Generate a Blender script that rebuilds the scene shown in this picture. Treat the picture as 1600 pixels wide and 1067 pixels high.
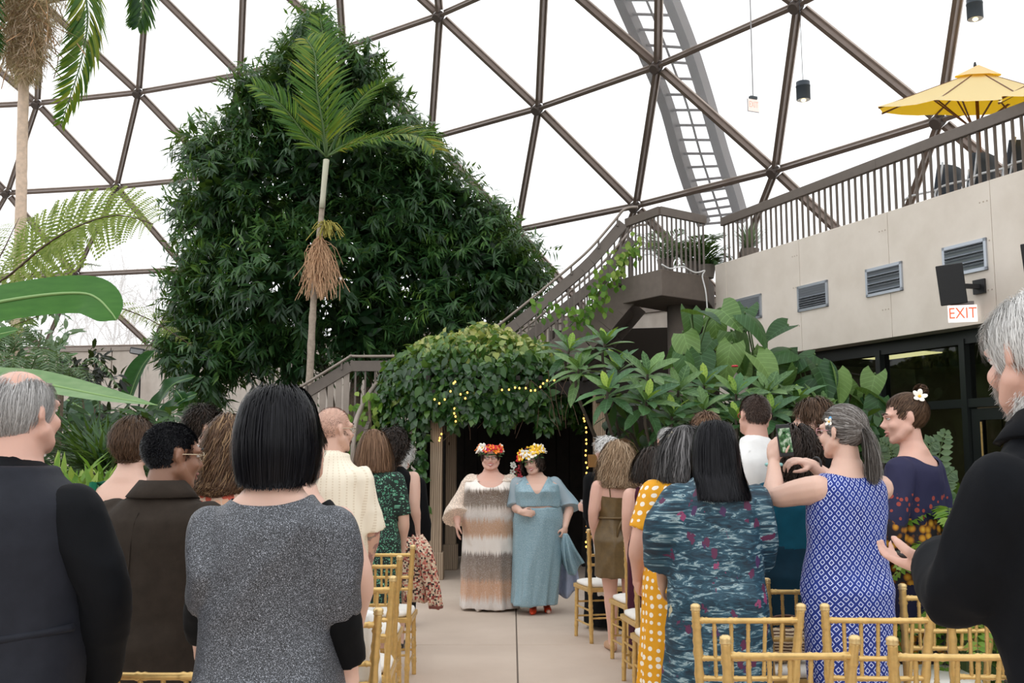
import bpy, bmesh, math, random
import numpy as np
from mathutils import Vector, Matrix, Euler

random.seed(7)
RNG = np.random.default_rng(7)
for o in list(bpy.data.objects):
    bpy.data.objects.remove(o)
scene = bpy.context.scene
COL = scene.collection

# ------------------------------------------------------------------ camera, world, exposure
CAM = Vector((0.0, 0.0, 1.5))
FPX = 1555.6
PITCH = math.atan2(718 - 533.5, FPX)
cam_data = bpy.data.cameras.new('camera')
cam_data.sensor_width = 36.0
cam_data.lens = 35.0
cam_data.clip_end = 500
cam = bpy.data.objects.new('camera', cam_data)
COL.objects.link(cam)
cam.location = CAM
cam.rotation_euler = (math.pi / 2 + PITCH, 0, 0)
scene.camera = cam

world = bpy.data.worlds.new('overcast_sky')
scene.world = world
world.use_nodes = True
wn = world.node_tree
bg = wn.nodes['Background']
bg.inputs['Color'].default_value = (0.97, 0.985, 1.0, 1)
bg.inputs['Strength'].default_value = 1.2

scene.view_settings.view_transform = 'Standard'
scene.view_settings.look = 'None'
scene.view_settings.exposure = 0.45
scene.view_settings.gamma = 1.0
scene.view_settings.use_curve_mapping = False
scene.cycles.max_bounces = 10
scene.cycles.diffuse_bounces = 4
scene.cycles.transparent_max_bounces = 24
scene.cycles.use_denoising = True


def at(px, py, Y):
    """world point seen at photo pixel (px, py) at the distance Y in front of the camera"""
    a = (px - 800) / FPX
    b = -(py - 533.5) / FPX
    d = Vector((a, math.cos(PITCH) - b * math.sin(PITCH), math.sin(PITCH) + b * math.cos(PITCH)))
    return CAM + d * (Y / d.y)


# ------------------------------------------------------------------ object helpers
def link(name, data, mat=None, parent=None):
    o = bpy.data.objects.new(name, data)
    COL.objects.link(o)
    if parent is not None:
        o.parent = parent
    if mat is not None and data is not None and len(data.materials) == 0:
        data.materials.append(mat)
    return o


def tag(o, label=None, cat=None, group=None, kind=None):
    if label: o['label'] = label
    if cat: o['category'] = cat
    if group: o['group'] = group
    if kind: o['kind'] = kind
    return o


def empty(name, loc=(0, 0, 0), rz=0.0, label=None, cat=None, group=None, kind=None):
    o = bpy.data.objects.new(name, None)
    o.empty_display_size = 0.1
    COL.objects.link(o)
    o.location = loc
    o.rotation_euler = (0, 0, rz)
    return tag(o, label, cat, group, kind)


def copy_tree(o, parent=None):
    c = o.copy()
    COL.objects.link(c)
    if parent is not None:
        c.parent = parent
    for ch in list(o.children):
        copy_tree(ch, c)
    return c


class MB:
    """collects geometry for one mesh"""
    def __init__(self):
        self.v = []
        self.f = []

    def add(self, V, F):
        n = len(self.v)
        self.v.extend([tuple(p) for p in V])
        self.f.extend([tuple(i + n for i in f) for f in F])
        return self

    def box(self, c, s, rot=None, bev=0.0):
        hx, hy, hz = s[0] / 2, s[1] / 2, s[2] / 2
        P = [Vector((x, y, z)) for x in (-hx, hx) for y in (-hy, hy) for z in (-hz, hz)]
        if rot is not None:
            P = [rot @ p for p in P]
        c = Vector(c)
        P = [p + c for p in P]
        return self.add(P, [(0, 1, 3, 2), (4, 6, 7, 5), (0, 4, 5, 1), (2, 3, 7, 6), (0, 2, 6, 4), (1, 5, 7, 3)])

    def bar(self, p, q, w, h, up=(0, 0, 1)):
        """box from p to q, w across, h along up"""
        p, q = Vector(p), Vector(q)
        d = (q - p)
        L = d.length
        if L < 1e-6: return self
        d.normalize()
        u = Vector(up)
        s = d.cross(u)
        if s.length < 1e-4:
            u = Vector((1, 0, 0)); s = d.cross(u)
        s.normalize()
        u = s.cross(d)
        rot = Matrix((s, d, u)).transposed()
        return self.box((p + q) / 2, (w, L, h), rot)

    def tube(self, pts, radii, n=8, cap=True, rnd=False, flat=None):
        V, F = tube(pts, radii, n, cap, rnd)
        return self.add(V, F)

    def lathe(self, prof, n=12, M=None):
        """prof: list of (r, z)"""
        V = []
        for r, z in prof:
            for k in range(n):
                a = 2 * math.pi * k / n
                V.append(Vector((r * math.cos(a), r * math.sin(a), z)))
        F = []
        for i in range(len(prof) - 1):
            for k in range(n):
                k2 = (k + 1) % n
                F.append((i * n + k, i * n + k2, (i + 1) * n + k2, (i + 1) * n + k))
        F.append(tuple(reversed(range(n))))
        F.append(tuple((len(prof) - 1) * n + k for k in range(n)))
        if M is not None:
            V = [M @ p for p in V]
        return self.add(V, F)

    def prism(self, poly, z0, z1):
        n = len(poly)
        V = [(x, y, z0) for x, y in poly] + [(x, y, z1) for x, y in poly]
        F = [tuple(reversed(range(n))), tuple(range(n, 2 * n))]
        for i in range(n):
            j = (i + 1) % n
            F.append((i, j, n + j, n + i))
        return self.add(V, F)

    def ell(self, c, r, rot=None, nu=14, nv=9):
        c = Vector(c)
        V = [c + (rot @ Vector((0, 0, -r[2])) if rot else Vector((0, 0, -r[2])))]
        for j in range(1, nv):
            th = math.pi * j / nv - math.pi / 2
            for k in range(nu):
                a = 2 * math.pi * k / nu
                p = Vector((r[0] * math.cos(th) * math.cos(a), r[1] * math.cos(th) * math.sin(a), r[2] * math.sin(th)))
                V.append(c + (rot @ p if rot else p))
        V.append(c + (rot @ Vector((0, 0, r[2])) if rot else Vector((0, 0, r[2]))))
        F = []
        for k in range(nu):
            F.append((0, 1 + (k + 1) % nu, 1 + k))
        for j in range(nv - 2):
            for k in range(nu):
                a = 1 + j * nu + k; b = 1 + j * nu + (k + 1) % nu
                F.append((a, b, b + nu, a + nu))
        top = len(V) - 1
        for k in range(nu):
            F.append((top, 1 + (nv - 2) * nu + k, 1 + (nv - 2) * nu + (k + 1) % nu))
        return self.add(V, F)

    def xf(self, M):
        self.v = [tuple(M @ Vector(p)) for p in self.v]
        return self

    def mesh(self, name, smooth=False):
        me = bpy.data.meshes.new(name)
        me.from_pydata(self.v, [], self.f)
        if smooth:
            me.shade_smooth()
        me.update()
        return me

    def build(self, name, mat, parent=None, smooth=False, bevel=0.0):
        me = self.mesh(name, smooth)
        o = link(name, me, mat, parent)
        if bevel:
            m = o.modifiers.new('bevel', 'BEVEL')
            m.width = bevel
            m.segments = 2
            m.limit_method = 'ANGLE'
        return o


def smooth_path(pts, n):
    """Catmull-Rom resample of points (any dimension) to n samples"""
    P = np.array(pts, float)
    m = len(P)
    if m == 2:
        t = np.linspace(0, 1, n)[:, None]
        return P[0] * (1 - t) + P[1] * t
    Q = np.vstack([2 * P[0] - P[1], P, 2 * P[-1] - P[-2]])
    out = []
    for u in np.linspace(0, m - 1 - 1e-9, n):
        i = int(u); t = u - i
        a, b, c, d = Q[i], Q[i + 1], Q[i + 2], Q[i + 3]
        out.append(0.5 * (2 * b + (c - a) * t + (2 * a - 5 * b + 4 * c - d) * t * t + (3 * b - a - 3 * c + d) * t ** 3))
    return np.array(out)


def tube(pts, radii, n=8, cap=True, rnd=False):
    P = np.array([tuple(p) for p in pts], float)
    R = np.full(len(P), radii, float) if np.isscalar(radii) else np.array(radii, float)
    if rnd:                                            # hemispherical ends
        d0 = (P[0] - P[1]) / (np.linalg.norm(P[0] - P[1]) + 1e-9)
        d1 = (P[-1] - P[-2]) / (np.linalg.norm(P[-1] - P[-2]) + 1e-9)
        s = [(.97, .25), (.8, .6), (.45, .88)]
        P = np.vstack([[P[0] + d0 * R[0] * b for a, b in reversed(s)], P, [P[-1] + d1 * R[-1] * b for a, b in s]])
        R = np.concatenate([[R[0] * a for a, b in reversed(s)], R, [R[-1] * a for a, b in s]])
    T = np.gradient(P, axis=0)
    T /= (np.linalg.norm(T, axis=1)[:, None] + 1e-12)
    ref = np.array([0, 0, 1.]) if abs(T[0][2]) < .9 else np.array([1., 0, 0])
    u = np.cross(ref, T[0]); u /= np.linalg.norm(u)
    ang = np.arange(n) * 2 * math.pi / n
    V = []
    for i in range(len(P)):
        u = u - T[i] * (u @ T[i]); u /= (np.linalg.norm(u) + 1e-12)
        w = np.cross(T[i], u)
        V.append(P[i] + R[i] * (np.cos(ang)[:, None] * u + np.sin(ang)[:, None] * w))
    V = np.vstack(V)
    F = []
    for i in range(len(P) - 1):
        for k in range(n):
            k2 = (k + 1) % n
            F.append((i * n + k, i * n + k2, (i + 1) * n + k2, (i + 1) * n + k))
    if cap:
        F.append(tuple(reversed(range(n))))
        F.append(tuple((len(P) - 1) * n + k for k in range(n)))
    return V, F


def np_mesh(name, V, F, smooth=True, attrs=None):
    """mesh from arrays; F is (n,3) or (n,4)"""
    V = np.asarray(V, np.float32); F = np.asarray(F, np.int32)
    me = bpy.data.meshes.new(name)
    me.vertices.add(len(V))
    me.vertices.foreach_set('co', V.ravel())
    k = F.shape[1]
    me.loops.add(F.size)
    me.loops.foreach_set('vertex_index', F.ravel())
    me.polygons.add(len(F))
    me.polygons.foreach_set('loop_start', np.arange(0, F.size, k, dtype=np.int32))
    me.polygons.foreach_set('loop_total', np.full(len(F), k, np.int32))
    if smooth:
        me.polygons.foreach_set('use_smooth', np.ones(len(F), bool))
    for an, av in (attrs or {}).items():
        a = me.attributes.new(an, 'FLOAT', 'POINT')
        a.data.foreach_set('value', np.asarray(av, np.float32))
    me.update(calc_edges=True)
    me.validate()
    return me


# ------------------------------------------------------------------ materials
class NT:
    def __init__(self, name):
        self.m = bpy.data.materials.new(name)
        self.m.use_nodes = True
        self.t = self.m.node_tree
        self.b = self.t.nodes['Principled BSDF']
        self.out = self.t.nodes['Material Output']
        self.tc = None

    def n(self, typ, props=None, **ins):
        nd = self.t.nodes.new('ShaderNode' + typ)
        for k, v in (props or {}).items():
            setattr(nd, k, v)
        for k, v in ins.items():
            self.put(nd, k, v)
        return nd

    def put(self, nd, k, v):
        key = int(k[1:]) if k[0] == 'i' and k[1:].isdigit() else k.replace('_', ' ')
        s = nd.inputs[key]
        if isinstance(v, bpy.types.NodeSocket):
            self.t.links.new(v, s)
        else:
            if isinstance(v, (tuple, list)) and len(v) == 3 and s.type == 'RGBA':
                v = (*v, 1)
            s.default_value = v

    def set(self, **ins):
        for k, v in ins.items():
            self.put(self.b, k, v)
        return self

    def obj(self):
        if self.tc is None:
            self.tc = self.n('TexCoord')
        return self.tc.outputs['Object']

    def math(self, op, a, b=0.0, c=0.0, clamp=False):
        nd = self.n('Math', dict(operation=op, use_clamp=clamp), i0=a, i1=b, i2=c)
        return nd.outputs[0]

    def noise(self, scale, detail=3, rough=.5, vec=None, dist=0.0):
        nd = self.n('TexNoise', None, Vector=vec or self.obj(), Scale=scale, Detail=detail, Roughness=rough, Distortion=dist)
        return nd.outputs['Fac']

    def voro(self, scale, feature='F1', vec=None, rnd=1.0, out='Distance'):
        nd = self.n('TexVoronoi', dict(feature=feature), Vector=vec or self.obj(), Scale=scale, Randomness=rnd)
        return nd.outputs[out]

    def ramp(self, fac, stops, interp='LINEAR'):
        nd = self.n('ValToRGB', None, Fac=fac)
        cr = nd.color_ramp
        cr.interpolation = interp
        while len(cr.elements) < len(stops):
            cr.elements.new(.5)
        for e, (p, c) in zip(cr.elements, stops):
            e.position = p
            e.color = (*c, 1) if len(c) == 3 else c
        return nd.outputs['Color']

    def mix(self, fac, a, b, blend='MIX'):
        nd = self.n('Mix', dict(data_type='RGBA', blend_type=blend), i0=fac, i6=a, i7=b)
        return nd.outputs[2]

    def bump(self, h, strength=.3, dist=.01):
        nd = self.n('Bump', None, Height=h, Strength=strength, Distance=dist)
        self.t.links.new(nd.outputs[0], self.b.inputs['Normal'])
        return self

    def cyl(self, R=.2):
        """(around, height) coordinates on an upright figure; the seam is at its front"""
        s = self.n('SeparateXYZ', None, Vector=self.obj())
        a = self.math('ARCTAN2', s.outputs[0], self.math('MULTIPLY', s.outputs[1], -1.0))
        u = self.math('MULTIPLY', a, R)
        c = self.n('CombineXYZ', None, X=u, Y=s.outputs[2], Z=0.0)
        return c.outputs[0], u, s.outputs[2], s

    def attr(self, name):
        return self.n('Attribute', dict(attribute_name=name)).outputs['Fac']


def rgb(r, g, b):
    """sRGB 0-255 to linear"""
    f = lambda c: (c / 255 / 12.92) if c / 255 <= .04045 else ((c / 255 + .055) / 1.055) ** 2.4
    return (f(r), f(g), f(b))


MATS = {}
def mat(name, col, rough=.6, metal=0.0, var=0.0, scale=20.0, bump=0.0, bscale=60.0, spec=.5, sheen=0.0):
    if name in MATS: return MATS[name]
    t = NT(name)
    t.set(Base_Color=col, Roughness=rough, Metallic=metal, Specular_IOR_Level=spec)
    if var:
        f = t.noise(scale, 4, .6)
        lo = tuple(c * (1 - var) for c in col); hi = tuple(min(1, c * (1 + var)) for c in col)
        t.set(Base_Color=t.ramp(f, [(.3, lo), (.7, hi)]))
    if bump:
        t.bump(t.noise(bscale, 3), bump, .01)
    if sheen:
        t.set(Sheen_Weight=sheen, Sheen_Roughness=.5)
    MATS[name] = t.m
    return t.m


def leaf_mat(name, stops, rough=.42, trans=.25, spec=.3):
    """leaf colour runs through stops by each leaf's own tint"""
    if name in MATS: return MATS[name]
    t = NT(name)
    tint = t.attr('tint')
    c = t.ramp(tint, stops)
    c = t.mix(t.math('MULTIPLY', t.noise(9, 2), .35), c, tuple(x * .45 for x in stops[0][1]))
    t.set(Base_Color=c, Roughness=rough, Specular_IOR_Level=spec)
    tr = t.n('BsdfTranslucent', None, Color=t.mix(.4, c, (.35, .55, .05)))
    mx = t.n('MixShader', None, i0=trans, i1=t.b.outputs[0], i2=tr.outputs[0])
    t.t.links.new(mx.outputs[0], t.out.inputs[0])
    MATS[name] = t.m
    return t.m


def solid_leaf_mat(name, dark, light, rough=.4, trans=.25, veins=120.0, rib=.004):
    """for leaves that are objects of their own: per-object variation"""
    if name in MATS: return MATS[name]
    t = NT(name)
    r = t.n('ObjectInfo').outputs['Random']
    c = t.ramp(r, [(0, dark), (.85, light), (1, tuple(min(1, x * 1.3) for x in light))])
    s = t.n('SeparateXYZ', None, Vector=t.obj())
    ax = t.math('ABSOLUTE', s.outputs[0])
    vein = t.math('SINE', t.math('MULTIPLY', t.math('SUBTRACT', s.outputs[1], t.math('MULTIPLY', ax, .7)), veins))
    vein = t.math('MAXIMUM', t.math('GREATER_THAN', vein, .93), t.math('LESS_THAN', ax, rib))
    c = t.mix(t.math('MULTIPLY', vein, .35), c, tuple(min(1, x * 2.2 + .05) for x in light))
    c = t.mix(t.math('MULTIPLY', t.noise(14, 3), .4), c, tuple(x * .5 for x in dark))
    t.set(Base_Color=c, Roughness=rough, Specular_IOR_Level=.35)
    tr = t.n('BsdfTranslucent', None, Color=t.mix(.4, c, (.35, .55, .05)))
    mx = t.n('MixShader', None, i0=trans, i1=t.b.outputs[0], i2=tr.outputs[0])
    t.t.links.new(mx.outputs[0], t.out.inputs[0])
    MATS[name] = t.m
    return t.m


def dome_pane_mat():
    t = NT('acrylic_pane')
    tr = t.n('BsdfTransparent', None, Color=(1, 1, 1))
    tl = t.n('BsdfTranslucent', None, Color=(.95, .97, 1.0))
    gl = t.n('BsdfGlossy', None, Color=(1, 1, 1), Roughness=.08)
    haze = t.math('MULTIPLY_ADD', t.noise(.6, 3), .06, .045)
    m1 = t.n('MixShader', None, i0=haze, i1=tr.outputs[0], i2=tl.outputs[0])
    m2 = t.n('MixShader', None, i0=.03, i1=m1.outputs[0], i2=gl.outputs[0])
    t.t.links.new(m2.outputs[0], t.out.inputs[0])
    return t.m


def glass_mat(name, tint=(.9, .95, .95), refl=.12, opac=.0, rough=.02):
    if name in MATS: return MATS[name]
    t = NT(name)
    tr = t.n('BsdfTransparent', None, Color=tint)
    gl = t.n('BsdfGlossy', None, Color=(1, 1, 1), Roughness=rough)
    m = t.n('MixShader', None, i0=refl, i1=tr.outputs[0], i2=gl.outputs[0])
    t.t.links.new(m.outputs[0], t.out.inputs[0])
    MATS[name] = t.m
    return t.m


def glow_mat(name, col, strength):
    if name in MATS: return MATS[name]
    t = NT(name)
    t.set(Base_Color=tuple(c * .12 for c in col), Emission_Color=col, Emission_Strength=strength)
    MATS[name] = t.m
    return t.m


M_taupe = mat('taupe_painted_steel', rgb(104, 94, 86), .5, 0, .08, 8)
M_taupe_lt = mat('pale_taupe_metal', rgb(150, 138, 128), .4, .2, .08, 8)
M_strut = mat('bronze_strut', rgb(112, 97, 88), .4, .3, .1, 5)
M_strut_lt = mat('pale_bronze_flange', rgb(172, 158, 148), .35, .4, .08, 5)
M_gasket = mat('dark_gasket', rgb(74, 63, 57), .6)
M_black = mat('black_plastic', (.012, .012, .013), .5)
M_white = mat('white_plastic', (.75, .75, .74), .5)
M_gold = mat('gold_lacquer', (.66, .44, .16), .32, .45, .12, 30)
M_goldlite = mat('pale_gold_ring', (.74, .54, .25), .3, .45)
M_cushion = mat('ivory_cushion', (.80, .77, .72), .75, 0, .04, 12, .1, 200)
M_bark = mat('grey_brown_bark', rgb(120, 105, 90), .85, 0, .3, 25, .5, 40)
M_soil = mat('dark_soil', rgb(40, 34, 28), .95, 0, .5, 6, .6, 12)
# ================================================================== SETTING
DC = Vector((-16.99, 1.05, -13.14))     # centre of the dome's sphere
DR = 34.0


def dome_pt(az, el, R=DR):
    a, e = math.radians(az), math.radians(el)
    return DC + Vector((math.cos(e) * math.cos(a), math.cos(e) * math.sin(a), math.sin(e))) * R


def build_dome():
    rows = [
        (53.0, [75.0 - 7.3 * k for k in range(-1, 7)]),
        (48.7, [82.9, 75.21, 67.4, 60.05, 53.3, 46.6, 39.8, 33.0, 26.2]),
        (44.45, [86.1, 78.77, 71.67, 64.39, 57.0, 50.28, 43.4, 36.69, 29.8, 22.8]),
        (40.25, [90.4, 83.2, 75.89, 68.75, 61.4, 54.27, 47.39, 40.48, 33.5, 26.6, 19.6]),
        (35.9, [95.3, 88.1, 80.73, 73.35, 65.85, 58.46, 51.55, 44.61, 37.51, 30.6, 23.6, 16.6]),
        (31.9, [99, 91.5, 84.2, 77.25, 70.1, 63.1, 56.2, 49.2, 42.1, 34.9, 28.0, 21.0, 14]),
    ]
    N = [[dome_pt(a, el) for a in az] for el, az in rows]
    dome = empty('ceiling', DC, kind='structure')
    pane_m = dome_pane_mat()

    def strut(a, b):
        mid = (a + b) / 2
        r = (mid - DC).normalized()
        d = (b - a).normalized()
        A, B = a + d * .12 - DC, b - d * .12 - DC
        m = MB().bar(A - r * .075, B - r * .075, .066, .13, up=r)
        o = m.build('strut', M_strut, dome)
        c = MB().bar(A + r * .012, B + r * .012, .118, .04, up=r)
        c.build('flange', M_strut_lt, o)

    def pane(a, b, c):
        g = (a + b + c) / 3
        r = (g - DC).normalized()
        V = [p + (g - p).normalized() * .10 + r * .045 - DC for p in (a, b, c)]
        V += [p + r * .008 for p in V]
        MB().add(V, [(2, 1, 0), (3, 4, 5), (0, 1, 4, 3), (1, 2, 5, 4), (2, 0, 3, 5)]).build('pane', pane_m, dome)

    for i, row in enumerate(N):
        for p in row:
            r = (p - DC).normalized()
            q = r.to_track_quat('Z', 'Y').to_matrix().to_4x4()
            q.translation = p - DC - r * .21
            MB().lathe([(.09, 0), (.105, .02), (.105, .19), (.08, .23)], 10, q).build('hub', M_gasket, dome)
        for a, b in zip(row, row[1:]):
            strut(a, b)
        if i + 1 < len(N):
            lo = N[i + 1]
            for k, p in enumerate(row):
                strut(p, lo[k]); strut(p, lo[k + 1])
                pane(p, lo[k], lo[k + 1])
                if k + 1 < len(row):
                    pane(p, lo[k + 1], row[k + 1])
    return N


DOME = build_dome()


def build_ground():
    M_out = mat('winter_ground', rgb(190, 186, 178), .9, 0, .15, .5)
    g = MB(); g.box((0, 20, -.35), (240, 240, .1))
    tag(g.build('trim_1', M_out), kind='structure')
    s = MB(); s.box((-1, 10, -.10), (30, 44, .12))
    tag(s.build('trim_2', M_soil), kind='structure')
    # exposed-aggregate concrete floor, slab by slab
    t = NT('aggregate_concrete')
    f = t.noise(260, 2, .7)
    c = t.ramp(f, [(.3, rgb(168, 148, 132)), (.5, rgb(200, 182, 166)), (.72, rgb(222, 207, 192))])
    c = t.mix(.35, c, t.ramp(t.noise(1.2, 4, .6), [(.3, rgb(180, 160, 145)), (.7, rgb(215, 198, 182))]))
    t.set(Base_Color=c, Roughness=.8)
    t.bump(f, .25, .004)
    base = MB(); base.box((-.2, 7.5, -.035), (6.6, 20, .05))
    fl = tag(base.build('floor', mat('joint_filler', rgb(110, 98, 88), .9)), kind='structure')
    xs = [-3.5, -2.36, .04, 2.44, 3.1]
    ys = [-2.5, -.64, 2.36, 5.36, 8.36, 11.36, 14.36, 17.4]
    for i in range(len(xs) - 1):
        for j in range(len(ys) - 1):
            b = MB(); b.box(((xs[i] + xs[i + 1]) / 2, (ys[j] + ys[j + 1]) / 2, -.012), (xs[i + 1] - xs[i] - .011, ys[j + 1] - ys[j] - .011, .024))
            b.build('slab', t.m, fl, bevel=.004)


build_ground()


def build_base_wall():
    """the concrete ring that the dome stands on"""
    t = NT('board_marked_concrete')
    c = t.ramp(t.noise(1.5, 4, .6), [(.25, rgb(186, 172, 160)), (.75, rgb(222, 211, 200))])
    n = t.n('TexWave', dict(bands_direction='X'), Vector=t.obj(), Scale=1.4, Distortion=2.0)
    c = t.mix(t.math('MULTIPLY', n.outputs['Fac'], .10), c, rgb(150, 135, 122))
    t.set(Base_Color=c, Roughness=.85)
    w = empty('wall_back', (DC.x, DC.y, 0), kind='structure')
    rr = DR * math.cos(math.radians(31.9))
    top = DC.z + DR * math.sin(math.radians(31.9)) - .15
    a = 20.0
    while a < 108:
        a2 = a + 3.5
        P = []
        for ang in (a + .03, a2 - .03):
            for r in (rr - .28, rr + .2):
                P.append((r * math.cos(math.radians(ang)), r * math.sin(math.radians(ang))))
        MB().prism([P[0], P[1], P[3], P[2]], -.2, top).build('panel', t.m, w, bevel=.01)
        MB().prism([(p[0] * (1.0 - .002), p[1] * .998) for p in (P[0], P[1], P[3], P[2])], top, top + .1).build('coping', M_taupe_lt, w)
        a = a2
    return t.m


M_conc = build_base_wall()

# ------------------------------------------------------------------ building on the right
WD = Vector((-.388, .9217, 0)).normalized()     # along its face, away from the camera
WN = Vector((-WD.y, WD.x, 0))                   # out of its face, to the left
W0 = Vector((3.24, 15.65, 0))                   # its far corner
BZ0, BZ1 = 3.0, 4.58
DECK = 4.14


def wp(s, n=0.0, z=0.0):
    """s metres along the face from the far corner towards the camera, n metres out of it"""
    return W0 - WD * s + WN * n + Vector((0, 0, z))


def s_at(px):
    """distance along the face whose upright is seen at column px"""
    k = (px - 800) / FPX
    # account for the tilt only roughly: near the horizon x/Y = k*cos(p)+...
    k *= 1.0
    return (k * W0.y - W0.x) / (-WD.x + k * WD.y) * 1.0


WROT = Matrix((-WD, WN, Vector((0, 0, 1)))).transposed()


def wall_box(m, s0, s1, n0, n1, z0, z1):
    return m.box(wp((s0 + s1) / 2, (n0 + n1) / 2, (z0 + z1) / 2), (s1 - s0, n1 - n0, z1 - z0), WROT)


def build_right():
    t = NT('cream_stucco')
    c = t.ramp(t.noise(2.0, 4, .6), [(.3, rgb(214, 203, 190)), (.7, rgb(226, 216, 204))])
    t.set(Base_Color=c, Roughness=.85)
    t.bump(t.noise(220, 2), .2, .004)
    M_st = t.m
    wall = empty('wall_right', (0, 0, 0), kind='structure')
    # faced with panels, thin joints
    cuts = [0, 2.05, 3.75, 5.3, 7.3, 9.4, 11.5, 14]
    for a, b in zip(cuts, cuts[1:]):
        wall_box(MB(), a + .003, b - .003, -.25, 0, BZ0, BZ1).build('panel', M_st, wall, bevel=.004)
    for s in (1.9, 3.6, 5.15, 7.1):                    # rows of small fixing marks
        for z in (3.35, 3.9, 4.35):
            m = MB()
            for k in range(3):
                wall_box(m, s + .05 * k, s + .05 * k + .015, 0, .003, z, z + .015)
            m.build('rivet', mat('fixing_mark', rgb(180, 165, 150), .8), wall)
    # end face round the far corner
    m = MB(); m.box(W0 + Vector((2.0, .65, 0)) + Vector((0, 0, 2.3)), (4.2, .25, 4.56), Matrix.Rotation(math.radians(22.8), 3, 'Z'))
    m.build('return_panel', M_st, wall)
    # deck and soffit
    pts = [wp(0, -.25), wp(14, -.25), wp(14, -5), wp(0, -5)]
    sl = MB().prism([(p.x, p.y) for p in reversed(pts)], BZ0 + .02, DECK)
    sl.build('deck_slab', mat('deck_concrete', rgb(140, 130, 120), .9), wall)
    # dark room behind the glass
    room = MB()
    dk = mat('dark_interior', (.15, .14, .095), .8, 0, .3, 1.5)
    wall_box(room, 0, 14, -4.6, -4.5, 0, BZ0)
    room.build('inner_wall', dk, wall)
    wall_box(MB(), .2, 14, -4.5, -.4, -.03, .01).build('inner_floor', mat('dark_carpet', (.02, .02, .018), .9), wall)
    # window wall
    win = empty('window_1', (0, 0, 0), kind='structure')
    frame_m = mat('black_window_frame', (.012, .015, .014), .35)
    ss = [.25, 2.05, 3.2, 4.55, 5.75, 7.2, 8.8, 10.5, 12.5]
    gl = glass_mat('dark_tinted_glass', (.46, .50, .43), .03)
    wall_box(MB(), 0, 14, -.42, -.28, BZ0 - .16, BZ0).build('head_frame', frame_m, win)
    wall_box(MB(), 0, 14, -.42, -.28, 0, .12).build('sill_frame', frame_m, win)
    for s in ss:
        wall_box(MB(), s - .04, s + .04, -.42, -.26, 0, BZ0 - .1).build('mullion', frame_m, win)
    for a, b in zip(ss, ss[1:]):
        wall_box(MB(), a + .04, b - .04, -.36, -.345, 2.2, BZ0 - .16).build('pane', gl, win)
        wall_box(MB(), a + .04, b - .04, -.42, -.28, 2.1, 2.2).build('transom', frame_m, win)
        if abs(a - 4.55) > .01:
            wall_box(MB(), a + .04, b - .04, -.36, -.345, .12, 2.1).build('pane', gl, win)
    # glazed door in it
    dr = empty('door_1', (0, 0, 0), kind='structure')
    a, b = 4.55, 5.75
    for s0, s1 in ((a + .05, a + .17), (b - .17, b - .05)):
        wall_box(MB(), s0, s1, -.40, -.31, .02, 2.08).build('stile', frame_m, dr)
    for z0, z1 in ((.02, .25), (1.95, 2.08)):
        wall_box(MB(), a + .17, b - .17, -.40, -.31, z0, z1).build('rail', frame_m, dr)
    wall_box(MB(), a + .17, b - .17, -.36, -.345, .25, 1.95).build('pane', gl, dr)
    wall_box(MB(), a + .175, a + .195, -.31, -.30, .3, 1.93).build('brass_edge', M_gold, dr)
    # lit ceiling panel inside, seen through the glass
    lt = empty('ceiling_light', wall_hit(1405, 552, -1.6)[0], label='long lit ceiling light inside the dark room behind the glass', cat='light')
    L = MB(); L.box((0, 0, 0), (1.2, .6, .05), WROT)
    L.build('housing', M_white, lt)
    D = MB(); D.box((0, 0, -.032), (1.1, .5, .012), WROT)
    D.build('diffuser', glow_mat('warm_diffuser', (1, .82, .5), 2.2), lt)
    # louvred vents
    vent_al = mat('pale_aluminium', rgb(176, 182, 190), .35, .6)
    vent_dk = mat('vent_shadow', (.02, .02, .022), .8)
    labs = ['louvred wall vent half hidden by the big leaves', 'louvred wall vent second from the far corner, lower slats dark',
            'louvred wall vent between the plants and the loudspeaker, slats half open', 'louvred wall vent right behind the black loudspeaker']
    for i, (pxc, pyc, w, h) in enumerate([(1170, 482, .64, .36), (1270.5, 463, .62, .36), (1382, 437, .62, .36), (1508, 404, .62, .36)]):
        p, s, z = wall_hit(pxc, pyc)
        v = empty('wall_vent', wp(s, 0, z), label=labs[i], cat='vent', group='louvred wall vents')
        fr = MB()
        for dx0, dx1, dz0, dz1 in ((-w / 2, w / 2, h / 2 - .035, h / 2), (-w / 2, w / 2, -h / 2, -h / 2 + .035), (-w / 2, -w / 2 + .035, -h / 2, h / 2), (w / 2 - .035, w / 2, -h / 2, h / 2)):
            fr.box(WROT @ Vector(((dx0 + dx1) / 2, .012, (dz0 + dz1) / 2)), (dx1 - dx0, .024, dz1 - dz0), WROT)
        fr.build('frame', vent_al, v)
        bk = MB(); bk.box(WROT @ Vector((0, .002, 0)), (w - .06, .004, h - .06), WROT); bk.build('duct', vent_dk, v)
        n = 9
        for k in range(n):
            zz = -h / 2 + .05 + (h - .10) * k / (n - 1)
            open_ = (.15 if k > 4 else .9) if i < 2 else (.55 + .3 * ((k * 7 + i) % 3 - 1))
            R = WROT @ Matrix.Rotation(-open_ - .3, 3, 'X')
            sl = MB(); sl.box(WROT @ Vector((0, .016, zz)), (w - .07, .004, .036), R)
            sl.build('slat', vent_al, v)


def wall_hit(px, py, n=0.0):
    d = at(px, py, 10) - CAM
    # (CAM + d t - W0) . WN = 0
    tt = ((W0 - CAM).dot(WN) + n) / d.dot(WN)
    p = CAM + d * tt
    return p, -(p - W0).dot(WD), p.z


build_right()


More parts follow.
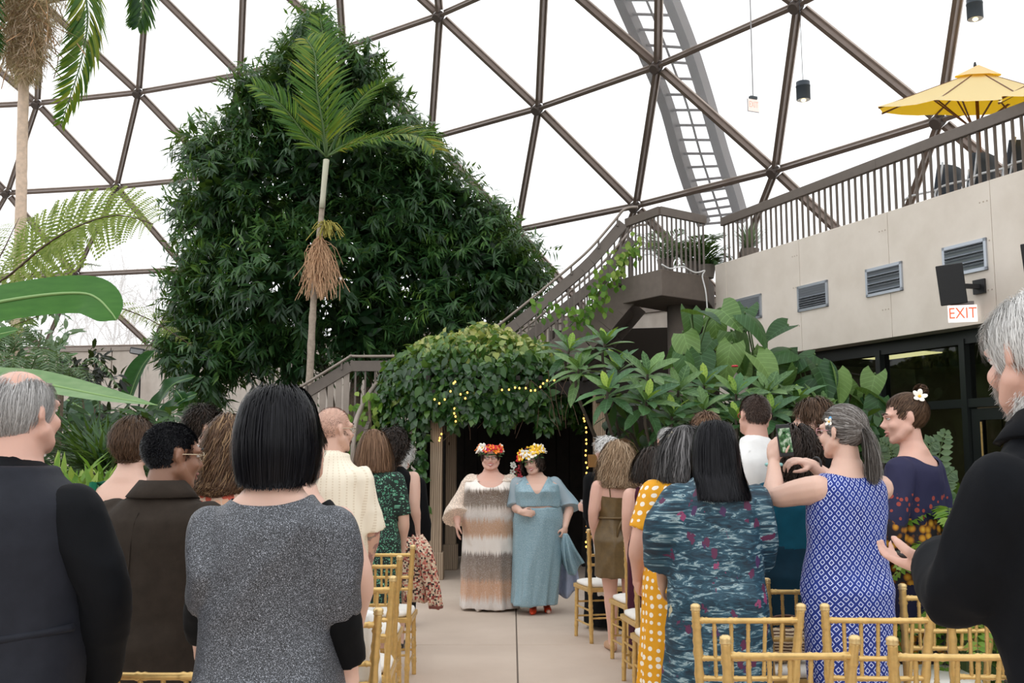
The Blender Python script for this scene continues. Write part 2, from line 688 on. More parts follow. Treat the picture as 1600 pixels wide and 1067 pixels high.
# ------------------------------------------------------------------ railings and stair
def railing_part(root, name, P, h1=.78, band=.13, thick=.07, step=.118, h0=0.0, bal=.028):
    """P: points along the foot of the railing, in the root's own space; a rail part with balusters as its sub-parts"""
    up = Vector((0, 0, 1))
    m = MB()
    for a, b in zip(P, P[1:]):
        m.bar(a + up * (h1 + band / 2), b + up * (h1 + band / 2), thick, band)
    rail = m.build(name, M_taupe, root)
    for a, b in zip(P, P[1:]):
        n = max(1, round((b - a).length / step))
        for k in range(n):
            p = a.lerp(b, (k + .5) / n)
            MB().box(p + up * ((h1 + h0) / 2), (bal, bal, h1 - h0 + .02)).build('baluster', M_taupe, rail)
    return rail


def build_balcony():
    root = empty('balcony_railing', wp(.05, -.12, BZ1 - .3), label='long taupe railing along the balcony above the cream wall', cat='railing')
    o = root.location.copy()
    up = Vector((0, 0, 1))
    P = [wp(s, -.12, BZ1 - .3) - o for s in (.05, 3.5, 7, 10.5, 14)]
    for a, b in zip(P, P[1:]):
        MB().bar(a + up * 1.005, b + up * 1.005, .07, .135).build('top_band', M_taupe, root, bevel=.008)
        n = round((b - a).length / .118)
        for k in range(n):
            MB().box(a.lerp(b, (k + .5) / n) + up * .47, (.028, .028, .96)).build('baluster', M_taupe, root)
    # stair: landing on a round column, two flights, railings - all one thing
    M_tc = mat('taupe_concrete', rgb(106, 96, 88), .85, 0, .12, 6, .2, 120)
    O = Vector((2.72, 16.0, 0))
    st = empty('staircase', O, label='taupe staircase with an upper landing on a round column, turning down behind the arbour', cat='staircase')
    V3 = lambda *a: Vector(a) - O
    c = V3(2.27, 14.9, 0); r = V3(3.10, 15.52, 0); l = V3(1.75, 15.72, 0); k = V3(2.9, 16.9, 0); q = V3(3.4, 16.5, 0)
    MB().prism([(p.x, p.y) for p in (c, r, q, k, l)], 3.97, 4.38).build('landing', M_tc, st, bevel=.012)
    MB().lathe([(.20, 0), (.20, 3.98)], 28, Matrix.Translation((0, 0, 0))).build('column', M_tc, st, smooth=True)
    railing_part(st, 'landing_rail', [r + Vector((-.02, .03, 4.18)), c + Vector((0, .05, 4.18)), l + Vector((.1, .03, 4.18))], 1.05, .13, .07, .1)
    path = [V3(*p) for p in smooth_path([(1.80, 15.75, 4.38), (1.52, 15.80, 4.05), (1.2, 15.85, 3.70), (.68, 16.0, 3.27), (.03, 16.1, 2.75), (-.85, 16.3, 2.08)], 15)]
    side = Vector((.25, 1.0, 0)).normalized() * 1.25
    for s_ in (Vector((0, 0, 0)), side):
        m = MB()
        for a, b in zip(path, path[1:]):
            m.bar(a + s_ + up * -.20, b + s_ + up * -.20, .12, .50)
        m.build('stringer', M_tc, st)
    for i in range(14):
        p = path[i].lerp(path[i + 1], .5) + side * .5
        MB().box(p + up * -.02, (1.2, .30, .05), Matrix.Rotation(math.atan2(side.y, side.x), 3, 'Z')).build('tread', M_tc, st)
    soff = MB()
    for a, b in zip(path, path[1:]):
        Z = up * -.44; Z2 = up * -.40
        soff.add([a + Z, b + Z, b + side + Z, a + side + Z, a + Z2, b + Z2, b + side + Z2, a + side + Z2],
                 [(0, 1, 2, 3), (7, 6, 5, 4), (0, 4, 5, 1), (2, 6, 7, 3)])
    soff.build('soffit', M_tc, st)
    for off in (Vector((0, 0, 0)), side):
        P = [p + off for p in path]
        railing_part(st, 'flight_rail', P, .82, .17, .07, .13)
        m = MB()
        for a, b in zip(P, P[1:]):
            m.bar(a + up * .14, b + up * .14, .04, .05)
        m.build('lower_rail', M_taupe, st)
        hr = [p + Vector((0, -.06, 1.12)) for p in P]
        hr = [hr[0] + Vector((.22, -.05, .03)), hr[0] + Vector((.12, 0, .04))] + hr
        h = MB().tube(smooth_path(hr, 40), .022, 8).build('handrail', M_taupe_lt, st, smooth=True)
        for i in range(1, len(P), 3):
            MB().box(P[i] + Vector((0, -.05, 1.04)), (.03, .03, .13)).build('bracket', M_taupe, h)
    # mid landing and lower flight
    m0 = path[-1]
    MB().box(m0 + Vector((-.9, .62, -.13)), (1.9, 1.5, .26)).build('mid_landing', M_tc, st, bevel=.01)
    low0 = m0 + Vector((-1.80, .05, 0)); low1 = low0 + Vector((-2.9, .3, -1.75))
    for s_ in (Vector((0, 0, 0)), Vector((.1, 1.2, 0))):
        MB().bar(low0 + s_ + up * -.15, low1 + s_ + up * -.15, .1, .45).build('stringer', M_tc, st)
    for i in range(10):
        MB().box(low0.lerp(low1, (i + .5) / 10) + Vector((.05, .6, 0)), (.32, 1.15, .05)).build('tread', M_tc, st)
    top = [m0 + Vector((.15, -.08, 0)), low0 + Vector((0, -.05, 0)), low1 + Vector((0, -.08, 0))]
    railing_part(st, 'flight_rail', top[:2], .86, .17, .08, .16)
    m = MB().bar(top[1] + up * .945, top[2] + up * .945, .08, .17)
    rail = m.build('flight_rail', M_taupe, st)
    for k in range(22):
        MB().box(top[1].lerp(top[2], (k + .5) / 22) + up * .45, (.095, .022, .84)).build('board', M_taupe_lt, rail)
    hr = [t_ + Vector((0, -.06, 1.10)) for t_ in (top[0], top[0].lerp(top[1], .9), top[1], top[1].lerp(top[2], .1), top[2])]
    h = MB().tube(smooth_path(hr, 24), .024, 8).build('handrail', M_taupe_lt, st, smooth=True)
    for i in range(4):
        MB().box(top[1].lerp(top[2], .05 + i * .2) + Vector((0, -.05, 1.04)), (.03, .03, .14)).build('bracket', M_taupe, h)
    # things at the landing and the wall corner
    c, r = c + O, r + O
    cab = [c + Vector((0, -.04, 4.44))]
    for i in range(1, 9):
        cab.append(c.lerp(r, i / 9) + Vector((0.02, -.06, 4.42 - .03 * math.sin(i * 1.3))))
    cab += [Vector((2.98, 15.36, 4.35)), Vector((3.02, 15.32, 4.1)), Vector((3.04, 15.34, 3.8)), Vector((3.03, 15.34, 3.5)), Vector((3.04, 15.35, 3.2))]
    cb = tag(MB().tube(smooth_path(cab, 50), .012, 6).build('cable', M_white, smooth=True), 'white cable draped along the edge of the stair landing and coiled at its end', 'cable')
    coil = [Vector((3.03 + .05 * math.cos(a), 15.31, 3.62 + .16 * math.sin(a) - .01 * a)) for a in np.linspace(0, 18, 60)]
    MB().tube(coil, .010, 6).build('coil', M_white, cb, smooth=True)
    jb = empty('junction_box', wp(.16, .071, 3.62), label='small blue-grey junction box at the wall corner', cat='box')
    MB().box((0, 0, 0), (.22, .14, .30), WROT).build('body', mat('bluegrey_paint', rgb(140, 150, 165), .5), jb, bevel=.01)
    MB().box(WROT @ Vector((0, .075, 0)), (.19, .012, .27), WROT).build('lid', mat('bluegrey_lid', rgb(155, 165, 178), .5), jb)
    # the curved handrail that runs down beside the arbour
    cr = [at(634, 562, 15.3), at(615, 575, 14.9), at(597, 590, 14.4), at(579, 612, 13.8), at(566, 634, 13.3), at(556, 660, 13.0), at(552, 695, 12.9), at(551, 740, 12.9)]
    hr = empty('curved_handrail', cr[-1], label='curved grey tube handrail bending down beside the arbour', cat='handrail')
    cr = [p - cr[-1] for p in cr]
    MB().tube(smooth_path(cr, 40), .034, 10).build('tube', M_taupe_lt, hr, smooth=True)
    m = MB()
    sp = [Vector(p) + Vector((.12, .1, -.17)) for p in smooth_path(cr, 24)]
    for a, b in zip(sp, sp[1:]):
        m.bar(a, b, .05, .13)
    m.build('band', M_taupe, hr)
    z = (at(551, 740, 12.9)).z
    MB().tube([cr[-1], cr[-1] + Vector((0, 0, -z))], .034, 10).build('post', M_taupe_lt, hr)


build_balcony()


# ------------------------------------------------------------------ arbour (timber posts, lattice box) in the middle
def build_arbor():
    t = NT('weathered_timber')
    w = t.n('TexWave', dict(bands_direction='X'), Vector=t.n('Mapping', None, Vector=t.obj(), Scale=(8, 8, .7)).outputs[0], Scale=1.5, Distortion=6, Detail=3)
    c = t.ramp(w.outputs['Fac'], [(.2, rgb(128, 110, 92)), (.8, rgb(172, 152, 130))])
    kn = t.voro(2.4, vec=t.n('Mapping', None, Vector=t.obj(), Scale=(3, 3, 1.1)).outputs[0])
    c = t.mix(t.math('LESS_THAN', kn, .07), c, rgb(60, 42, 32))
    t.set(Base_Color=c, Roughness=.8)
    M_t = t.m
    M_dk = mat('shade_dark_timber', rgb(34, 28, 24), .85, 0, .3, 8)  # shade of the passage put into the timber colour
    root = empty('arbour', (0, 14, 0), label='timber arbour with square posts under the mound of vines', cat='arbour')
    O = Vector((0, 14, 0))

    def post(px, Y, w, top, m=M_t):
        x = at(px, 850, Y).x
        g = MB(); g.box(Vector((x, Y, top / 2)) - O, (w, w, top)); o = g.build('post', m, root, bevel=.01)
        b = MB(); b.box(Vector((x, Y, .17)) - O, (w * 1.35, w * 1.35, .34)); b.build('plinth', m, o, bevel=.01)
        return x
    xl = post(681, 12.85, .155, 2.35)
    post(704, 14.0, .15, 2.35)
    xr = post(938, 12.85, .155, 2.35)
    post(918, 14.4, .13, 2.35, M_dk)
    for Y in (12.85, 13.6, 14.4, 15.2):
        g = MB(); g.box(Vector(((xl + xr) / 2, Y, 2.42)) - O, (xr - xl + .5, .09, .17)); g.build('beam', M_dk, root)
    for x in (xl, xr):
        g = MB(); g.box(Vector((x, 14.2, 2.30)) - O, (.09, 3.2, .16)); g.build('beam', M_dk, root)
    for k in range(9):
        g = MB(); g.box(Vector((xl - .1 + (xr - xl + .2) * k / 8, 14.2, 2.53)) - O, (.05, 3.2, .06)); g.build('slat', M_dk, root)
    # boarded sides, back and roof added to keep the passage dark
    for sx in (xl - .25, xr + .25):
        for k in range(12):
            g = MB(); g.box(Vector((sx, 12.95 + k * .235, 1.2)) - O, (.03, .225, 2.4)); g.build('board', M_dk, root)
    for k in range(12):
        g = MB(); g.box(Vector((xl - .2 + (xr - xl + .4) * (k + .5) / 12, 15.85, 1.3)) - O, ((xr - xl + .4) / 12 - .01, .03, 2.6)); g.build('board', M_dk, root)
    g = MB(); g.box(Vector(((xl + xr) / 2, 15.90, 1.3)) - O, (xr - xl + .6, .03, 2.64)); g.build('light_block_panel', M_dk, root)  # added backing, stops light leaking between the boards
    g = MB(); g.box(Vector(((xl + xr) / 2, 14.4, 2.62)) - O, (xr - xl + .7, 3.0, .03)); g.build('light_block_roof', M_dk, root)  # added cover, shuts out light from above
    # small wooden plaque on the right post
    pq = MB(); pq.box(at(929, 720, 12.76), (.17, .03, .16))
    tag(pq.build('plaque', mat('plaque_wood', rgb(150, 110, 62), .7)), 'small wooden plaque on the right arbour post', 'plaque')
    return xl, xr


AXL, AXR = build_arbor()

# wall added under the stair, coloured dark for the shade behind the arbour
uw = MB(); uw.box((2.75, 17.4, 1.9), (4.2, .2, 3.8), Matrix.Rotation(math.radians(-12), 3, 'Z'))
tag(uw.build('wall_under_stair', mat('shade_dark_wall', rgb(70, 62, 56), .9)), kind='structure')
# ================================================================== PLANTS
def unit(a):
    return a / (np.linalg.norm(a, axis=-1, keepdims=True) + 1e-9)


def leaves(name, parent, m, P, D, Nn, L, W, tint, fold=.15, droop=.15, fine=False, kind=None):
    """many leaves as one mesh: bases P, directions D, upper faces Nn, lengths L, widths W"""
    P, D, Nn = np.asarray(P, float), unit(np.asarray(D, float)), np.asarray(Nn, float)
    L = np.broadcast_to(np.asarray(L, float), (len(P),)); W = np.broadcast_to(np.asarray(W, float), (len(P),))
    S = unit(np.cross(D, Nn)); U = np.cross(S, D)
    if fine:
        T = [(0, 0), (.3, -.42), (.3, 0), (.3, .42), (.62, -.46), (.62, 0), (.62, .46), (1, 0)]
        F = [(0, 2, 1), (0, 3, 2), (1, 2, 5), (1, 5, 4), (2, 3, 6), (2, 6, 5), (4, 5, 7), (5, 6, 7)]
    else:
        T = [(0, 0), (.42, -.5), (.45, 0), (.42, .5), (1, 0)]
        F = [(0, 2, 1), (0, 3, 2), (1, 2, 4), (2, 3, 4)]
    k = len(T)
    V = np.zeros((len(P), k, 3))
    for i, (t, s) in enumerate(T):
        z = -(droop * t * t) * L + (fold * abs(s) * W)
        V[:, i] = P + D * (L * t)[:, None] + S * (W * s)[:, None] + U * z[:, None]
    F = (np.array(F)[None] + (np.arange(len(P)) * k)[:, None, None]).reshape(-1, 3)
    me = np_mesh(name, V.reshape(-1, 3), F, False, {'tint': np.repeat(tint, k)})
    o = link(name, me, m, parent)
    if kind: o['kind'] = kind
    return o


def leaf_mesh(name, L, W, nx=6, ny=2, shape=None, droop=.3, fold=.12, heart=0.0, seed=0, thick=.0):
    """one modelled leaf lying along +Y, face up"""
    rs = random.Random(seed)
    V, F = [], []
    for i in range(nx + 1):
        t = i / nx
        w = W / 2 * (shape(t) if shape else math.sin(math.pi * t ** .8) ** .8)
        for j in range(-ny, ny + 1):
            s = j / ny
            y = L * t - heart * L * abs(s) ** 1.5 * (1 - t) ** 2
            x = w * s
            z = -droop * L * t * t + fold * abs(x) + .012 * L * math.sin(5 * t + 3 * s + seed) * abs(s)
            V.append((x, y, z))
    c = 2 * ny + 1
    for i in range(nx):
        for j in range(c - 1):
            a = i * c + j
            F.append((a, a + 1, a + c + 1, a + c))
    me = bpy.data.meshes.new(name)
    me.from_pydata(V, [], F)
    me.shade_smooth()
    return me


def frame(d, n):
    """matrix whose Y runs along d and Z near n"""
    y = Vector(d).normalized(); x = y.cross(Vector(n))
    if x.length < 1e-4: x = y.orthogonal()
    x.normalize(); z = x.cross(y)
    return Matrix((x, y, z)).transposed().to_4x4()


def place_leaf(name, me, parent, p, d, n, s=1.0, m=None):
    o = bpy.data.objects.new(name, me)
    COL.objects.link(o)
    if m is not None and len(me.materials) == 0: me.materials.append(m)
    if parent is not None: o.parent = parent
    M = frame(d, n) @ Matrix.Diagonal((s, s, s, 1))
    M.translation = p
    o.matrix_basis = M
    return o


def frond(name, parent, path, m, n=30, L=.4, W=.03, lean=.6, lift=.2, droop=.25, up=(0, 0, 1), sub=0, stem=.012, stem_m=None, sides=(1, -1),
          prof=None, tint=.5, tvar=.2, stem_seg=16, jit=.06, t0=.12):
    """a pinnate frond: rachis along path, n leaflets a side; sub > 0 divides each leaflet again"""
    Q = smooth_path([tuple(p) for p in path], 60)
    T = unit(np.gradient(Q, axis=0))
    upv = np.array(up, float)
    rng = np.random.default_rng(abs(hash(name)) % 1000 + n)
    P, D, N_, LL, WW, TT = [], [], [], [], [], []
    for k in range(n):
        t = t0 + (1 - t0) * (k + .5) / n
        i = min(59, int(t * 59))
        l = L * (prof(t) if prof else math.sin(math.pi * min(1, .12 + .86 * t)) ** .6)
        for sd in sides:
            s = unit(np.cross(T[i], upv)) * sd
            uu = np.cross(unit(np.cross(T[i], upv)), T[i])
            d = unit(s * math.cos(lean) + T[i] * math.sin(lean) + uu * lift + rng.normal(0, jit, 3))
            if not sub:
                P.append(Q[i]); D.append(d); N_.append(uu); LL.append(l * rng.uniform(.9, 1.1)); WW.append(W); TT.append(tint + rng.uniform(-tvar, tvar))
            else:
                for q in range(sub):
                    f = (q + .5) / sub
                    base = Q[i] + d * l * f - upv * droop * l * f * f
                    for s2 in (1, -1):
                        dd = unit(np.cross(d, uu) * s2 + d * .5 - upv * .25)
                        P.append(base); D.append(dd); N_.append(uu); LL.append(l * .26 * (1 - .75 * f)); WW.append(l * .075); TT.append(tint + rng.uniform(-tvar, tvar))
    o = leaves(name, parent, m, np.array(P), np.array(D), np.array(N_), np.array(LL), np.array(WW), np.clip(TT, 0, 1), fold=.3, droop=droop if not sub else .1, fine=not sub)
    r = np.linspace(stem, stem * .25, stem_seg)
    MB().tube(smooth_path([tuple(p) for p in path], stem_seg), r, 5).build('rachis', stem_m or M_bark, o, smooth=True)
    return o


GREEN_DK = [(0, (.008, .028, .010)), (.45, (.020, .062, .018)), (.8, (.05, .125, .028)), (1, (.11, .20, .045))]
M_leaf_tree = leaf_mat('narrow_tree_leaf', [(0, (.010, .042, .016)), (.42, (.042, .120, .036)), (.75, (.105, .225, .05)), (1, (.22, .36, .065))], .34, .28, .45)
M_leaf_vine = leaf_mat('vine_leaf', [(0, (.010, .042, .012)), (.35, (.032, .105, .024)), (.62, (.14, .27, .045)), (1, (.52, .52, .15))], .3, .22, .55)
M_leaf_palm = leaf_mat('palm_leaflet', [(0, (.014, .06, .02)), (.45, (.06, .17, .025)), (.75, (.24, .34, .03)), (1, (.62, .36, .04))], .4, .35)
M_leaf_fern = leaf_mat('fern_leaflet', [(0, (.10, .18, .03)), (.5, (.30, .38, .06)), (1, (.56, .60, .26))], .5, .45)
M_leaf_mid = leaf_mat('shrub_leaf', GREEN_DK, .4, .2)
M_leaf_lime = leaf_mat('lime_leaf', [(0, (.05, .15, .015)), (.5, (.17, .33, .04)), (1, (.42, .52, .12))], .45, .3)
M_leaf_dark = leaf_mat('dark_purple_leaf', [(0, (.008, .010, .008)), (.6, (.02, .025, .02)), (1, (.05, .04, .035))], .35, .1)
M_leaf_blue = leaf_mat('blue_green_blade', [(0, (.06, .12, .06)), (.5, (.16, .24, .13)), (1, (.34, .42, .27))], .5, .2)
M_fibre = leaf_mat('dry_fibre', [(0, (.30, .18, .11)), (.5, (.66, .46, .33)), (1, (.86, .68, .55))], .8, .4)
M_trunk_pale = mat('pale_palm_trunk', rgb(214, 190, 168), .8, 0, .15, 20, .4, 60)
M_trunk_grey = mat('ringed_palm_trunk', rgb(165, 150, 135), .8, 0, .2, 20, .4, 60)
M_green_stem = mat('green_stem', (.08, .14, .04), .6)


def rand_dirs(n, rng=RNG):
    return unit(rng.normal(size=(n, 3)))


def build_tree():
    blobs = [(495, 80, 42), (440, 140, 50), (530, 150, 70), (400, 210, 70), (352, 280, 66), (342, 380, 66), (345, 480, 72), (330, 560, 48), (420, 300, 110),
             (430, 430, 110), (400, 535, 62), (530, 260, 100), (540, 400, 110), (600, 230, 68), (620, 330, 100), (640, 430, 90), (560, 510, 62),
             (700, 330, 66), (720, 420, 80), (775, 420, 62), (690, 490, 48), (805, 450, 40), (470, 555, 42), (302, 440, 34), (655, 250, 40), (480, 190, 60), (740, 360, 45),
             (590, 155, 34), (560, 100, 30), (455, 90, 26), (395, 140, 30), (315, 220, 26), (302, 320, 32), (285, 515, 30), (490, 35, 26), (640, 215, 34), (690, 280, 36), (765, 350, 34), (820, 410, 36), (270, 545, 20), (315, 610, 26), (600, 540, 44), (745, 470, 44)]
    rng = np.random.default_rng(3)
    C, R = [], []
    for (px, py, r) in blobs:
        Y = 18.6 + rng.uniform(-.5, .6)
        C.append(tuple(at(px, py, Y))); R.append(r * Y / FPX)
    C, R = np.array(C), np.array(R)
    base = Vector((-3.1, 19.0, 0))
    root = empty('broadleaf_tree', base, label='big dense dark green tree filling the dome behind the slender palm', cat='tree')
    bb = np.array(base)
    P, D, N_, L, W, TT = [], [], [], [], [], []
    for i in range(len(C)):
        ncl = int(52 * (R[i] / .6) ** 2) + 30
        d = rand_dirs(ncl, rng)
        rad = R[i] * rng.uniform(.62, 1.06, ncl)
        p = C[i] + d * rad[:, None] * np.array([1, 1.1, 1])
        dist = np.linalg.norm((p[:, None] - C[None]) / R[None, :, None], axis=2)
        dist[:, i] = 9
        keep = dist.min(1) > .62
        p, d = p[keep], d[keep]
        n = len(p)
        k = 13
        out = unit(d + rng.normal(0, .4, (n, 3)) + np.array([0, 0, .25]))
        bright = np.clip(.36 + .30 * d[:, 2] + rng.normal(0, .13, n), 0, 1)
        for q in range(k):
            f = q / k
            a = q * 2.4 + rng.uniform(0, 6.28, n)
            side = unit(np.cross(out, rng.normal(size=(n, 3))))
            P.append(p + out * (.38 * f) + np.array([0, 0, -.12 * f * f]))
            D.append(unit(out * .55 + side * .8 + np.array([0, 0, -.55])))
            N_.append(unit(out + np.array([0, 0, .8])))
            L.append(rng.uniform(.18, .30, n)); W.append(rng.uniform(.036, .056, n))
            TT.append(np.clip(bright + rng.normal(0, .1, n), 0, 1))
    # the dense inside: larger dark leaves added to block light through the crown
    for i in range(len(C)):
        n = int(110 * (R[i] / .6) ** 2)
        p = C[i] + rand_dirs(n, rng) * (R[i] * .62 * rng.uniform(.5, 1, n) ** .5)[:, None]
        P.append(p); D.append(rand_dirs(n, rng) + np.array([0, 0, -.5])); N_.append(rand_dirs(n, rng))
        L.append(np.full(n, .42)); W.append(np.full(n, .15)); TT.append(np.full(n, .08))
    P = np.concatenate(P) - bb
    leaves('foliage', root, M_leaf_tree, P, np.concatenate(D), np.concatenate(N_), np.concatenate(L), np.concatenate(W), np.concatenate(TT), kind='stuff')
    # trunk and boughs
    for x0, tx, tz, r in ((0, .3, 5.5, .16), (-.5, -1.8, 5, .11), (.6, 2.0, 4.6, .12), (.2, .9, 8, .09), (-.3, -1.0, 7, .09)):
        MB().tube(smooth_path([(x0, 0, 0), (x0 * 1.1 + .05, .1, 2.0), ((x0 + tx) / 2, -.1, tz * .6), (tx, -.2, tz)], 14), np.linspace(r, r * .4, 14), 8).build('trunk', M_bark, root, smooth=True)


build_tree()


def build_slender_palm():
    b = at(483, 600, 16.6); base = Vector((b.x, 16.6, 0))
    top = at(510, 250, 16.6) - base
    root = empty('slender_palm', base, label='slender palm with a thin ringed trunk in front of the dense tree', cat='palm')
    tr = smooth_path([(-.06, 0, 0), tuple(at(484, 590, 16.6) - base), tuple(at(490, 470, 16.6) - base), tuple(at(500, 360, 16.6) - base), tuple(top)], 40)
    rad = np.linspace(.068, .042, 40)
    rad[1::4] *= 1.14
    MB().tube(tr, rad, 10).build('trunk', M_trunk_grey, root, smooth=True)
    sh = smooth_path([tuple(at(503, 325, 16.55) - base), tuple(at(507, 280, 16.55) - base), tuple(top)], 8)
    MB().tube(sh, np.linspace(.043, .054, 8), 10).build('crownshaft', mat('pale_green_crownshaft', rgb(196, 194, 172), .6), root, smooth=True)
    t = lambda x, y, dy=0: at(x, y, 16.6 + dy) - base
    prof = lambda u: max(.15, math.sin(math.pi * (.2 + .74 * u)) ** .6)
    F = [([t(510, 245), t(505, 200, -.2), t(495, 140, -.35), t(492, 85, -.3), t(478, 60, 0)], .62, .4, (0, -1, .1)),
         ([t(510, 245), t(512, 170, .2), t(510, 90, .5), t(500, 28, .8)], .62, .3, (.3, -1, .1)),
         ([t(510, 245), t(480, 215, -.2), t(440, 165, -.5), t(395, 132, -.8)], .50, .35, (.4, -.75, .5)),
         ([t(510, 245), t(545, 230, -.2), t(600, 213, -.6), t(650, 212, -.9), t(682, 235, -1.1)], .58, .55, (.1, -.6, .75)),
         ([t(510, 245), t(545, 180, .5), t(580, 140, .9), t(618, 122, 1.2)], .50, .45, (-.4, -.7, .5)),
         ([t(510, 245), t(540, 226, .1), t(590, 218, .6), t(640, 228, 1.0)], .45, .3, (.1, -.6, .75)),
         ([t(510, 245), t(500, 205, .5), t(470, 170, 1.0), t(440, 160, 1.5)], .5, .3, (.4, -.6, .6))]
    for i, (p, L, ti, up) in enumerate(F):
        frond('frond', root, p, M_leaf_palm, 58, L, .036, .75, .25, .25, up, stem=.022, stem_m=M_green_stem, prof=prof, tint=ti + (.22 if i == 0 else .12), tvar=.25)
    # dry, hanging flower stalks
    rng = np.random.default_rng(5)
    m = MB()
    for i in range(260):
        s = t(500 + rng.uniform(-4, 4), 388 + rng.uniform(-20, 15), -.05)
        e = t(500 + rng.normal(0, 15), 432 + rng.uniform(-20, 38), rng.uniform(-.35, .1))
        mid = (s + e) / 2 + Vector((rng.normal(0, .07), rng.normal(0, .07), .12))
        m.tube(smooth_path([tuple(s), tuple(mid), tuple(e)], 6), .0055, 4)
    m.build('dry_flower_stalks', mat('dry_stalk', rgb(196, 158, 124), .8, 0, .3, 15), root)
    m2 = MB()
    for i in range(60):
        s = t(510 + rng.uniform(-6, 6), 350, -.1)
        e = t(515 + rng.normal(0, 14), 362 + rng.uniform(-10, 14), -.2 - rng.uniform(0, .3))
        m2.tube(smooth_path([tuple(s), tuple((s + e) / 2 + Vector((0, 0, .08))), tuple(e)], 5), .008, 4)
    m2.build('green_flower_stalks', mat('yellow_stalk', rgb(150, 140, 60), .7), root)


build_slender_palm()


def build_tall_palm():
    Y = 10.5
    base = Vector((at(30, 600, Y).x, Y, 0))
    t = lambda x, y, dy=0: at(x, y, Y + dy) - base
    root = empty('tall_palm', base, label='tall palm with a pale trunk and shaggy brown fibre at the left edge', cat='palm')
    tr = smooth_path([(0, 0, 0), tuple(t(31, 380)), tuple(t(34, 250)), tuple(t(37, 130)), tuple(t(40, 0)), tuple(t(42, -110))], 40)
    rad = np.linspace(.058, .052, 40); rad[::3] *= 1.05
    MB().tube(tr, rad, 12).build('trunk', M_trunk_pale, root, smooth=True)
    rng = np.random.default_rng(8)
    n = 7500
    P, D, L, TT = [], [], [], []
    for i in range(n):
        y = rng.uniform(-60, 118)
        half = 46 if y < 60 else 46 * max(.25, 1 - (y - 60) / 75)
        x = 40 + rng.normal(0, .55) * half
        P.append(tuple(t(x, y, rng.uniform(-.35, .3)))); D.append((rng.normal(0, .6), rng.normal(0, .5), -.8)); L.append(rng.uniform(.08, .24)); TT.append(rng.uniform(0, 1))
    leaves('fibre_beard', root, M_fibre, P, D, rand_dirs(n, rng), L, .008, np.array(TT), droop=.5, fold=.5, kind='stuff')
    m = MB()
    for i in range(160):
        s = t(38 + rng.normal(0, 12), rng.uniform(-40, 70), rng.uniform(-.2, .2)); e = s + Vector((rng.normal(0, .2), rng.normal(0, .15), -rng.uniform(.2, .5)))
        m.tube(smooth_path([tuple(s), tuple((s + e) / 2 + Vector((rng.normal(0, .06), 0, .05))), tuple(e)], 5), .006, 4)
    m.build('hanging_stalks', mat('fibre_stalk', rgb(190, 150, 112), .8), root)
    F = [([t(45, -110), t(110, -60), t(136, 10), t(128, 90), t(95, 195)], .42, .62, (.9, -.45, .1), (1, -1)),
         ([t(45, -110), t(130, -120, .3), t(200, -70, .5), t(222, 0, .6), t(215, 42, .6)], .34, .15, (.7, -.7, 0), (1, -1)),
         ([t(40, -110), t(5, -70, -.3), t(-12, 20, -.4), t(-8, 90, -.4)], .32, .1, (-.7, -.7, 0), (1, -1)),
         ([t(42, -110), t(60, -180, -.8), t(80, -160, -1.6), t(90, -60, -2.3)], .5, .3, (0, -1, .3), (1, -1)),
         ([t(42, -110), t(20, -200, .8), t(-40, -220, 1.6), t(-90, -150, 2.2)], .5, .3, (0, 1, .3), (1, -1))]
    for p, L, ti, up, sd in F:
        frond('frond', root, p, M_leaf_palm, 84, L * 1.15, .034, .98, .1, .35, up, stem=.02, stem_m=M_green_stem, sides=sd, tint=ti, tvar=.22)
    MB().tube([(0, 0, 0), (.02, 0, .02)], .01, 4)


build_tall_palm()


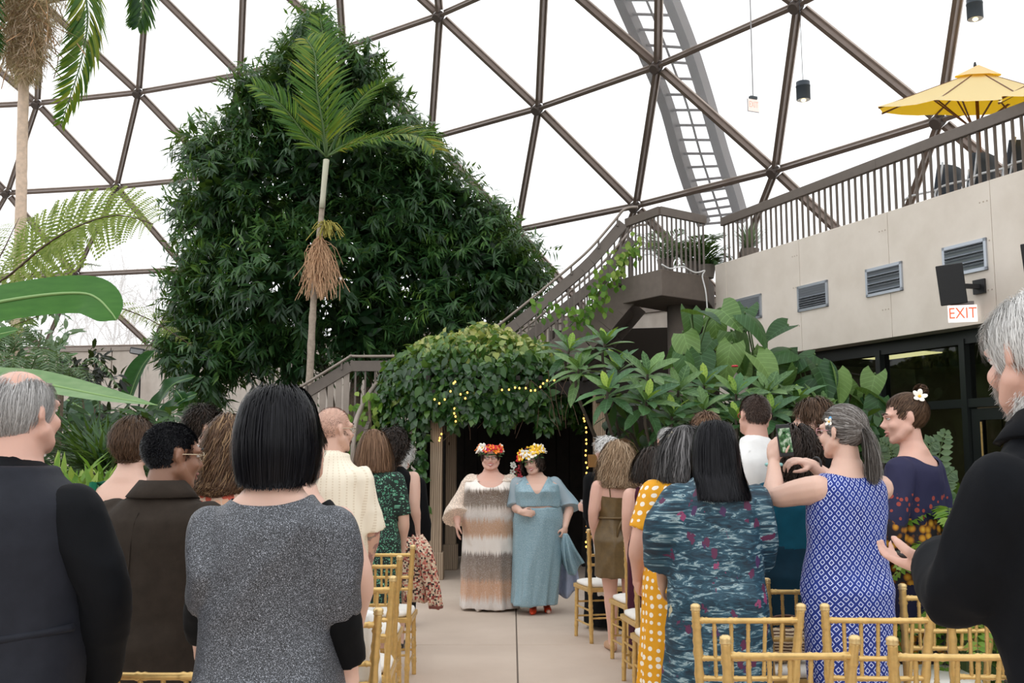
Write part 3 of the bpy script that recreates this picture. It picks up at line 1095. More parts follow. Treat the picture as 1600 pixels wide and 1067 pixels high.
def build_vine():
    """the mound of vine over the arbour: 300 nearest leaves each their own, the rest joined"""
    rng = np.random.default_rng(11)
    ctr = np.array([-.45, 14.0, 2.28]); rad = np.array([1.45, 1.55, 1.05])
    root = empty('climbing_vine', (0, 14, 0), label='dense mound of climbing vine covering the timber arbour', cat='vine')
    off = np.array([0, 14, 0])
    n = 6200
    d = rand_dirs(n * 2, rng); d = d[(d[:, 2] > -.05) & (d[:, 1] < .75)][:n]
    bumps = 1 + .05 * np.sin(d[:, 0] * 9 + 1) * np.sin(d[:, 2] * 8) + rng.uniform(-.10, .04, len(d))
    P = ctr + d * rad * bumps[:, None]
    N_ = unit(d / rad)
    # the curtain in front
    m = 3000
    u = rng.uniform(-1, 1, m)
    x = ctr[0] + u * rad[0]
    y = ctr[1] - rad[1] * np.sqrt(np.clip(1 - u * u, 0, 1)) * rng.uniform(.88, 1.02, m)
    low = np.where(x < -1.09, .85, np.where(x < -.7, 2.0, 1.98)) + .10 * np.sin(x * 11) + .05 * np.sin(x * 29)
    z = low + (2.35 - low) * rng.uniform(0, 1, m) ** .8
    nn = unit(np.stack([u * .8, -np.sqrt(np.clip(1 - u * u, 0.05, 1)), np.full(m, .25)], 1))
    P = np.vstack([P, np.stack([x, y, z], 1)]); N_ = np.vstack([N_, nn])
    k = len(P)
    D = unit(np.array([0, -.25, -1]) + rng.normal(0, .62, (k, 3)) + .25 * N_)
    N_ = unit(N_ + rng.normal(0, .5, (k, 3)) + np.array([0, 0, .15]))
    L = rng.uniform(.09, .155, k); W = L * rng.uniform(.55, .7, k)
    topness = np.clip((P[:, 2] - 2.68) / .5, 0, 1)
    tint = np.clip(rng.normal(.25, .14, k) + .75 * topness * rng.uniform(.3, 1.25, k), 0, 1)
    front = np.argsort(P[:, 1] - 0.3 * L * 10)
    cand = front[:2600]
    pick = rng.choice(cand, 290, replace=False)
    mask = np.ones(k, bool); mask[pick] = False
    leaves('foliage', root, M_leaf_vine, (P - off)[mask], D[mask], N_[mask], L[mask], W[mask], tint[mask], fold=.2, droop=.25, fine=True, kind='stuff')
    shape = lambda t: max(0.0, math.sin(math.pi * t ** .7)) ** .8
    meshes = []
    for q, (dk, lt) in enumerate((((.02, .065, .016), (.05, .13, .03)), ((.03, .09, .02), (.09, .19, .04)), ((.10, .20, .035), (.34, .38, .10)))):
        ml = solid_leaf_mat('vine_leaf_%s' % ('deep', 'mid', 'young')[q], dk, lt)
        me = leaf_mesh('leaf', 1.0, .62, 5, 1, shape, .25, .25, .12, q); me.materials.append(ml); meshes.append(me)
    for i in pick:
        q = 0 if tint[i] < .3 else (1 if tint[i] < .55 else 2)
        place_leaf('leaf', meshes[q], root, Vector(P[i] - off + N_[i] * .03), Vector(D[i]), Vector(N_[i]), L[i] * 1.15)
    # bare stems hanging at the front
    st = MB()
    for i in range(26):
        px = rng.uniform(690, 900); s = at(px, rng.uniform(560, 640), 12.6); e = at(px + rng.normal(0, 18), rng.uniform(650, 690), 12.6)
        st.tube(smooth_path([tuple(Vector(s) - Vector(off)), tuple((Vector(s) + Vector(e)) / 2 + Vector((rng.normal(0, .1), 0, 0)) - Vector(off)), tuple(Vector(e) - Vector(off))], 7), .0035, 4)
    st.build('bare_stems', mat('vine_stem', rgb(90, 70, 55), .8), root)
    # bright shoots at the left foot
    q = 240
    PP = np.stack([rng.normal(-1.86, .15, q), rng.normal(13.35, .12, q), rng.uniform(1.5, 2.4, q)], 1)
    sh = empty('young_vine_shrub', (-1.9, 13.2, 0), label='bright lime green shoots left of the arbour below the curved handrail', cat='shrub')
    leaves('foliage', sh, M_leaf_lime, PP - np.array([-1.9, 13.2, 0]), np.array([0, -.4, -.8]) + rng.normal(0, .5, (q, 3)), np.array([0, -1, .4]) + rng.normal(0, .4, (q, 3)),
           rng.uniform(.10, .17, q), .075, rng.uniform(0, .9, q), fine=True, kind='stuff')
    MB().tube(smooth_path([(0, 0, 0), (.05, 0, 1.2), (0, .05, 2.3)], 8), .02, 6).build('stem', M_bark, sh)
    # vine that climbs along the stair
    sv = empty('stair_vine', (1.3, 15.5, 3.2), label='pale green vine trailing along the stair railing below the landing', cat='vine')
    PP, TT = [], []
    for (a, b, nn_) in (((1000, 375), (945, 440), 46), ((945, 440), (900, 500), 40), ((985, 385), (960, 420), 26), ((960, 430), (930, 470), 34), ((905, 490), (935, 520), 16), ((870, 480), (905, 505), 16), ((838, 478), (862, 490), 12)):
        for i in range(nn_):
            f = rng.uniform(0, 1)
            p = at(a[0] + (b[0] - a[0]) * f + rng.normal(0, 9), a[1] + (b[1] - a[1]) * f + rng.normal(0, 10), 15.45 + rng.uniform(-.12, .1))
            PP.append(tuple(p)); TT.append(rng.uniform(.3, 1) if a[1] < 400 else rng.uniform(0, .6))
    PP = np.array(PP); q = len(PP)
    leaves('foliage', sv, M_leaf_lime, PP - np.array([1.3, 15.5, 3.2]), np.array([0, -.3, -1]) + rng.normal(0, .5, (q, 3)), np.array([0, -1, .4]) + rng.normal(0, .4, (q, 3)), rng.uniform(.09, .15, q), .085, np.array(TT), fine=True, kind='stuff')
    v = [at(x, y, 15.55) - Vector((1.3, 15.5, 3.2)) for x, y in ((1002, 372), (975, 400), (948, 440), (915, 480), (890, 510))]
    MB().tube(smooth_path([tuple(p) for p in v], 20), .012, 5).build('stem', M_green_stem, sv)


build_vine()


def build_plumeria():
    rng = np.random.default_rng(21)
    shape = lambda t: max(0.0, min(1, t * 2.2)) * max(0.0, (1 - t ** 5)) ** .6 if t < 1 else 0.0
    meshes = []
    for q, (dk, lt) in enumerate((((.024, .085, .032), (.075, .18, .07)), ((.05, .13, .04), (.16, .28, .09)), ((.15, .30, .03), (.34, .48, .06)))):
        ml = solid_leaf_mat('plumeria_leaf_%s' % ('deep', 'mid', 'young')[q], dk, lt, .38)
        for v in range(2):
            me = leaf_mesh('leaf', .36, .128, 6, 1, shape, (.18, .4)[v], .22, 0, q * 3 + v); me.materials.append(ml); meshes.append(me)
    W = [(945, 535, 11.0), (905, 575, 10.9), (950, 610, 10.4), (890, 545, 11.4), (1012, 585, 10.8), (1010, 625, 10.5), (965, 575, 11.4), (1060, 610, 10.9), (1050, 648, 10.6),
         (1100, 600, 11.2), (1100, 640, 10.7), (1150, 615, 11.0), (1150, 655, 10.6), (1200, 612, 11.2), (1205, 645, 10.8), (1245, 628, 11.2), (1285, 640, 11.4)]
    root = empty('plumeria_shrub', (2.0, 11.3, 0), label='plumeria shrub with whorls of long glossy leaves right of the arbour', cat='shrub')
    o = Vector((2.0, 11.3, 0))
    for i, (px, py, Y) in enumerate(W):
        c = at(px, py, Y) - o
        ax = Vector((rng.normal(0, .18), -.45 + rng.normal(0, .12), .9)).normalized()
        R = frame(ax.orthogonal(), ax).to_3x3()
        n = 17
        for k in range(n):
            a = k * 2.39996 + rng.uniform(-.2, .2)
            e = math.radians(68 - 95 * (k / n) + rng.uniform(-8, 8))
            d = R @ Vector((math.cos(a) * math.cos(e), math.sin(a) * math.cos(e), math.sin(e)))
            nrm = R @ Vector((-math.cos(a) * math.sin(e), -math.sin(a) * math.sin(e), math.cos(e)))
            q = 2 if (k < 2 and i % 3 != 1) else (1 if (i % 3 == 1 or k % 4 == 0) else 0)
            place_leaf('leaf', meshes[q * 2 + (k % 2)], root, c - ax * (.10 * k / n), d, nrm, rng.uniform(.8, 1.12) * (1.0 if k > 2 else .7))
        b = Vector((-.05 + .15 * i * .5, .35, .0))
        MB().tube(smooth_path([tuple(b), (b.x * .5 + c.x * .5, b.y, .9), tuple(c - Vector((0, 0, .35))), tuple(c)], 12), np.linspace(.026, .014, 12), 6).build('stem', mat('shaded_plumeria_bark', rgb(72, 64, 54), .85), root, smooth=True)
    # shade leaves low down, joined
    n = 900
    P = np.stack([rng.uniform(1.45, 4.6, n), rng.uniform(11.3, 12.3, n), rng.uniform(.5, 1.75, n)], 1)
    P = np.vstack([P, np.stack([rng.uniform(1.0, 3.6, 260), rng.uniform(11.1, 11.9, 260), rng.uniform(1.7, 2.2, 260)], 1)]); n = len(P)
    leaves('lower_foliage', root, M_leaf_mid, P - np.array(o), rand_dirs(n, rng) + np.array([0, -.5, -.5]), rand_dirs(n, rng) * .5 + np.array([0, -.3, 1]), rng.uniform(.2, .34, n), .10, rng.uniform(0, .45, n), fine=True, kind='stuff')
    fl = MB()
    for k in range(5):
        a = k * 1.257
        fl.ell((.02 * math.cos(a), .02 * math.sin(a), 0), (.02, .02, .012), None, 8, 5)
    p = at(1148, 572, 11.0) - o
    fl.xf(Matrix.Translation(p)).build('flower', mat('red_petal', (.6, .04, .06), .5), root)


build_plumeria()


def build_bigleaf():
    rng = np.random.default_rng(31)
    shape = lambda t: max(0.0, math.sin(math.pi * min(1, (t * .93 + .07)) ** .62)) ** .75
    meshes = []
    for q, (dk, lt) in enumerate((((.022, .075, .026), (.07, .17, .055)), ((.09, .19, .055), (.20, .33, .10)))):
        ml = solid_leaf_mat('heart_leaf_%s' % ('deep', 'pale')[q], dk, lt, .42, .3, 75.0, .005)
        for v in range(2):
            me = leaf_mesh('leaf', .52, .44, 8, 3, shape, (.45, .85)[v], (.42, -.22)[v], .24, q * 5 + v); me.materials.append(ml); meshes.append(me)
    o = Vector((3.0, 12.6, 0))
    root = empty('heart_leaf_plant', o, label='tall plant with huge heart-shaped leaves in front of the cream wall', cat='plant')
    L = [(1082, 512, .95), (1105, 488, .9), (1138, 490, 1.0), (1120, 520, .8), (1160, 500, .9), (1188, 500, .9), (1210, 515, .8), (1098, 545, .9), (1072, 535, .9), (1150, 535, 1.0),
         (1180, 540, 1.05), (1215, 545, .9), (1135, 560, .9), (1165, 570, .9), (1200, 575, 1.0), (1230, 575, .95), (1250, 560, .8), (1100, 575, .85), (1080, 580, .8), (1265, 585, .9),
         (1290, 590, 1.05), (1318, 600, .95), (1245, 605, .9), (1275, 620, .9), (1305, 628, 1.0), (1340, 612, .9), (1335, 645, .85), (1215, 610, .8), (1180, 600, .8), (1360, 610, .8), (1125, 600, .8), (1060, 560, .7),
         (1378, 618, .8), (1290, 655, .9), (1250, 645, .9), (1370, 650, .8), (1345, 670, .9), (1390, 660, .8), (1395, 690, .8)]
    hub = {}
    for i, (px, py, s) in enumerate(L):
        Y = 12.0 + .5 * rng.uniform(-1, 1) + (.3 if py < 530 else 0)
        c = at(px, py, Y) - o
        d = Vector((rng.normal(0, .6), -.5 + rng.normal(0, .25), -.6 + rng.normal(0, .35)))
        n = Vector((rng.normal(0, .45), -.6, .65 + rng.normal(0, .25)))
        top = c - d.normalized() * .22
        place_leaf('leaf', meshes[int(rng.integers(0, 4))], root, top, d, n, s * .88)
        k = int((px - 1050) / 90)
        h = hub.setdefault(k, Vector((at(1050 + 90 * k + 40, 600, 12.5).x, 12.5, 0)) - o)
        q = h + Vector((0, 0, max(.6, top.z - .55)))
        MB().tube(smooth_path([tuple(q), tuple(q.lerp(top, .6) + Vector((0, .1, .15))), tuple(top + Vector((0, .02, .02))), tuple(top)], 8), .011, 5).build('petiole', M_green_stem, root, smooth=True)
    for h in hub.values():
        MB().tube(smooth_path([tuple(h), tuple(h + Vector((.05, .05, 1.2))), tuple(h + Vector((0, 0, 2.6)))], 10), np.linspace(.04, .02, 10), 7).build('stem', M_green_stem, root, smooth=True)


build_bigleaf()


def blade(name, parent, spine, width, m, normal=(0, -1, .3), nseg=26, ny=4, fold=.15, shape=None, wave=.0, stem=None, twist=0.0):
    """one broad leaf along a spine"""
    Q = smooth_path([tuple(p) for p in spine], nseg + 1)
    T = unit(np.gradient(Q, axis=0))
    nv = np.array(normal, float)
    V, F = [], []
    for i in range(nseg + 1):
        t = i / nseg
        w = width / 2 * (shape(t) if shape else max(.0, math.sin(math.pi * (.06 + .94 * t) ** .75)) ** .7)
        n2 = np.array(Matrix.Rotation(twist * t, 3, Vector(T[i])) @ Vector(nv))
        s = unit(np.cross(T[i], n2)); u = np.cross(s, T[i])
        for j in range(-ny, ny + 1):
            f = j / ny
            V.append(Q[i] + s * w * f * (1 - .1 * abs(fold)) + u * (fold * w * abs(f) + wave * math.sin(t * 17 + f * 2) * abs(f)))
    c = 2 * ny + 1
    for i in range(nseg):
        for j in range(c - 1):
            a = i * c + j
            F.append((a, a + 1, a + c + 1, a + c))
    me = np_mesh(name, np.array(V), np.array(F), True)
    o = link(name, me, m, parent)
    MB().tube(Q, np.linspace(.014, .004, len(Q)) * (width / .35) ** .5, 6).build('midrib', stem or mat('pale_midrib', (.22, .36, .12), .5), o, smooth=True)
    return o


def broad_mat(name, a, b, trans=.35, scale=3):
    t = NT(name)
    n = t.n('TexNoise', None, Vector=t.n('Mapping', None, Vector=t.obj(), Scale=(3, 3, 14)).outputs[0], Scale=scale, Detail=4)
    c = t.ramp(n.outputs['Fac'], [(.3, a), (.7, b)])
    t.set(Base_Color=c, Roughness=.38)
    tr = t.n('BsdfTranslucent', None, Color=t.mix(.3, c, (.25, .6, .03)))
    mx = t.n('MixShader', None, i0=trans, i1=t.b.outputs[0], i2=tr.outputs[0])
    t.t.links.new(mx.outputs[0], t.out.inputs[0])
    return t.m


M_broad = broad_mat('broad_leaf_green', (.03, .15, .02), (.055, .21, .03), .5)
M_broad_pale = broad_mat('broad_leaf_pale', (.16, .30, .12), (.26, .40, .19), .3)
M_broad_dark = broad_mat('broad_leaf_dark', (.012, .05, .022), (.03, .10, .04), .25)


def clump(name, label, cat, px, py, Y, n, L, W, m, spread=.5, up=1.0, droop=.35, hpx=None, tint=(0, 1), seed=1, group=None):
    """a tuft of strap leaves rising from one foot"""
    rng = np.random.default_rng(seed)
    p = at(px, py, Y)
    root = empty(name, (p.x, Y, 0), label=label, cat=cat, group=group)
    P = np.stack([rng.normal(0, .06, n), rng.normal(0, .06, n), np.full(n, p.z) + rng.normal(0, .03, n)], 1)
    D = np.stack([rng.normal(0, spread, n), rng.normal(0, spread, n), np.abs(rng.normal(up, .3, n))], 1)
    leaves('leaf_tuft', root, m, P, D, np.stack([-D[:, 0], -D[:, 1] - .3, np.full(n, .8)], 1), L * rng.uniform(.7, 1.15, n), W, rng.uniform(*tint, n), fold=.3, droop=droop, fine=True, kind='stuff')
    MB().tube([(0, 0, 0), (.02, .02, max(.05, p.z) * .5), (0, 0, max(.05, p.z))], .014, 7).build('stem', M_bark, root)
    return root


def bush(name, label, cat, boxes, m, n, L, W, seed, Y0, Y1, tint=(0, 1), group=None, dz=0.0):
    """boxes: pixel rectangles filled with leaves between the distances Y0 and Y1, on branching stems"""
    rng = np.random.default_rng(seed)
    cx = sum(b[0] + b[2] for b in boxes) / (2 * len(boxes)); Ym = (Y0 + Y1) / 2
    foot = Vector((at(cx, 718, Ym).x, Ym, 0))
    root = empty(name, foot, label=label, cat=cat, group=group)
    area = [(b[2] - b[0]) * (b[3] - b[1]) for b in boxes]
    P, D = [], []
    for b, a in zip(boxes, area):
        k = int(n * a / sum(area))
        for i in range(k):
            u, v = rng.uniform(-1, 1), rng.uniform(-1, 1)
            q = at((b[0] + b[2]) / 2 + u * (b[2] - b[0]) / 2, (b[1] + b[3]) / 2 + v * (b[3] - b[1]) / 2, rng.uniform(Y0, Y1))
            if q.z < .02: q.z = .02 + rng.uniform(0, .2)
            P.append(tuple(q - foot)); D.append((rng.normal(u * .4, .6), -.35 + rng.normal(0, .5), rng.normal(-.1, .5)))
    P = np.array(P); k = len(P)
    leaves('foliage', root, m, P, D, np.array([0, -.5, 1]) + rng.normal(0, .45, (k, 3)), L * rng.uniform(.7, 1.2, k), W, rng.uniform(*tint, k), fold=.2, droop=.25, fine=True, kind='stuff')
    for b in boxes:
        q = at((b[0] + b[2]) / 2, (b[1] + b[3]) / 2, Ym) - foot
        MB().tube(smooth_path([(0, 0, 0), (q.x * .3, 0, max(.1, q.z * .5)), tuple(q)], 8), np.linspace(.02, .008, 8), 5).build('stem', M_bark, root)
    return root


def build_left_garden():
    # near broad leaves
    o = Vector((-3.4, 5.6, 0))
    r = empty('banana_plant', o, label='banana-like plant whose broad green leaf with a folded tip crosses the left edge', cat='plant')
    t = lambda x, y, Y: at(x, y, Y) - o
    sh = lambda u: .93 if u < .6 else max(.03, .93 * (1 - ((u - .6) / .4) ** 2.2))
    blade('leaf', r, [t(-120, 505, 5.5), t(-30, 478, 5.35), t(60, 462, 5.25), t(125, 458, 5.2), t(152, 466, 5.15), t(172, 486, 5.1), t(182, 500, 5.08)], .24, M_broad, (0, -1, .25), fold=-.12, shape=sh)
    blade('leaf', r, [t(-100, 560, 5.4), t(-30, 530, 5.3), t(10, 520, 5.25), t(28, 516, 5.2)], .10, M_broad, (0, -1, .6))
    MB().tube(smooth_path([(0, 0, 0), (.1, 0, 1.0), tuple(t(-120, 505, 5.5))], 10), np.linspace(.06, .02, 10), 8).build('stem', M_green_stem, r, smooth=True)
    o = Vector((-2.9, 4.9, 0))
    r = empty('banana_plant', o, label='plant with a long pale green leaf pointing right, above the grey-haired man', cat='plant')
    t = lambda x, y, Y: at(x, y, Y) - o
    sh = lambda u: max(.02, min(1, .75 + u) * (1 - u ** 2.4))
    blade('leaf', r, [t(-10, 588, 4.9), t(70, 600, 4.8), t(160, 618, 4.7), t(246, 633, 4.6)], .15, M_broad_pale, (.05, -.75, .65), fold=.25, shape=sh)
    MB().tube(smooth_path([(0, 0, 0), (.1, 0, .9), tuple(t(-10, 588, 4.9))], 10), np.linspace(.05, .02, 10), 8).build('stem', M_green_stem, r, smooth=True)
    # strelitzia-like leaves farther back
    o = Vector((-4.6, 11.8, 0))
    r = empty('bird_of_paradise_plant', o, label='upright dark paddle leaves in front of the concrete wall on the left', cat='plant')
    t = lambda x, y, Y: at(x, y, Y) - o
    blade('leaf', r, [t(200, 632, 11.8), t(210, 600, 11.7), t(224, 570, 11.6), t(242, 548, 11.5)], .30, M_broad_dark, (-.5, -1, .1), fold=.5)
    blade('leaf', r, [t(85, 560, 12.4), t(93, 545, 12.4), t(104, 530, 12.3), t(110, 520, 12.3)], .13, M_broad_dark, (-.5, -1, .1), fold=.5)
    blade('leaf', r, [t(92, 572, 12.0), t(105, 560, 11.9), t(122, 552, 11.8)], .15, M_broad, (0, -.6, .8), fold=.3)
    blade('leaf', r, [t(240, 655, 11.2), t(252, 625, 11.1), t(272, 600, 11.0), t(305, 588, 11.0)], .22, M_broad_dark, (0, -.7, .6), fold=.4, wave=.02)
    blade('leaf', r, [t(255, 665, 11.0), t(268, 640, 10.9), t(285, 625, 10.8), t(308, 615, 10.8)], .24, M_broad_dark, (.1, -.8, .6), fold=.3, wave=.02)
    blade('leaf', r, [t(292, 660, 11.0), t(290, 640, 10.9), t(284, 622, 10.8), t(275, 610, 10.8)], .22, M_broad_dark, (-.3, -.8, .5), fold=.3, wave=.02)
    blade('leaf', r, [t(105, 625, 11.5), t(130, 640, 11.4), t(150, 660, 11.3), t(168, 690, 11.3)], .36, M_broad_dark, (.3, -.8, .5), fold=.3)
    for x, y in ((200, 632), (240, 655), (255, 665), (292, 660), (105, 625), (92, 572), (85, 560)):
        MB().tube(smooth_path([(0, 0, 0), tuple(t(x, y + 60, 11.8)), tuple(t(x, y, 11.8 if x < 230 else 11.1))], 8), .018, 6).build('stem', M_green_stem, r, smooth=True)
    # tree fern
    o = Vector((-3.9, 6.6, 0))
    r = empty('tree_fern', o, label='tree fern with feathery yellow-green fronds at the left edge', cat='fern')
    t = lambda x, y, Y: at(x, y, Y) - o
    crown = t(-45, 470, 6.6)
    MB().tube([(0, 0, 0), tuple(crown * .5 + Vector((.05, 0, 0))), tuple(crown)], [.09, .07, .06], 10).build('trunk', M_bark, r, smooth=True)
    dk = mat('dark_rachis', rgb(70, 50, 35), .7)
    frond('frond', r, [crown, t(15, 430, 6.4), t(70, 384, 6.3), t(125, 352, 6.2), t(185, 336, 6.1), t(240, 350, 6.0)], M_leaf_fern, 30, .36, .06, .45, .15, .3, (.1, -.9, .45), sub=12, stem=.010, stem_m=dk, tint=.5, tvar=.3)
    frond('frond', r, [crown, t(20, 440, 6.7), t(80, 420, 6.8), t(130, 412, 6.9), t(158, 416, 6.9)], M_leaf_fern, 20, .14, .04, .5, .1, .3, (0, -.4, 1), sub=7, stem=.008, stem_m=dk, tint=.15, tvar=.15)
    frond('frond', r, [crown, t(40, 470, 6.2), t(110, 470, 6.1), t(175, 478, 6.0), t(235, 500, 5.9), t(300, 540, 5.8)], M_leaf_fern, 26, .13, .04, .5, .2, .3, (.1, -.6, .8), sub=7, stem=.008, stem_m=dk, tint=.55, tvar=.25, t0=.36)
    frond('frond', r, [crown, t(-10, 520, 6.4), t(30, 505, 6.4), t(70, 490, 6.4)], M_leaf_fern, 16, .16, .04, .5, .2, .3, (0, -.6, .8), sub=7, stem=.008, stem_m=dk, tint=.2, tvar=.2)
    frond('frond', r, [crown, t(0, 400, 7.0), t(20, 360, 7.3), t(30, 340, 7.6)], M_leaf_fern, 18, .26, .04, .5, .2, .3, (0, -.9, .4), sub=8, stem=.008, stem_m=dk, tint=.5, tvar=.3)
    # grey-green ferns behind
    for i, (x, y, Y) in enumerate(((40, 600, 9.0), (95, 610, 9.4), (10, 560, 9.6))):
        foot = Vector((at(x, y, Y).x, Y, 0))
        r = empty('shade_fern', foot, label=('drooping grey-green fern behind the old man\'s head', 'drooping grey-green fern below the dark-leaved shrub', 'grey-green fern farthest left under the broad leaf')[i], cat='fern', group='grey-green ferns')
        c = at(x, y, Y) - foot
        rr = np.random.default_rng(40 + i)
        for k in range(9):
            a = k * .7 + rr.uniform(-.2, .2)
            e = c + Vector((math.cos(a) * .55, math.sin(a) * .4, rr.uniform(-.1, .25)))
            frond('frond', r, [c, c.lerp(e, .5) + Vector((0, 0, .22)), e + Vector((0, 0, -.15))], M_leaf_blue, 22, .13, .016, .4, .1, .4, stem=.006, stem_m=M_green_stem, tint=.35, tvar=.3)
        MB().tube([(0, 0, 0), tuple(c)], .03, 7).build('stem', M_bark, r)
    bush('dark_leaved_shrub', 'nearly black-leaved shrub against the concrete wall on the left', 'shrub', [(100, 560, 150, 600), (135, 545, 160, 575), (125, 580, 190, 610), (150, 640, 230, 665)], M_leaf_dark, 260, .15, .05, 51, 10.2, 10.7)
    clump('strap_leaf_plant', 'dark grassy plant in the bed left of the bare-shouldered woman', 'plant', 165, 735, 7.6, 220, .42, .028, M_leaf_mid, .55, .8, .4, tint=(.2, .9), seed=61)
    clump('strap_leaf_plant', 'dark grassy plant in the bed behind the bare-shouldered woman', 'plant', 140, 725, 8.6, 200, .5, .03, M_leaf_mid, .6, .8, .4, tint=(.1, .8), seed=62)
    for i, (x, y, Y) in enumerate(((105, 770, 5.2), (140, 790, 5.0), (178, 765, 5.9))):
        clump('lime_bromeliad', ('lime green strap plant nearest the old man\'s right shoulder', 'lime green strap plant behind the brown blazer\'s left shoulder', 'small lime green strap plant beside the green-strapped woman')[i], 'plant', x, y, Y, 36, .20, .032, M_leaf_lime, .5, .9, .3, tint=(.1, .9), seed=70 + i, group='lime green strap plants')
    bush('bed_shrub', 'dark green shrubbery filling the bed behind the guests on the left', 'shrub', [(60, 640, 340, 700), (90, 690, 260, 790), (-60, 600, 60, 760)], M_leaf_mid, 1500, .20, .055, 81, 8.8, 11.0, tint=(0, .75))
    bush('bed_shrub', 'low green shrubbery between the concrete wall and the lower stair flight', 'shrub', [(280, 650, 480, 720), (330, 690, 560, 800)], M_leaf_mid, 1300, .18, .055, 82, 13.2, 15.0, tint=(.05, .85))
    bush('leafy_shrub', 'leafy shrub at the far left edge below the broad leaf', 'shrub', [(-90, 500, 30, 600), (20, 470, 110, 560)], M_leaf_blue, 280, .18, .05, 83, 9.5, 11.5, tint=(.1, .7))


build_left_garden()


def build_right_garden():
    # bright ferny bed beside the man in the black suit
    o = Vector((2.35, 4.9, 0))
    for i, (x, y, Y, c) in enumerate(((1490, 860, 5.4, .7), (1500, 930, 5.1, .9), (1480, 990, 5.3, .5), (1530, 1010, 5.0, .8), (1560, 900, 5.6, .6))):
        foot = Vector((at(x, y, Y).x, Y, 0))
        r = empty('lime_fern', foot, label=('lime fern right of the bun-haired woman, highest of the bed', 'yellow-green fern in the bed between the chairs and the black suit', 'mid green fern low beside the chair with the grey bag', 'yellow-green fern lowest in the bed beside the black suit', 'fern mostly hidden behind the black suit')[i], cat='fern', group='ferns in the right bed')
        cc = at(x, y, Y) - foot
        rr = np.random.default_rng(90 + i)
        for k in range(11):
            a = k * 2.4
            e = cc + Vector((math.cos(a) * .38, math.sin(a) * .3 - .1, rr.uniform(-.12, .2)))
            frond('frond', r, [cc, cc.lerp(e, .5) + Vector((0, 0, .15)), e], M_leaf_lime, 15, .10, .03, .4, .1, .3, stem=.005, stem_m=M_green_stem, tint=c * .7, tvar=.3)
        MB().tube([(0, 0, 0), tuple(cc)], .03, 7).build('stem', M_green_stem, r)
    bush('broad_bed_shrub', 'dark glossy shrub behind the ferns beside the black suit', 'shrub', [(1470, 770, 1560, 900), (1480, 880, 1580, 1050)], M_leaf_mid, 420, .17, .08, 95, 5.6, 6.4, tint=(.3, 1))
    # thin stems with paired pale leaflets
    foot = Vector((at(1470, 800, 5.7).x, 5.7, 0))
    r = empty('pinnate_shrub', foot, label='thin shrub with paired pale leaflets right of the navy dress', cat='shrub')
    for pts in (((1462, 800), (1464, 740), (1470, 700), (1478, 672)), ((1462, 800), (1470, 770), (1478, 745), (1490, 735)), ((1462, 820), (1468, 800), (1480, 790), (1495, 785)), ((1440, 800), (1445, 740), (1450, 700), (1462, 690)), ((1400, 760), (1395, 720), (1390, 700), (1375, 690))):
        P = [at(x, y, 5.7) - foot for x, y in pts]
        frond('frond', r, P, M_leaf_blue, 8, .085, .04, .3, .1, .2, (0, -1, .3), stem=.005, stem_m=M_green_stem, tint=.35, tvar=.2, t0=.3)
    MB().tube([(0, 0, 0), tuple(at(1462, 820, 5.7) - foot)], .012, 6).build('stem', M_green_stem, r)
    bush('window_shrub', 'dark shrub between the heart-leaved plant and the glass wall', 'shrub', [(1330, 640, 1420, 720), (1250, 660, 1400, 760)], M_leaf_mid, 420, .24, .10, 97, 10.2, 11.0, tint=(.1, .8))


build_right_garden()


def build_landing_plants():
    for i, (x, y, Y, L, s) in enumerate(((1040, 400, 16.9, .75, 1), (1085, 405, 16.6, .8, 2), (1105, 410, 16.4, .6, 4))):
        foot = at(x, y + 25, Y)
        r = empty('potted_palm', foot, label=('spiky palm on the landing behind the railing corner', 'tallest bushy palm on the landing, right of its corner', 'small bushy palm next to the wall end on the landing')[i], cat='palm', group='palms on the landing')
        rr = np.random.default_rng(100 + i)
        for k in range(16):
            a = k * 2.4
            e = Vector((math.cos(a) * L * .7, math.sin(a) * L * .5, L * rr.uniform(.2, .9)))
            frond('frond', r, [Vector((0, 0, .12)), e * .5 + Vector((0, 0, .2)), e], M_leaf_mid if i else M_leaf_blue, 16, .24, .022, .7, .2, .3, stem=.006, stem_m=M_green_stem, tint=.6, tvar=.3)
        MB().lathe([(.11, 0), (.15, .22), (.14, .22), (.13, .18)], 14).build('pot', mat('grey_pot', rgb(120, 112, 105), .8), r)
    f = at(1172, 410, 16.2)
    rng = np.random.default_rng(7)
    r = empty('grass_tuft', f, label='pale spiky grass tuft behind the balcony railing', cat='plant')
    n = 260
    D = np.stack([rng.normal(0, .5, n), rng.normal(0, .5, n), np.abs(rng.normal(.9, .35, n))], 1)
    leaves('blades', r, M_leaf_blue, np.zeros((n, 3)) + np.array([0, 0, .2]), D, np.stack([-D[:, 0], -D[:, 1] - .3, np.full(n, .8)], 1), rng.uniform(.35, .62, n), .014, rng.uniform(.3, 1, n), droop=.2, kind='stuff')
    MB().lathe([(.12, 0), (.16, .22), (.15, .22), (.14, .19)], 14).build('pot', mat('grey_pot', rgb(120, 112, 105), .8), r)


build_landing_plants()


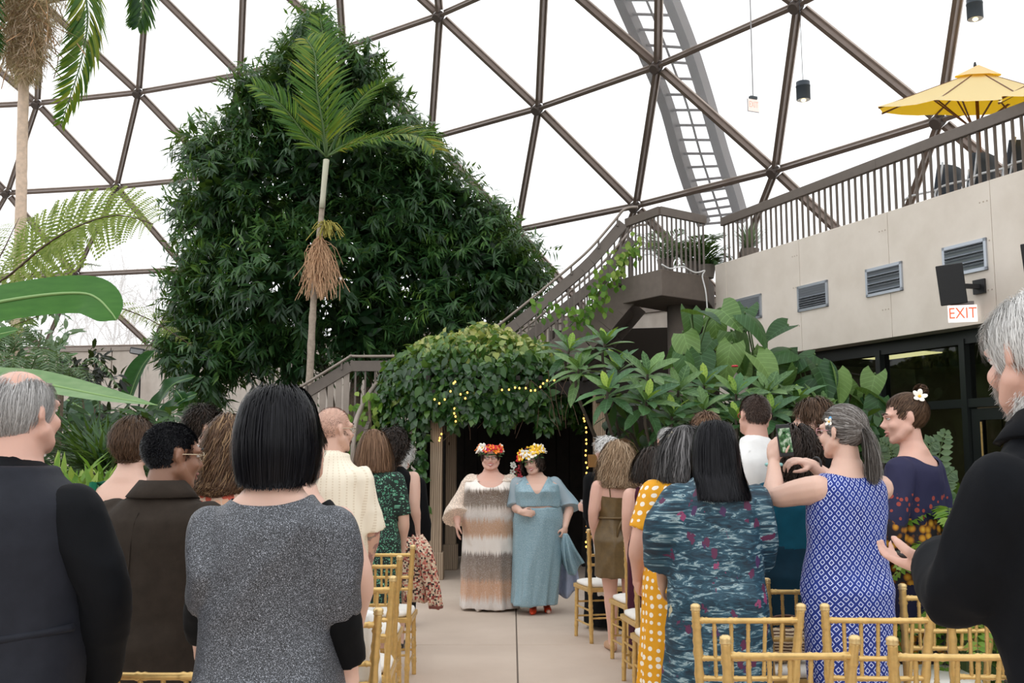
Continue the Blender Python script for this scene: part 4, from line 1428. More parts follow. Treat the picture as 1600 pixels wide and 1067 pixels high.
def build_outside():
    """bare winter trees beyond the dome"""
    mb = mat('haze_pale_bark', rgb(205, 200, 198), .9)  # bark colour lightened to carry the haze of the panes
    rng = random.Random(5)
    def grow(m, p, d, L, r, depth):
        q = p + d * L
        m.tube([p, (p + q) / 2 + Vector((rng.gauss(0, .04), 0, rng.gauss(0, .04))) * L, q], [r, r * .85, r * .7], 4, cap=False)
        if depth == 0: return
        for k in range(3 if depth > 2 else 2):
            nd = (d + Vector((rng.gauss(0, .45), rng.gauss(0, .45), rng.gauss(.1, .3)))).normalized()
            grow(m, p.lerp(q, rng.uniform(.6, 1)), nd, L * rng.uniform(.6, .8), r * .6, depth - 1)
    for i, (px, Y) in enumerate(((60, 46), (110, 60), (165, 74), (215, 53), (255, 67), (300, 81))):
        m = MB()
        grow(m, Vector((0, 0, 0)), Vector((rng.gauss(0, .05), 0, 1)), .098 * Y, .0024 * Y, 5)
        o = m.build('bare_tree', mb)
        x = at(px, 600, Y).x
        o.location = (x, Y, -.3)
        tag(o, ('leftmost', 'second from the left', 'third from the left', 'third from the right', 'second from the right', 'rightmost')[i] + ' of the six bare winter trees outside the dome', 'tree', 'bare trees outside')
    # arched maintenance ladder over the dome
    arc = [((1000, -60), 24.3), ((1004, 0), 24.2)]
    root = empty('arched_ladder', DC, label='curved maintenance ladder arching over the outside of the dome', cat='ladder')
    PX = [(950, -60), (968, -10), (1003, 70), (1040, 160), (1062, 240), (1085, 310), (1100, 350)]
    PX2 = [(1025, -60), (1045, -10), (1078, 75), (1105, 160), (1128, 240), (1147, 300), (1160, 345)]
    def on(px, py, R):
        d = (at(px, py, 10) - CAM).normalized()
        oc = CAM - DC
        b = oc.dot(d); q = oc.dot(oc) - R * R
        return CAM + d * (-b + math.sqrt(b * b - q)) - DC
    A = [Vector(v) for v in smooth_path([tuple(on(x, y, DR + .7)) for x, y in PX], 22)]
    B = [Vector(v) for v in smooth_path([tuple(on(x, y, DR + .7)) for x, y in PX2], 22)]
    ml = mat('weathered_ladder_metal', rgb(92, 80, 74), .5, .1)
    for S in (A, B):
        m = MB()
        for a, b in zip(S, S[1:]):
            m.bar(a, b, .20, .24, up=a.normalized())
        m.build('side_rail', ml, root)
    for a, b in zip(A[::1], B[::1]):
        MB().tube([a, b], .028, 6).build('rung', ml, root)
    Cn = [a.lerp(b, .5) for a, b in zip(A, B)]
    MB().tube(Cn, .025, 6).build('centre_cable', ml, root)


build_outside()
# ================================================================== FIGURES: makers
def remesh(V, F, voxel, smooth=2, sfac=.5, keep=1.0):
    me = bpy.data.meshes.new('tmp')
    me.from_pydata([tuple(v) for v in V], [], F)
    o = bpy.data.objects.new('tmp', me)
    COL.objects.link(o)
    r = o.modifiers.new('r', 'REMESH'); r.mode = 'VOXEL'; r.voxel_size = voxel
    s = o.modifiers.new('s', 'SMOOTH'); s.factor = sfac; s.iterations = smooth
    if keep < 1:
        d = o.modifiers.new('d', 'DECIMATE'); d.ratio = keep
    dg = bpy.context.evaluated_depsgraph_get()
    out = bpy.data.meshes.new_from_object(o.evaluated_get(dg))
    bpy.data.objects.remove(o); bpy.data.meshes.remove(me)
    return out


def get_co(me):
    c = np.zeros(len(me.vertices) * 3, np.float32); me.vertices.foreach_get('co', c); return c.reshape(-1, 3).astype(float)


def get_no(me):
    c = np.zeros(len(me.vertices) * 3, np.float32); me.vertices.foreach_get('normal', c); return c.reshape(-1, 3).astype(float)


def set_co(me, c):
    me.vertices.foreach_set('co', np.asarray(c, np.float32).ravel()); me.update()


def cut_mesh(me, planes):
    """trim away what lies beyond each plane (point, outward normal)"""
    bm = bmesh.new(); bm.from_mesh(me)
    for co, no in planes:
        bmesh.ops.bisect_plane(bm, geom=bm.verts[:] + bm.edges[:] + bm.faces[:], plane_co=co, plane_no=no, clear_outer=True)
    bm.to_mesh(me); bm.free()


def cut_iso(me, fn):
    """trim away where fn > 0, with the edge snapped onto fn = 0"""
    c = get_co(me); s = fn(c)
    E = np.zeros(len(me.edges) * 2, np.int32); me.edges.foreach_get('vertices', E); E = E.reshape(-1, 2)
    a, b = E[:, 0].copy(), E[:, 1].copy()
    sw = s[a] > 0; a[sw], b[sw] = b[sw].copy(), a[sw].copy()
    m = (s[a] <= 0) & (s[b] > 0)
    a, b = a[m], b[m]
    t = (-s[a] / (s[b] - s[a] + 1e-9))[:, None]
    x = c[a] + (c[b] - c[a]) * t
    acc = np.zeros_like(c); cnt = np.zeros(len(c))
    np.add.at(acc, b, x); np.add.at(cnt, b, 1)
    k = cnt > 0
    c[k] = acc[k] / cnt[k, None]
    set_co(me, c)
    bad = (s > 0) & ~k
    bm = bmesh.new(); bm.from_mesh(me); bm.verts.ensure_lookup_table()
    bmesh.ops.delete(bm, geom=[bm.verts[int(i)] for i in np.nonzero(bad)[0]], context='VERTS')
    for _ in range(4):                                   # even out the cut edge
        new = {}
        for v in bm.verts:
            nb = [e.other_vert(v).co for e in v.link_edges if e.is_boundary]
            if len(nb) == 2:
                new[v] = v.co * .5 + (nb[0] + nb[1]) * .25
        for v, co in new.items():
            v.co = co
    bm.to_mesh(me); bm.free()


def scoop(H, w, zf, zb, ztop=.835, cx=0.0):
    """round neckline: half width w, lowest at zf in front and zb behind (fractions of the height)"""
    def fn(c):
        k = np.clip(c[:, 1] / .08 * .5 + .5, 0, 1)
        dep = ((ztop - zb) * (1 - k) + (ztop - zf) * k) * H
        d = np.clip(ztop * H - c[:, 2], 0, None) / dep
        return 1 - ((c[:, 0] - cx) / w) ** 2 - d ** 2
    return fn


def vneck(H, w, zf, zb, ztop=.835, cx=0.0):
    def fn(c):
        k = np.clip(c[:, 1] / .08 * .5 + .5, 0, 1)
        dep = ((ztop - zb) * (1 - k) + (ztop - zf) * k) * H
        d = np.clip(ztop * H - c[:, 2], 0, None) / dep
        return 1 - np.abs(c[:, 0] - cx) / w - d
    return fn


def folds(c, seed, amp, k=9.0, aniso=(1, 1, .6)):
    """wrinkles: warped sines, a height per point"""
    r = np.random.default_rng(seed)
    h = np.zeros(len(c))
    for o in range(4):
        w = unit(r.normal(size=(1, 3)))[0] * np.array(aniso) * k * (1.55 ** o)
        w2 = unit(r.normal(size=(1, 3)))[0] * k * .6
        s = np.sin(c @ w * 1.0 + 1.6 * np.sin(c @ w2 + r.uniform(0, 6)) + r.uniform(0, 6))
        h += (1 - np.abs(s)) ** 2 / (1.5 ** o) - .33 / (1.5 ** o)
    return h * amp


class Fig:
    """a person, built in its own space: feet at the origin, facing +Y"""
    def __init__(self, label, px, ptop, Y, yaw=0, g=None, H=None, head_yaw=0, head_pitch=0, head_roll=0, lean=(0, 0), hs=1.0, group=None):
        top = at(px, ptop, Y)
        self.H = H or top.z
        self.pos = Vector((top.x, Y, 0)); self.yaw = math.radians(yaw)
        self.root = empty('person', self.pos, self.yaw, label, 'person', group)
        self.Rinv = Matrix.Rotation(-self.yaw, 3, 'Z')
        d = dict(sh=.185, ch=.165, wa=.145, hi=.175, dep=.70, arm=1.0, neck=.055, belly=0.0, bust=0.0, leg=1.0)
        d.update(g or {})
        self.g = d
        self.lean = lean
        self.body = MB()
        self.hs = hs * (self.H / 1.70) ** .5
        self.neck_base = Vector((lean[0] * .9, lean[1] * .9, .84 * self.H))
        hc = self.H - .118 * self.hs - .01
        self.head_c = Vector((lean[0], lean[1] + .022, hc))
        R = Matrix.Rotation(math.radians(head_yaw), 3, 'Z') @ Matrix.Rotation(math.radians(head_pitch), 3, 'X') @ Matrix.Rotation(math.radians(head_roll), 3, 'Y')
        piv = Vector((0, -.015, -.07)) * self.hs
        M = R.to_4x4(); M.translation = self.head_c + piv - R @ piv
        self.MH = M @ Matrix.Diagonal((self.hs, self.hs, self.hs, 1))
        self.RH = R
        self.arms = {}
        self.parts = {}

    def loc(self, px, py, Y):
        return self.Rinv @ (at(px, py, Y) - self.pos)

    def w2l(self, v):
        return self.Rinv @ (Vector(v) - self.pos)

    # ---- torso outline
    def torso(self, zs, off=0.0):
        g, H = self.g, self.H
        d = g['dep']
        T = np.array([
            (.00, g['hi'] * .80, g['hi'] * d * .85, 0),
            (.46, g['hi'] * .97, g['hi'] * d * 1.0, -.01),
            (.52, g['hi'], g['hi'] * d * 1.06, -.012 + g['belly'] * .4),
            (.57, (g['hi'] * .6 + g['wa'] * .4), (g['hi'] * .55 + g['wa'] * .45) * d, g['belly']),
            (.63, g['wa'], g['wa'] * d * 1.02, g['belly'] * .9),
            (.69, (g['wa'] * .45 + g['ch'] * .55), (g['wa'] * .4 + g['ch'] * .6) * d, .0 + g['belly'] * .3 + g['bust'] * .5),
            (.735, g['ch'], g['ch'] * d * 1.02 + g['bust'] * .4, g['bust'] * .6),
            (.78, g['ch'] * .99, g['ch'] * d * .92, -.008 + g['bust'] * .2),
            (.796, g['sh'] * .90, g['ch'] * d * .77, -.014),
            (.814, g['sh'] * .67, g['ch'] * d * .60, -.018),
            (.834, max(.080, g['sh'] * .42), .074, -.014),
            (.855, g['neck'] + .012, g['neck'] + .006, -.004), (.90, g['neck'], g['neck'], .012), (1.2, g['neck'], g['neck'], .012)])
        z = np.asarray(zs) / H
        hw = np.interp(z, T[:, 0], T[:, 1]) + off
        hd = np.interp(z, T[:, 0], T[:, 2]) + off
        y0 = np.interp(z, T[:, 0], T[:, 3])
        f = np.clip((z - .5) / .4, 0, 1.1)
        return hw, hd, self.lean[0] * f, y0 + self.lean[1] * f

    def loft(self, zs, off=0.0, n=32, hw=None, hd=None, sq=2.3, wav=None):
        """closed solid from rings around the torso axis"""
        a, b, cx, cy = self.torso(zs, off)
        if hw is not None: a = hw
        if hd is not None: b = hd
        th = np.arange(n) * 2 * math.pi / n
        V = []
        for i, z in enumerate(zs):
            co, si = np.cos(th), np.sin(th)
            r = 1 / (np.abs(co) ** sq + np.abs(si) ** sq) ** (1 / sq)
            k = 1.0 if wav is None else wav(th, i / (len(zs) - 1))
            V.append(np.stack([cx[i] + a[i] * co * r * k, cy[i] + b[i] * si * r * k, np.full(n, z)], 1))
        V = np.vstack(V)
        F = []
        for i in range(len(zs) - 1):
            for k in range(n):
                k2 = (k + 1) % n
                F.append((i * n + k, i * n + k2, (i + 1) * n + k2, (i + 1) * n + k))
        F.append(tuple(reversed(range(n)))); F.append(tuple((len(zs) - 1) * n + k for k in range(n)))
        return V, F

    def shoulder(self, s):
        return Vector((s * self.g['sh'] * .93 + self.lean[0] * .8, -.018 + self.lean[1] * .8, .777 * self.H))

    def arm(self, s, elbow=None, wrist=None, hand=None, palm=None, curl=.35, thumb=.5, fingers=True):
        """s = +1 its right, -1 its left; elbow, wrist in its own space"""
        H = self.H; sh = self.shoulder(s)
        if elbow is None: elbow = sh + Vector((s * (.05 + max(0, self.g['hi'] - self.g['sh']) * .6), -.015, -.175 * H))
        if wrist is None: wrist = Vector(elbow) + Vector((s * .015, .045, -.150 * H))
        elbow, wrist = Vector(elbow), Vector(wrist)
        if hand is None: hand = (wrist - elbow).normalized()
        hand = Vector(hand).normalized()
        if palm is None: palm = Vector((-s, 0, 0))
        P = smooth_path([tuple(sh), tuple(sh.lerp(elbow, .5) + Vector((0, -.004, 0))), tuple(elbow), tuple(elbow.lerp(wrist, .5)), tuple(wrist)], 17)
        k = self.g['arm']
        R = np.interp(np.linspace(0, 1, 17), [0, .12, .3, .5, .62, .85, 1], [.053, .054, .049, .039, .041, .031, .026]) * np.interp(np.linspace(0, 1, 17), [0, .6, 1], [k, k, (1 + k) / 2])
        self.arms[s] = (P, R, hand)
        self.body.tube(P, R, 12, True, True)
        if fingers: self.hand(s, wrist, hand, Vector(palm), curl, thumb)

    def hand(self, s, wrist, d, palm, curl, thumb):
        """palm, four unequal bent fingers and a thumb from the side of the palm"""
        k = self.H / 1.72 * (1.0 if self.g['arm'] < 1.2 else 1.06)
        d = d.normalized(); palm = (palm - d * palm.dot(d)).normalized()
        side = d.cross(palm) * s                     # towards the thumb
        self.body.tube([wrist - d * .01, wrist + d * .03 * k], [.025 * k, .027 * k], 10, True, True)
        for f in range(4):
            o = side * ((1.5 - f) * .0195 * k)
            b = wrist + d * .02 * k + o * .75
            e = wrist + d * (.088 - .005 * abs(f - 1.2)) * k + o
            self.body.tube([b, b.lerp(e, .5) - palm * .003, e], [.0155 * k, .0145 * k, .0105 * k], 8, True, True)
            L = (.074, .082, .077, .060)[f] * k
            p = e; a = curl * .9 + f * .05; pts = [p]
            for seg, fr in enumerate((.45, .32, .23)):
                dd = (d * math.cos(a) + palm * math.sin(a) + side * (1.5 - f) * .04)
                p = p + dd.normalized() * L * fr; pts.append(p); a += curl * 1.15
            self.body.tube(pts, [.0098 * k, .009 * k, .0082 * k, .0065 * k], 8, True, True)
        b = wrist + d * .025 * k + side * .020 * k + palm * .006
        m1 = b + (d * .55 + side * .75 + palm * .35).normalized() * .042 * k
        m2 = m1 + (d * .85 + side * (.35 - thumb * .5) + palm * (.2 + thumb * .5)).normalized() * .032 * k
        m3 = m2 + (d * .9 + side * (-.1 - thumb * .4) + palm * (.2 + thumb * .5)).normalized() * .026 * k
        self.body.tube([b, m1, m2, m3], [.017 * k, .0125 * k, .0105 * k, .008 * k], 8, True, True)

    def legs(self, knee_bend=0.0, feet=True, hem=0.0, stance=.09, step=0.0):
        H = self.H; g = self.g
        self.feet = []
        for s in (1, -1):
            hip = Vector((s * g['hi'] * .48, -.01, .50 * H)); kn = Vector((s * stance, .02 + s * step * .5, .275 * H)); an = Vector((s * stance * .95, -.02 + s * step, .045 * H))
            P = smooth_path([tuple(hip), tuple(hip.lerp(kn, .5)), tuple(kn), tuple(kn.lerp(an, .4) + Vector((0, -.012, 0))), tuple(an)], 15)
            k = g['leg']
            R = np.interp(np.linspace(0, 1, 15), [0, .25, .5, .68, .9, 1], [.085, .078, .054, .054, .036, .034]) * k
            self.body.tube(P, R, 12, True, True)
            self.body.tube([an + Vector((0, -.03, -.03)), an + Vector((0, .06, -.045)), an + Vector((s * .01, .14, -.055))], [.034, .032, .022], 10, True, True)
            self.feet.append(an)

    # ---- head
    def head(self, smile=0.0, nose=1.0, jaw=1.0, cheeks=1.0, beard=False):
        m = MB()
        m.ell((0, -.016, .030), (.0755, .096, .088), None, 20, 14)
        m.ell((0, .022, -.030), (.063 * jaw, .066, .084), None, 18, 12)
        m.ell((0, .052, -.088), (.030 * jaw, .026, .024))
        for s in (1, -1):
            m.tube([(s * .058 * jaw, .0, -.045), (s * .046 * jaw, .035, -.078), (s * .012, .064, -.094)], [.026, .022, .020], 10, True, True)
            m.ell((s * (.037 + .003 * smile), .060, -.026 + .006 * smile), (.027 * cheeks, .024, .025), None)
            m.tube([(s * .052, .066, .026), (s * .03, .083, .030), (s * .008, .083, .022)], [.010, .012, .010], 8, True, True)
            m.ell((s * .0115, .094, -.029), (.0085, .010, .008))
            e = Matrix.Rotation(s * .5, 3, 'Z') @ Matrix.Rotation(-.15, 3, 'X')
            m.ell((s * .0835, -.016, .002), (.0085, .019, .031), e)
            m.ell((s * .079, -.006, -.026), (.0075, .011, .013), e)
        m.tube([(0, .078, .022), (0, .092, -.004), (0, .104 + .002 * nose, -.024), (0, .096, -.032)], [.009, .0095, .0115 * nose, .009], 10, True, True)
        m.tube([(-.02 - .006 * smile, .078 - .006 * smile, -.056 + .007 * smile), (0, .088, -.054), (.02 + .006 * smile, .078 - .006 * smile, -.056 + .007 * smile)], [.006, .0085, .006], 8, True, True)
        m.tube([(-.018, .077, -.064 + .006 * smile), (0, .086, -.069), (.018, .077, -.064 + .006 * smile)], [.006, .0085, .006], 8, True, True)
        m.xf(self.MH)
        self.body.add(m.v, m.f)
        k = self.g['neck']
        b = self.MH @ Vector((0, -.018, -.052))
        nb = self.neck_base
        self.body.tube(smooth_path([tuple(nb - Vector((0, .012, .05))), tuple(nb.lerp(b, .5) + Vector((0, -.002, 0))), tuple(b)], 6), np.linspace(k * 1.16, k * .98, 6), 14, True, True)

    def face(self, skin_lip, iris=(.08, .05, .03), smile=0.0, brow=(.05, .03, .02), glasses=None, lids=True):
        """eyes, lips and brows: small pieces on the body"""
        P = self.MH
        mw = mat('eye_white', (.75, .73, .70), .2); mi = mat('iris_%d' % int(iris[0] * 1000), iris, .15)
        for s in (1, -1):
            e = MB().ell((s * .0295, .0745, .010), (.0122, .0102, .0066)).xf(P).build('eye', mw, self.bo, True)
            MB().ell((s * .0295, .0825, .010), (.0052, .0030, .0052), None, 10, 6).xf(P).build('iris', mi, e, True)
            MB().ell((s * .0295, .0752, .0145), (.0134, .0112, .0046)).xf(P).build('upper_lid', self.bo.data.materials[0], self.bo, True)
            MB().tube([(s * .016, .083, .0125), (s * .03, .0865, .0140), (s * .044, .078, .0115)], [.0012, .0018, .0012], 6).xf(P).build('eyelid', mat('eyelid_line', (.10, .05, .04), .6), self.bo, True)
            MB().tube([(s * .014, .0925, .030), (s * .032, .0925, .037), (s * .050, .079, .031)], [.003, .0042, .002], 6).xf(P).build('eyebrow', mat('brow_%d' % int(brow[0] * 1000), brow, .8), self.bo, True)
        ml = mat('lips_%d' % int(skin_lip[0] * 1000), skin_lip, .35)
        w = .022 + .009 * smile; up = .005 * smile
        MB().tube([(-w, .0815 - .007 * smile, -.056 + up), (-.008, .0935, -.0525), (0, .0945, -.054), (.008, .0935, -.0525), (w, .0815 - .007 * smile, -.056 + up)], [.0025, .0052, .0048, .0052, .0025], 8).xf(P).build('upper_lip', ml, self.bo, True)
        MB().tube([(-w * .93, .081 - .006 * smile, -.060 + up * .8), (0, .0925, -.0695 - .003 * smile), (w * .93, .081 - .006 * smile, -.060 + up * .8)], [.0025, .0062, .0025], 8).xf(P).build('lower_lip', ml, self.bo, True)
        if smile > .4:
            MB().tube([(-w * .88, .0835 - .006 * smile, -.0575 + up * .8), (0, .0935, -.0615), (w * .88, .0835 - .006 * smile, -.0575 + up * .8)], [.003, .0072, .003], 8).xf(P).build('teeth', mat('teeth', (.85, .82, .76), .25), self.bo, True)
        if glasses: self.glasses(glasses)

    def glasses(self, gm):
        P = self.MH
        for s in (1, -1):
            r = [(s * .031 + .0215 * math.cos(a) * (1 if abs(math.cos(a)) < .9 else 1), .098 - .006 * abs(math.cos(a) * s + .3 * s) , .007 + .0165 * math.sin(a)) for a in np.linspace(0, 2 * math.pi, 17)]
            f = MB().tube(r, .0016, 6).xf(P).build('glasses_rim', gm, self.bo, True)
            MB().tube([(s * .052, .092, .012), (s * .070, .060, .013), (s * .080, .0, .010), (s * .082, -.018, .000)], .002, 6).xf(P).build('temple_arm', gm, f, True)
            V = [(s * .031, .0975, .007)] + r[:-1]
            L = MB().add(V, [(0, i, i % 16 + 1) for i in range(1, 17)]).xf(P)
            L.build('lens', glass_mat('clear_lens', (.97, .97, .97), .06), f)
        MB().tube([(-.010, .099, .010), (0, .103, .013), (.010, .099, .010)], .002, 6).xf(P).build('bridge', gm, self.bo, True)

    def finish_body(self, skin, voxel=.010, z_min=None, smooth=2):
        """one continuous skin"""
        H = self.H
        zs = np.linspace(.47 * H, .852 * H, 22)
        V, F = self.loft(zs, -.004)
        self.body.add(V, F)
        me = remesh(self.body.v, self.body.f, voxel, smooth + (2 if voxel < .0085 else 0), .5, .42)
        if z_min is not None:
            cut_mesh(me, [((0, 0, z_min), (0, 0, -1))])
        me.shade_smooth(); me.materials.append(skin)
        self.bo = link('body', me, None, self.root)
        return self.bo

    # ---- clothes
    def garment(self, name, m, z0, z1=.845, off=.012, sleeves=None, skirt=None, cuts=(), fold=.004, fk=9, voxel=.013, seed=1, extra=None, smooth=2, collar=None, fold_aniso=(1, 1, .6), parent=None, wav=None, torso_hw=None):
        """z0, z1 as fractions of the height; sleeves {side: (end fraction, offset, end flare)}; skirt (hem z, hem half width, hem half depth, pleats, amplitude, shift y)"""
        H = self.H
        b = MB()
        zs = np.linspace(z0 * H, z1 * H, 26)
        V, F = self.loft(zs, off, wav=wav)
        b.add(V, F)
        if skirt:
            hem, hw1, hd1, npl, amp = skirt[:5]
            dy = skirt[5] if len(skirt) > 5 else 0.0
            dx = skirt[6] if len(skirt) > 6 else 0.0
            zt = max(z0 * H, hem) + .10
            zs = np.linspace(hem, zt, 26)
            a, d_, cx, cy = self.torso(zs, off + .002)
            t = 1 - (zs - hem) / (zt - hem)
            e = t ** 1.25
            hw = a[-1] + (hw1 - a[-1]) * e; hd = d_[-1] + (hd1 - d_[-1]) * e
            th = np.arange(96) * 2 * math.pi / 96
            V = []
            r_ = np.random.default_rng(seed + 5)
            ph = r_.uniform(0, 6, 4)
            for i, z in enumerate(zs):
                w = 1 + amp * t[i] * (np.cos(npl * th + ph[0] + .8 * math.sin(3 * t[i])) * .6 + .5 * np.cos((npl * 1.7 // 1) * th + ph[1]) + .4 * np.cos(3 * th + ph[2]))
                V.append(np.stack([cx[-1] + dx * e[i] + hw[i] * np.cos(th) * w, cy[-1] + dy * e[i] + hd[i] * np.sin(th) * w, np.full(96, z)], 1))
            V = np.vstack(V); F = []
            for i in range(25):
                for k in range(96):
                    k2 = (k + 1) % 96
                    F.append((i * 96 + k, i * 96 + k2, (i + 1) * 96 + k2, (i + 1) * 96 + k))
            F.append(tuple(reversed(range(96)))); F.append(tuple(25 * 96 + k for k in range(96)))
            b.add(V, F)
        for s, sp in (sleeves or {}).items():
            end, so, fl = sp
            P, R, hd = self.arms[s]
            x = np.linspace(0, 1, len(P))
            q = np.linspace(0, end, 14)
            PP = np.stack([np.interp(q, x, P[:, i]) for i in range(3)], 1)
            RR = np.interp(q, x, R) + so + fl * (np.linspace(0, 1, 14) ** 2)
            b.tube(PP, RR, 16, True, False)
            b.ell(P[0] + np.array([0, 0, -.002]), (R[0] + so * .9,) * 3)
        if collar:
            b.tube([tuple(self.neck_base + Vector((0, -.012, -.035))), tuple(self.neck_base + Vector((0, -.006, .0))), tuple(self.neck_base + Vector((0, .0, collar)))], [self.g['neck'] + .024, self.g['neck'] + .018, self.g['neck'] + .012], 18, True, False)
        if extra: b.add(*extra)
        me = remesh(b.v, b.f, voxel, smooth, .5, .8 if self.pos.y < 5 else .5)
        if fold:
            c = get_co(me)
            set_co(me, c + get_no(me) * folds(c, seed, fold * 1.9, fk, fold_aniso)[:, None])
        for k in cuts:
            if callable(k): cut_iso(me, k)
            else: cut_mesh(me, [(tuple(k[0]), tuple(k[1]))])
        me.shade_smooth(); me.materials.append(m)
        return link(name, me, None, parent or self.root)

    def collar_piece(self, m):
        """a folded jacket collar standing round the neck"""
        V, F = [], []
        n = 24; nb = self.neck_base; g = self.g['neck']
        for i in range(n):
            a = math.radians(-235 + 290 * i / (n - 1))
            c, s = math.cos(a), math.sin(a)
            for r, z in ((.012, .040), (.020, .046), (.044, .014), (.064, -.014), (.050, -.020)):
                V.append((nb.x + (g + r) * c * 1.05, nb.y - .006 + (g + r) * s, nb.z + z - .020 * max(0, s)))
        for i in range(n - 1):
            for k in range(5):
                F.append((i * 5 + k, i * 5 + (k + 1) % 5, (i + 1) * 5 + (k + 1) % 5, (i + 1) * 5 + k))
        F.append((0, 1, 2, 3, 4)); F.append(tuple((n - 1) * 5 + k for k in (4, 3, 2, 1, 0)))
        MB().add(V, F).build('collar', m, self.root, True)

    def back_line(self, name, m, z0, z1, off, x=0.0, r=.003, parent=None):
        """a seam down the back"""
        zs = np.linspace(z0 * self.H, z1 * self.H, 16)
        a, b, cx, cy = self.torso(zs, off)
        k = (1 - np.abs(np.clip(x / a, -1, 1)) ** 2.3) ** (1 / 2.3)
        P = [(cx[i] + x, cy[i] - b[i] * k[i], zs[i]) for i in range(16)]
        MB().tube(P, r, 6).build(name, m, parent or self.root, True)

    def trousers(self, m, z1=.60, voxel=.014, seed=3, off=.02, stance=.09):
        H = self.H
        b = MB()
        zs = np.linspace(.46 * H, z1 * H, 10)
        b.add(*self.loft(zs, .008))
        for s in (1, -1):
            P = smooth_path([(s * self.g['hi'] * .50, -.01, .52 * H), (s * (stance + .01), .012, .28 * H), (s * stance, -.015, .035 * H)], 14)
            R = np.interp(np.linspace(0, 1, 14), [0, .3, .55, 1], [.098, .092, .072, .066]) * self.g['leg']
            b.tube(P, R, 14, True, False)
        me = remesh(b.v, b.f, voxel, 2)
        c = get_co(me); set_co(me, c + get_no(me) * folds(c, seed, .005, 8, (1, 1, .8))[:, None])
        me.shade_smooth(); me.materials.append(m)
        o = link('trousers', me, None, self.root)
        return o

    def shoes(self, m, stance=.09, heel=0.0, step=0.0, closed=True):
        for s in (1, -1):
            x = s * stance * .98; y = s * step
            b = MB()
            b.tube(smooth_path([(x, -.075 + y, .034 + heel * .6), (x, -.02 + y, .036 + heel * .5), (x + s * .004, .08 + y, .030), (x + s * .012, .165 + y, .020)], 9), [.030, .034, .036, .036, .036, .038, .038, .032, .018], 10, True, True)
            me = remesh(b.v, b.f, .009, 2)
            c = get_co(me); c[:, 2] = np.maximum(c[:, 2], .001); set_co(me, c)
            me.shade_smooth(); me.materials.append(m)
            link('shoe', me, None, self.root)

    # ---- hair
    def hair(self, m, N=1500, L=.2, K=7, w=.004, grav=.5, lift=.3, thick=.02, curl=(0, 0), comb=(0, 0, -1), line=0.0, nape=-.062, seed=1, clump=.3, wob=.1, cap=True, bald=None,
             tie=None, tail=None, body_push=True, name='hair', lenvar=.15, cut_z=None, shove=.016, hug=0.0, front=.062, fringe=0.0, vol=(1, 1, 1), tvar=.5):
        """strands that start on the scalp, are combed, fall, and rest on head and shoulders"""
        rng = np.random.default_rng(seed)
        near = self.pos.y < 5.0
        N = int(N * (1.35 if near else .95)); w = w * (.72 if near else 1.0); K = K if near else min(K, 9 if curl[0] > .01 else 6)
        ec = np.array([0, -.016, .030]); er = np.array([.0775, .098, .090]) * np.array(vol)
        d = rand_dirs(N * 4, rng)
        p = ec + d * er
        yy = (p[:, 1] + .03) / .115
        lim = nape + line + (.128 + front * 0) * np.clip(yy, 0, 1) ** .8
        lim = np.where(p[:, 1] > .045, front + line, lim)
        keep = p[:, 2] > lim + rng.normal(0, .006, len(p))
        ear = (np.abs(p[:, 0]) > .058) & (np.abs(p[:, 1] + .008) < .026) & (p[:, 2] < .034)
        keep &= ~ear
        if bald is not None: keep &= ~bald(p)
        p = p[keep][:N]; d = unit(d[keep][:N] / er)
        n = len(p)
        MH = np.array(self.MH); R = MH[:3, :3]; t = MH[:3, 3]
        sc = self.hs
        down = np.linalg.inv(R) @ np.array([0, 0, -1.]); down /= np.linalg.norm(down)
        cb = np.array(comb, float)
        cbv = np.tile(cb, (n, 1))
        if not fringe:                              # hair over the brow is swept to the sides
            k_ = np.clip((p[:, 1] - .005) / .04, 0, 1)[:, None]
            cbv = cbv * (1 - k_) + k_ * np.stack([np.sign(p[:, 0] + .012) * 1.3, np.full(n, -.9), np.full(n, -.15)], 1)
        tang = cbv - d * (d * cbv).sum(1)[:, None]
        clumps = rng.integers(0, max(2, int(n * .06)), n)
        cn = rng.normal(size=(clumps.max() + 1, 3)) * clump
        dirn = unit(d * lift + unit(tang) + cn[clumps] * .5 + rng.normal(0, wob, (n, 3)))
        lay = rng.uniform(0, 1, n)
        Ln = L * (1 + rng.uniform(-lenvar, lenvar, n)) / sc
        seg = Ln / (K - 1)
        pts = [p.copy()]
        q = p.copy()
        tp = None if tie is None else np.array(tie, float)
        iR = np.linalg.inv(R)
        nb = np.array(self.neck_base)
        for k in range(1, K):
            if tp is not None:
                f = k / (K - 1)
                q = p * (1 - f) + tp * f + rng.normal(0, .0012, (n, 3))
            else:
                dirn = unit(dirn * (1 - grav) + down * grav + rng.normal(0, wob * .4, (n, 3)))
                q = q + dirn * seg[:, None]
            v = (q - ec) / (er * (1 + (thick * lay / er.mean())[:, None]))
            r = np.linalg.norm(v, axis=1)
            if hug:
                rt = 1 + thick * lay / er.mean()
                o_ = r > rt
                q[o_] = ec + (v[o_] / r[o_, None] * (r[o_] + (rt[o_] - r[o_]) * 0)[:, None]) * (er * (1 + (thick * lay[o_] / er.mean())[:, None])) if False else q[o_] - (q[o_] - ec) * ((1 - 1 / r[o_]) * hug)[:, None]
            push = r < 1
            q[push] = ec + (v[push] / r[push, None]) * (er * (1 + (thick * lay[push] / er.mean())[:, None]))
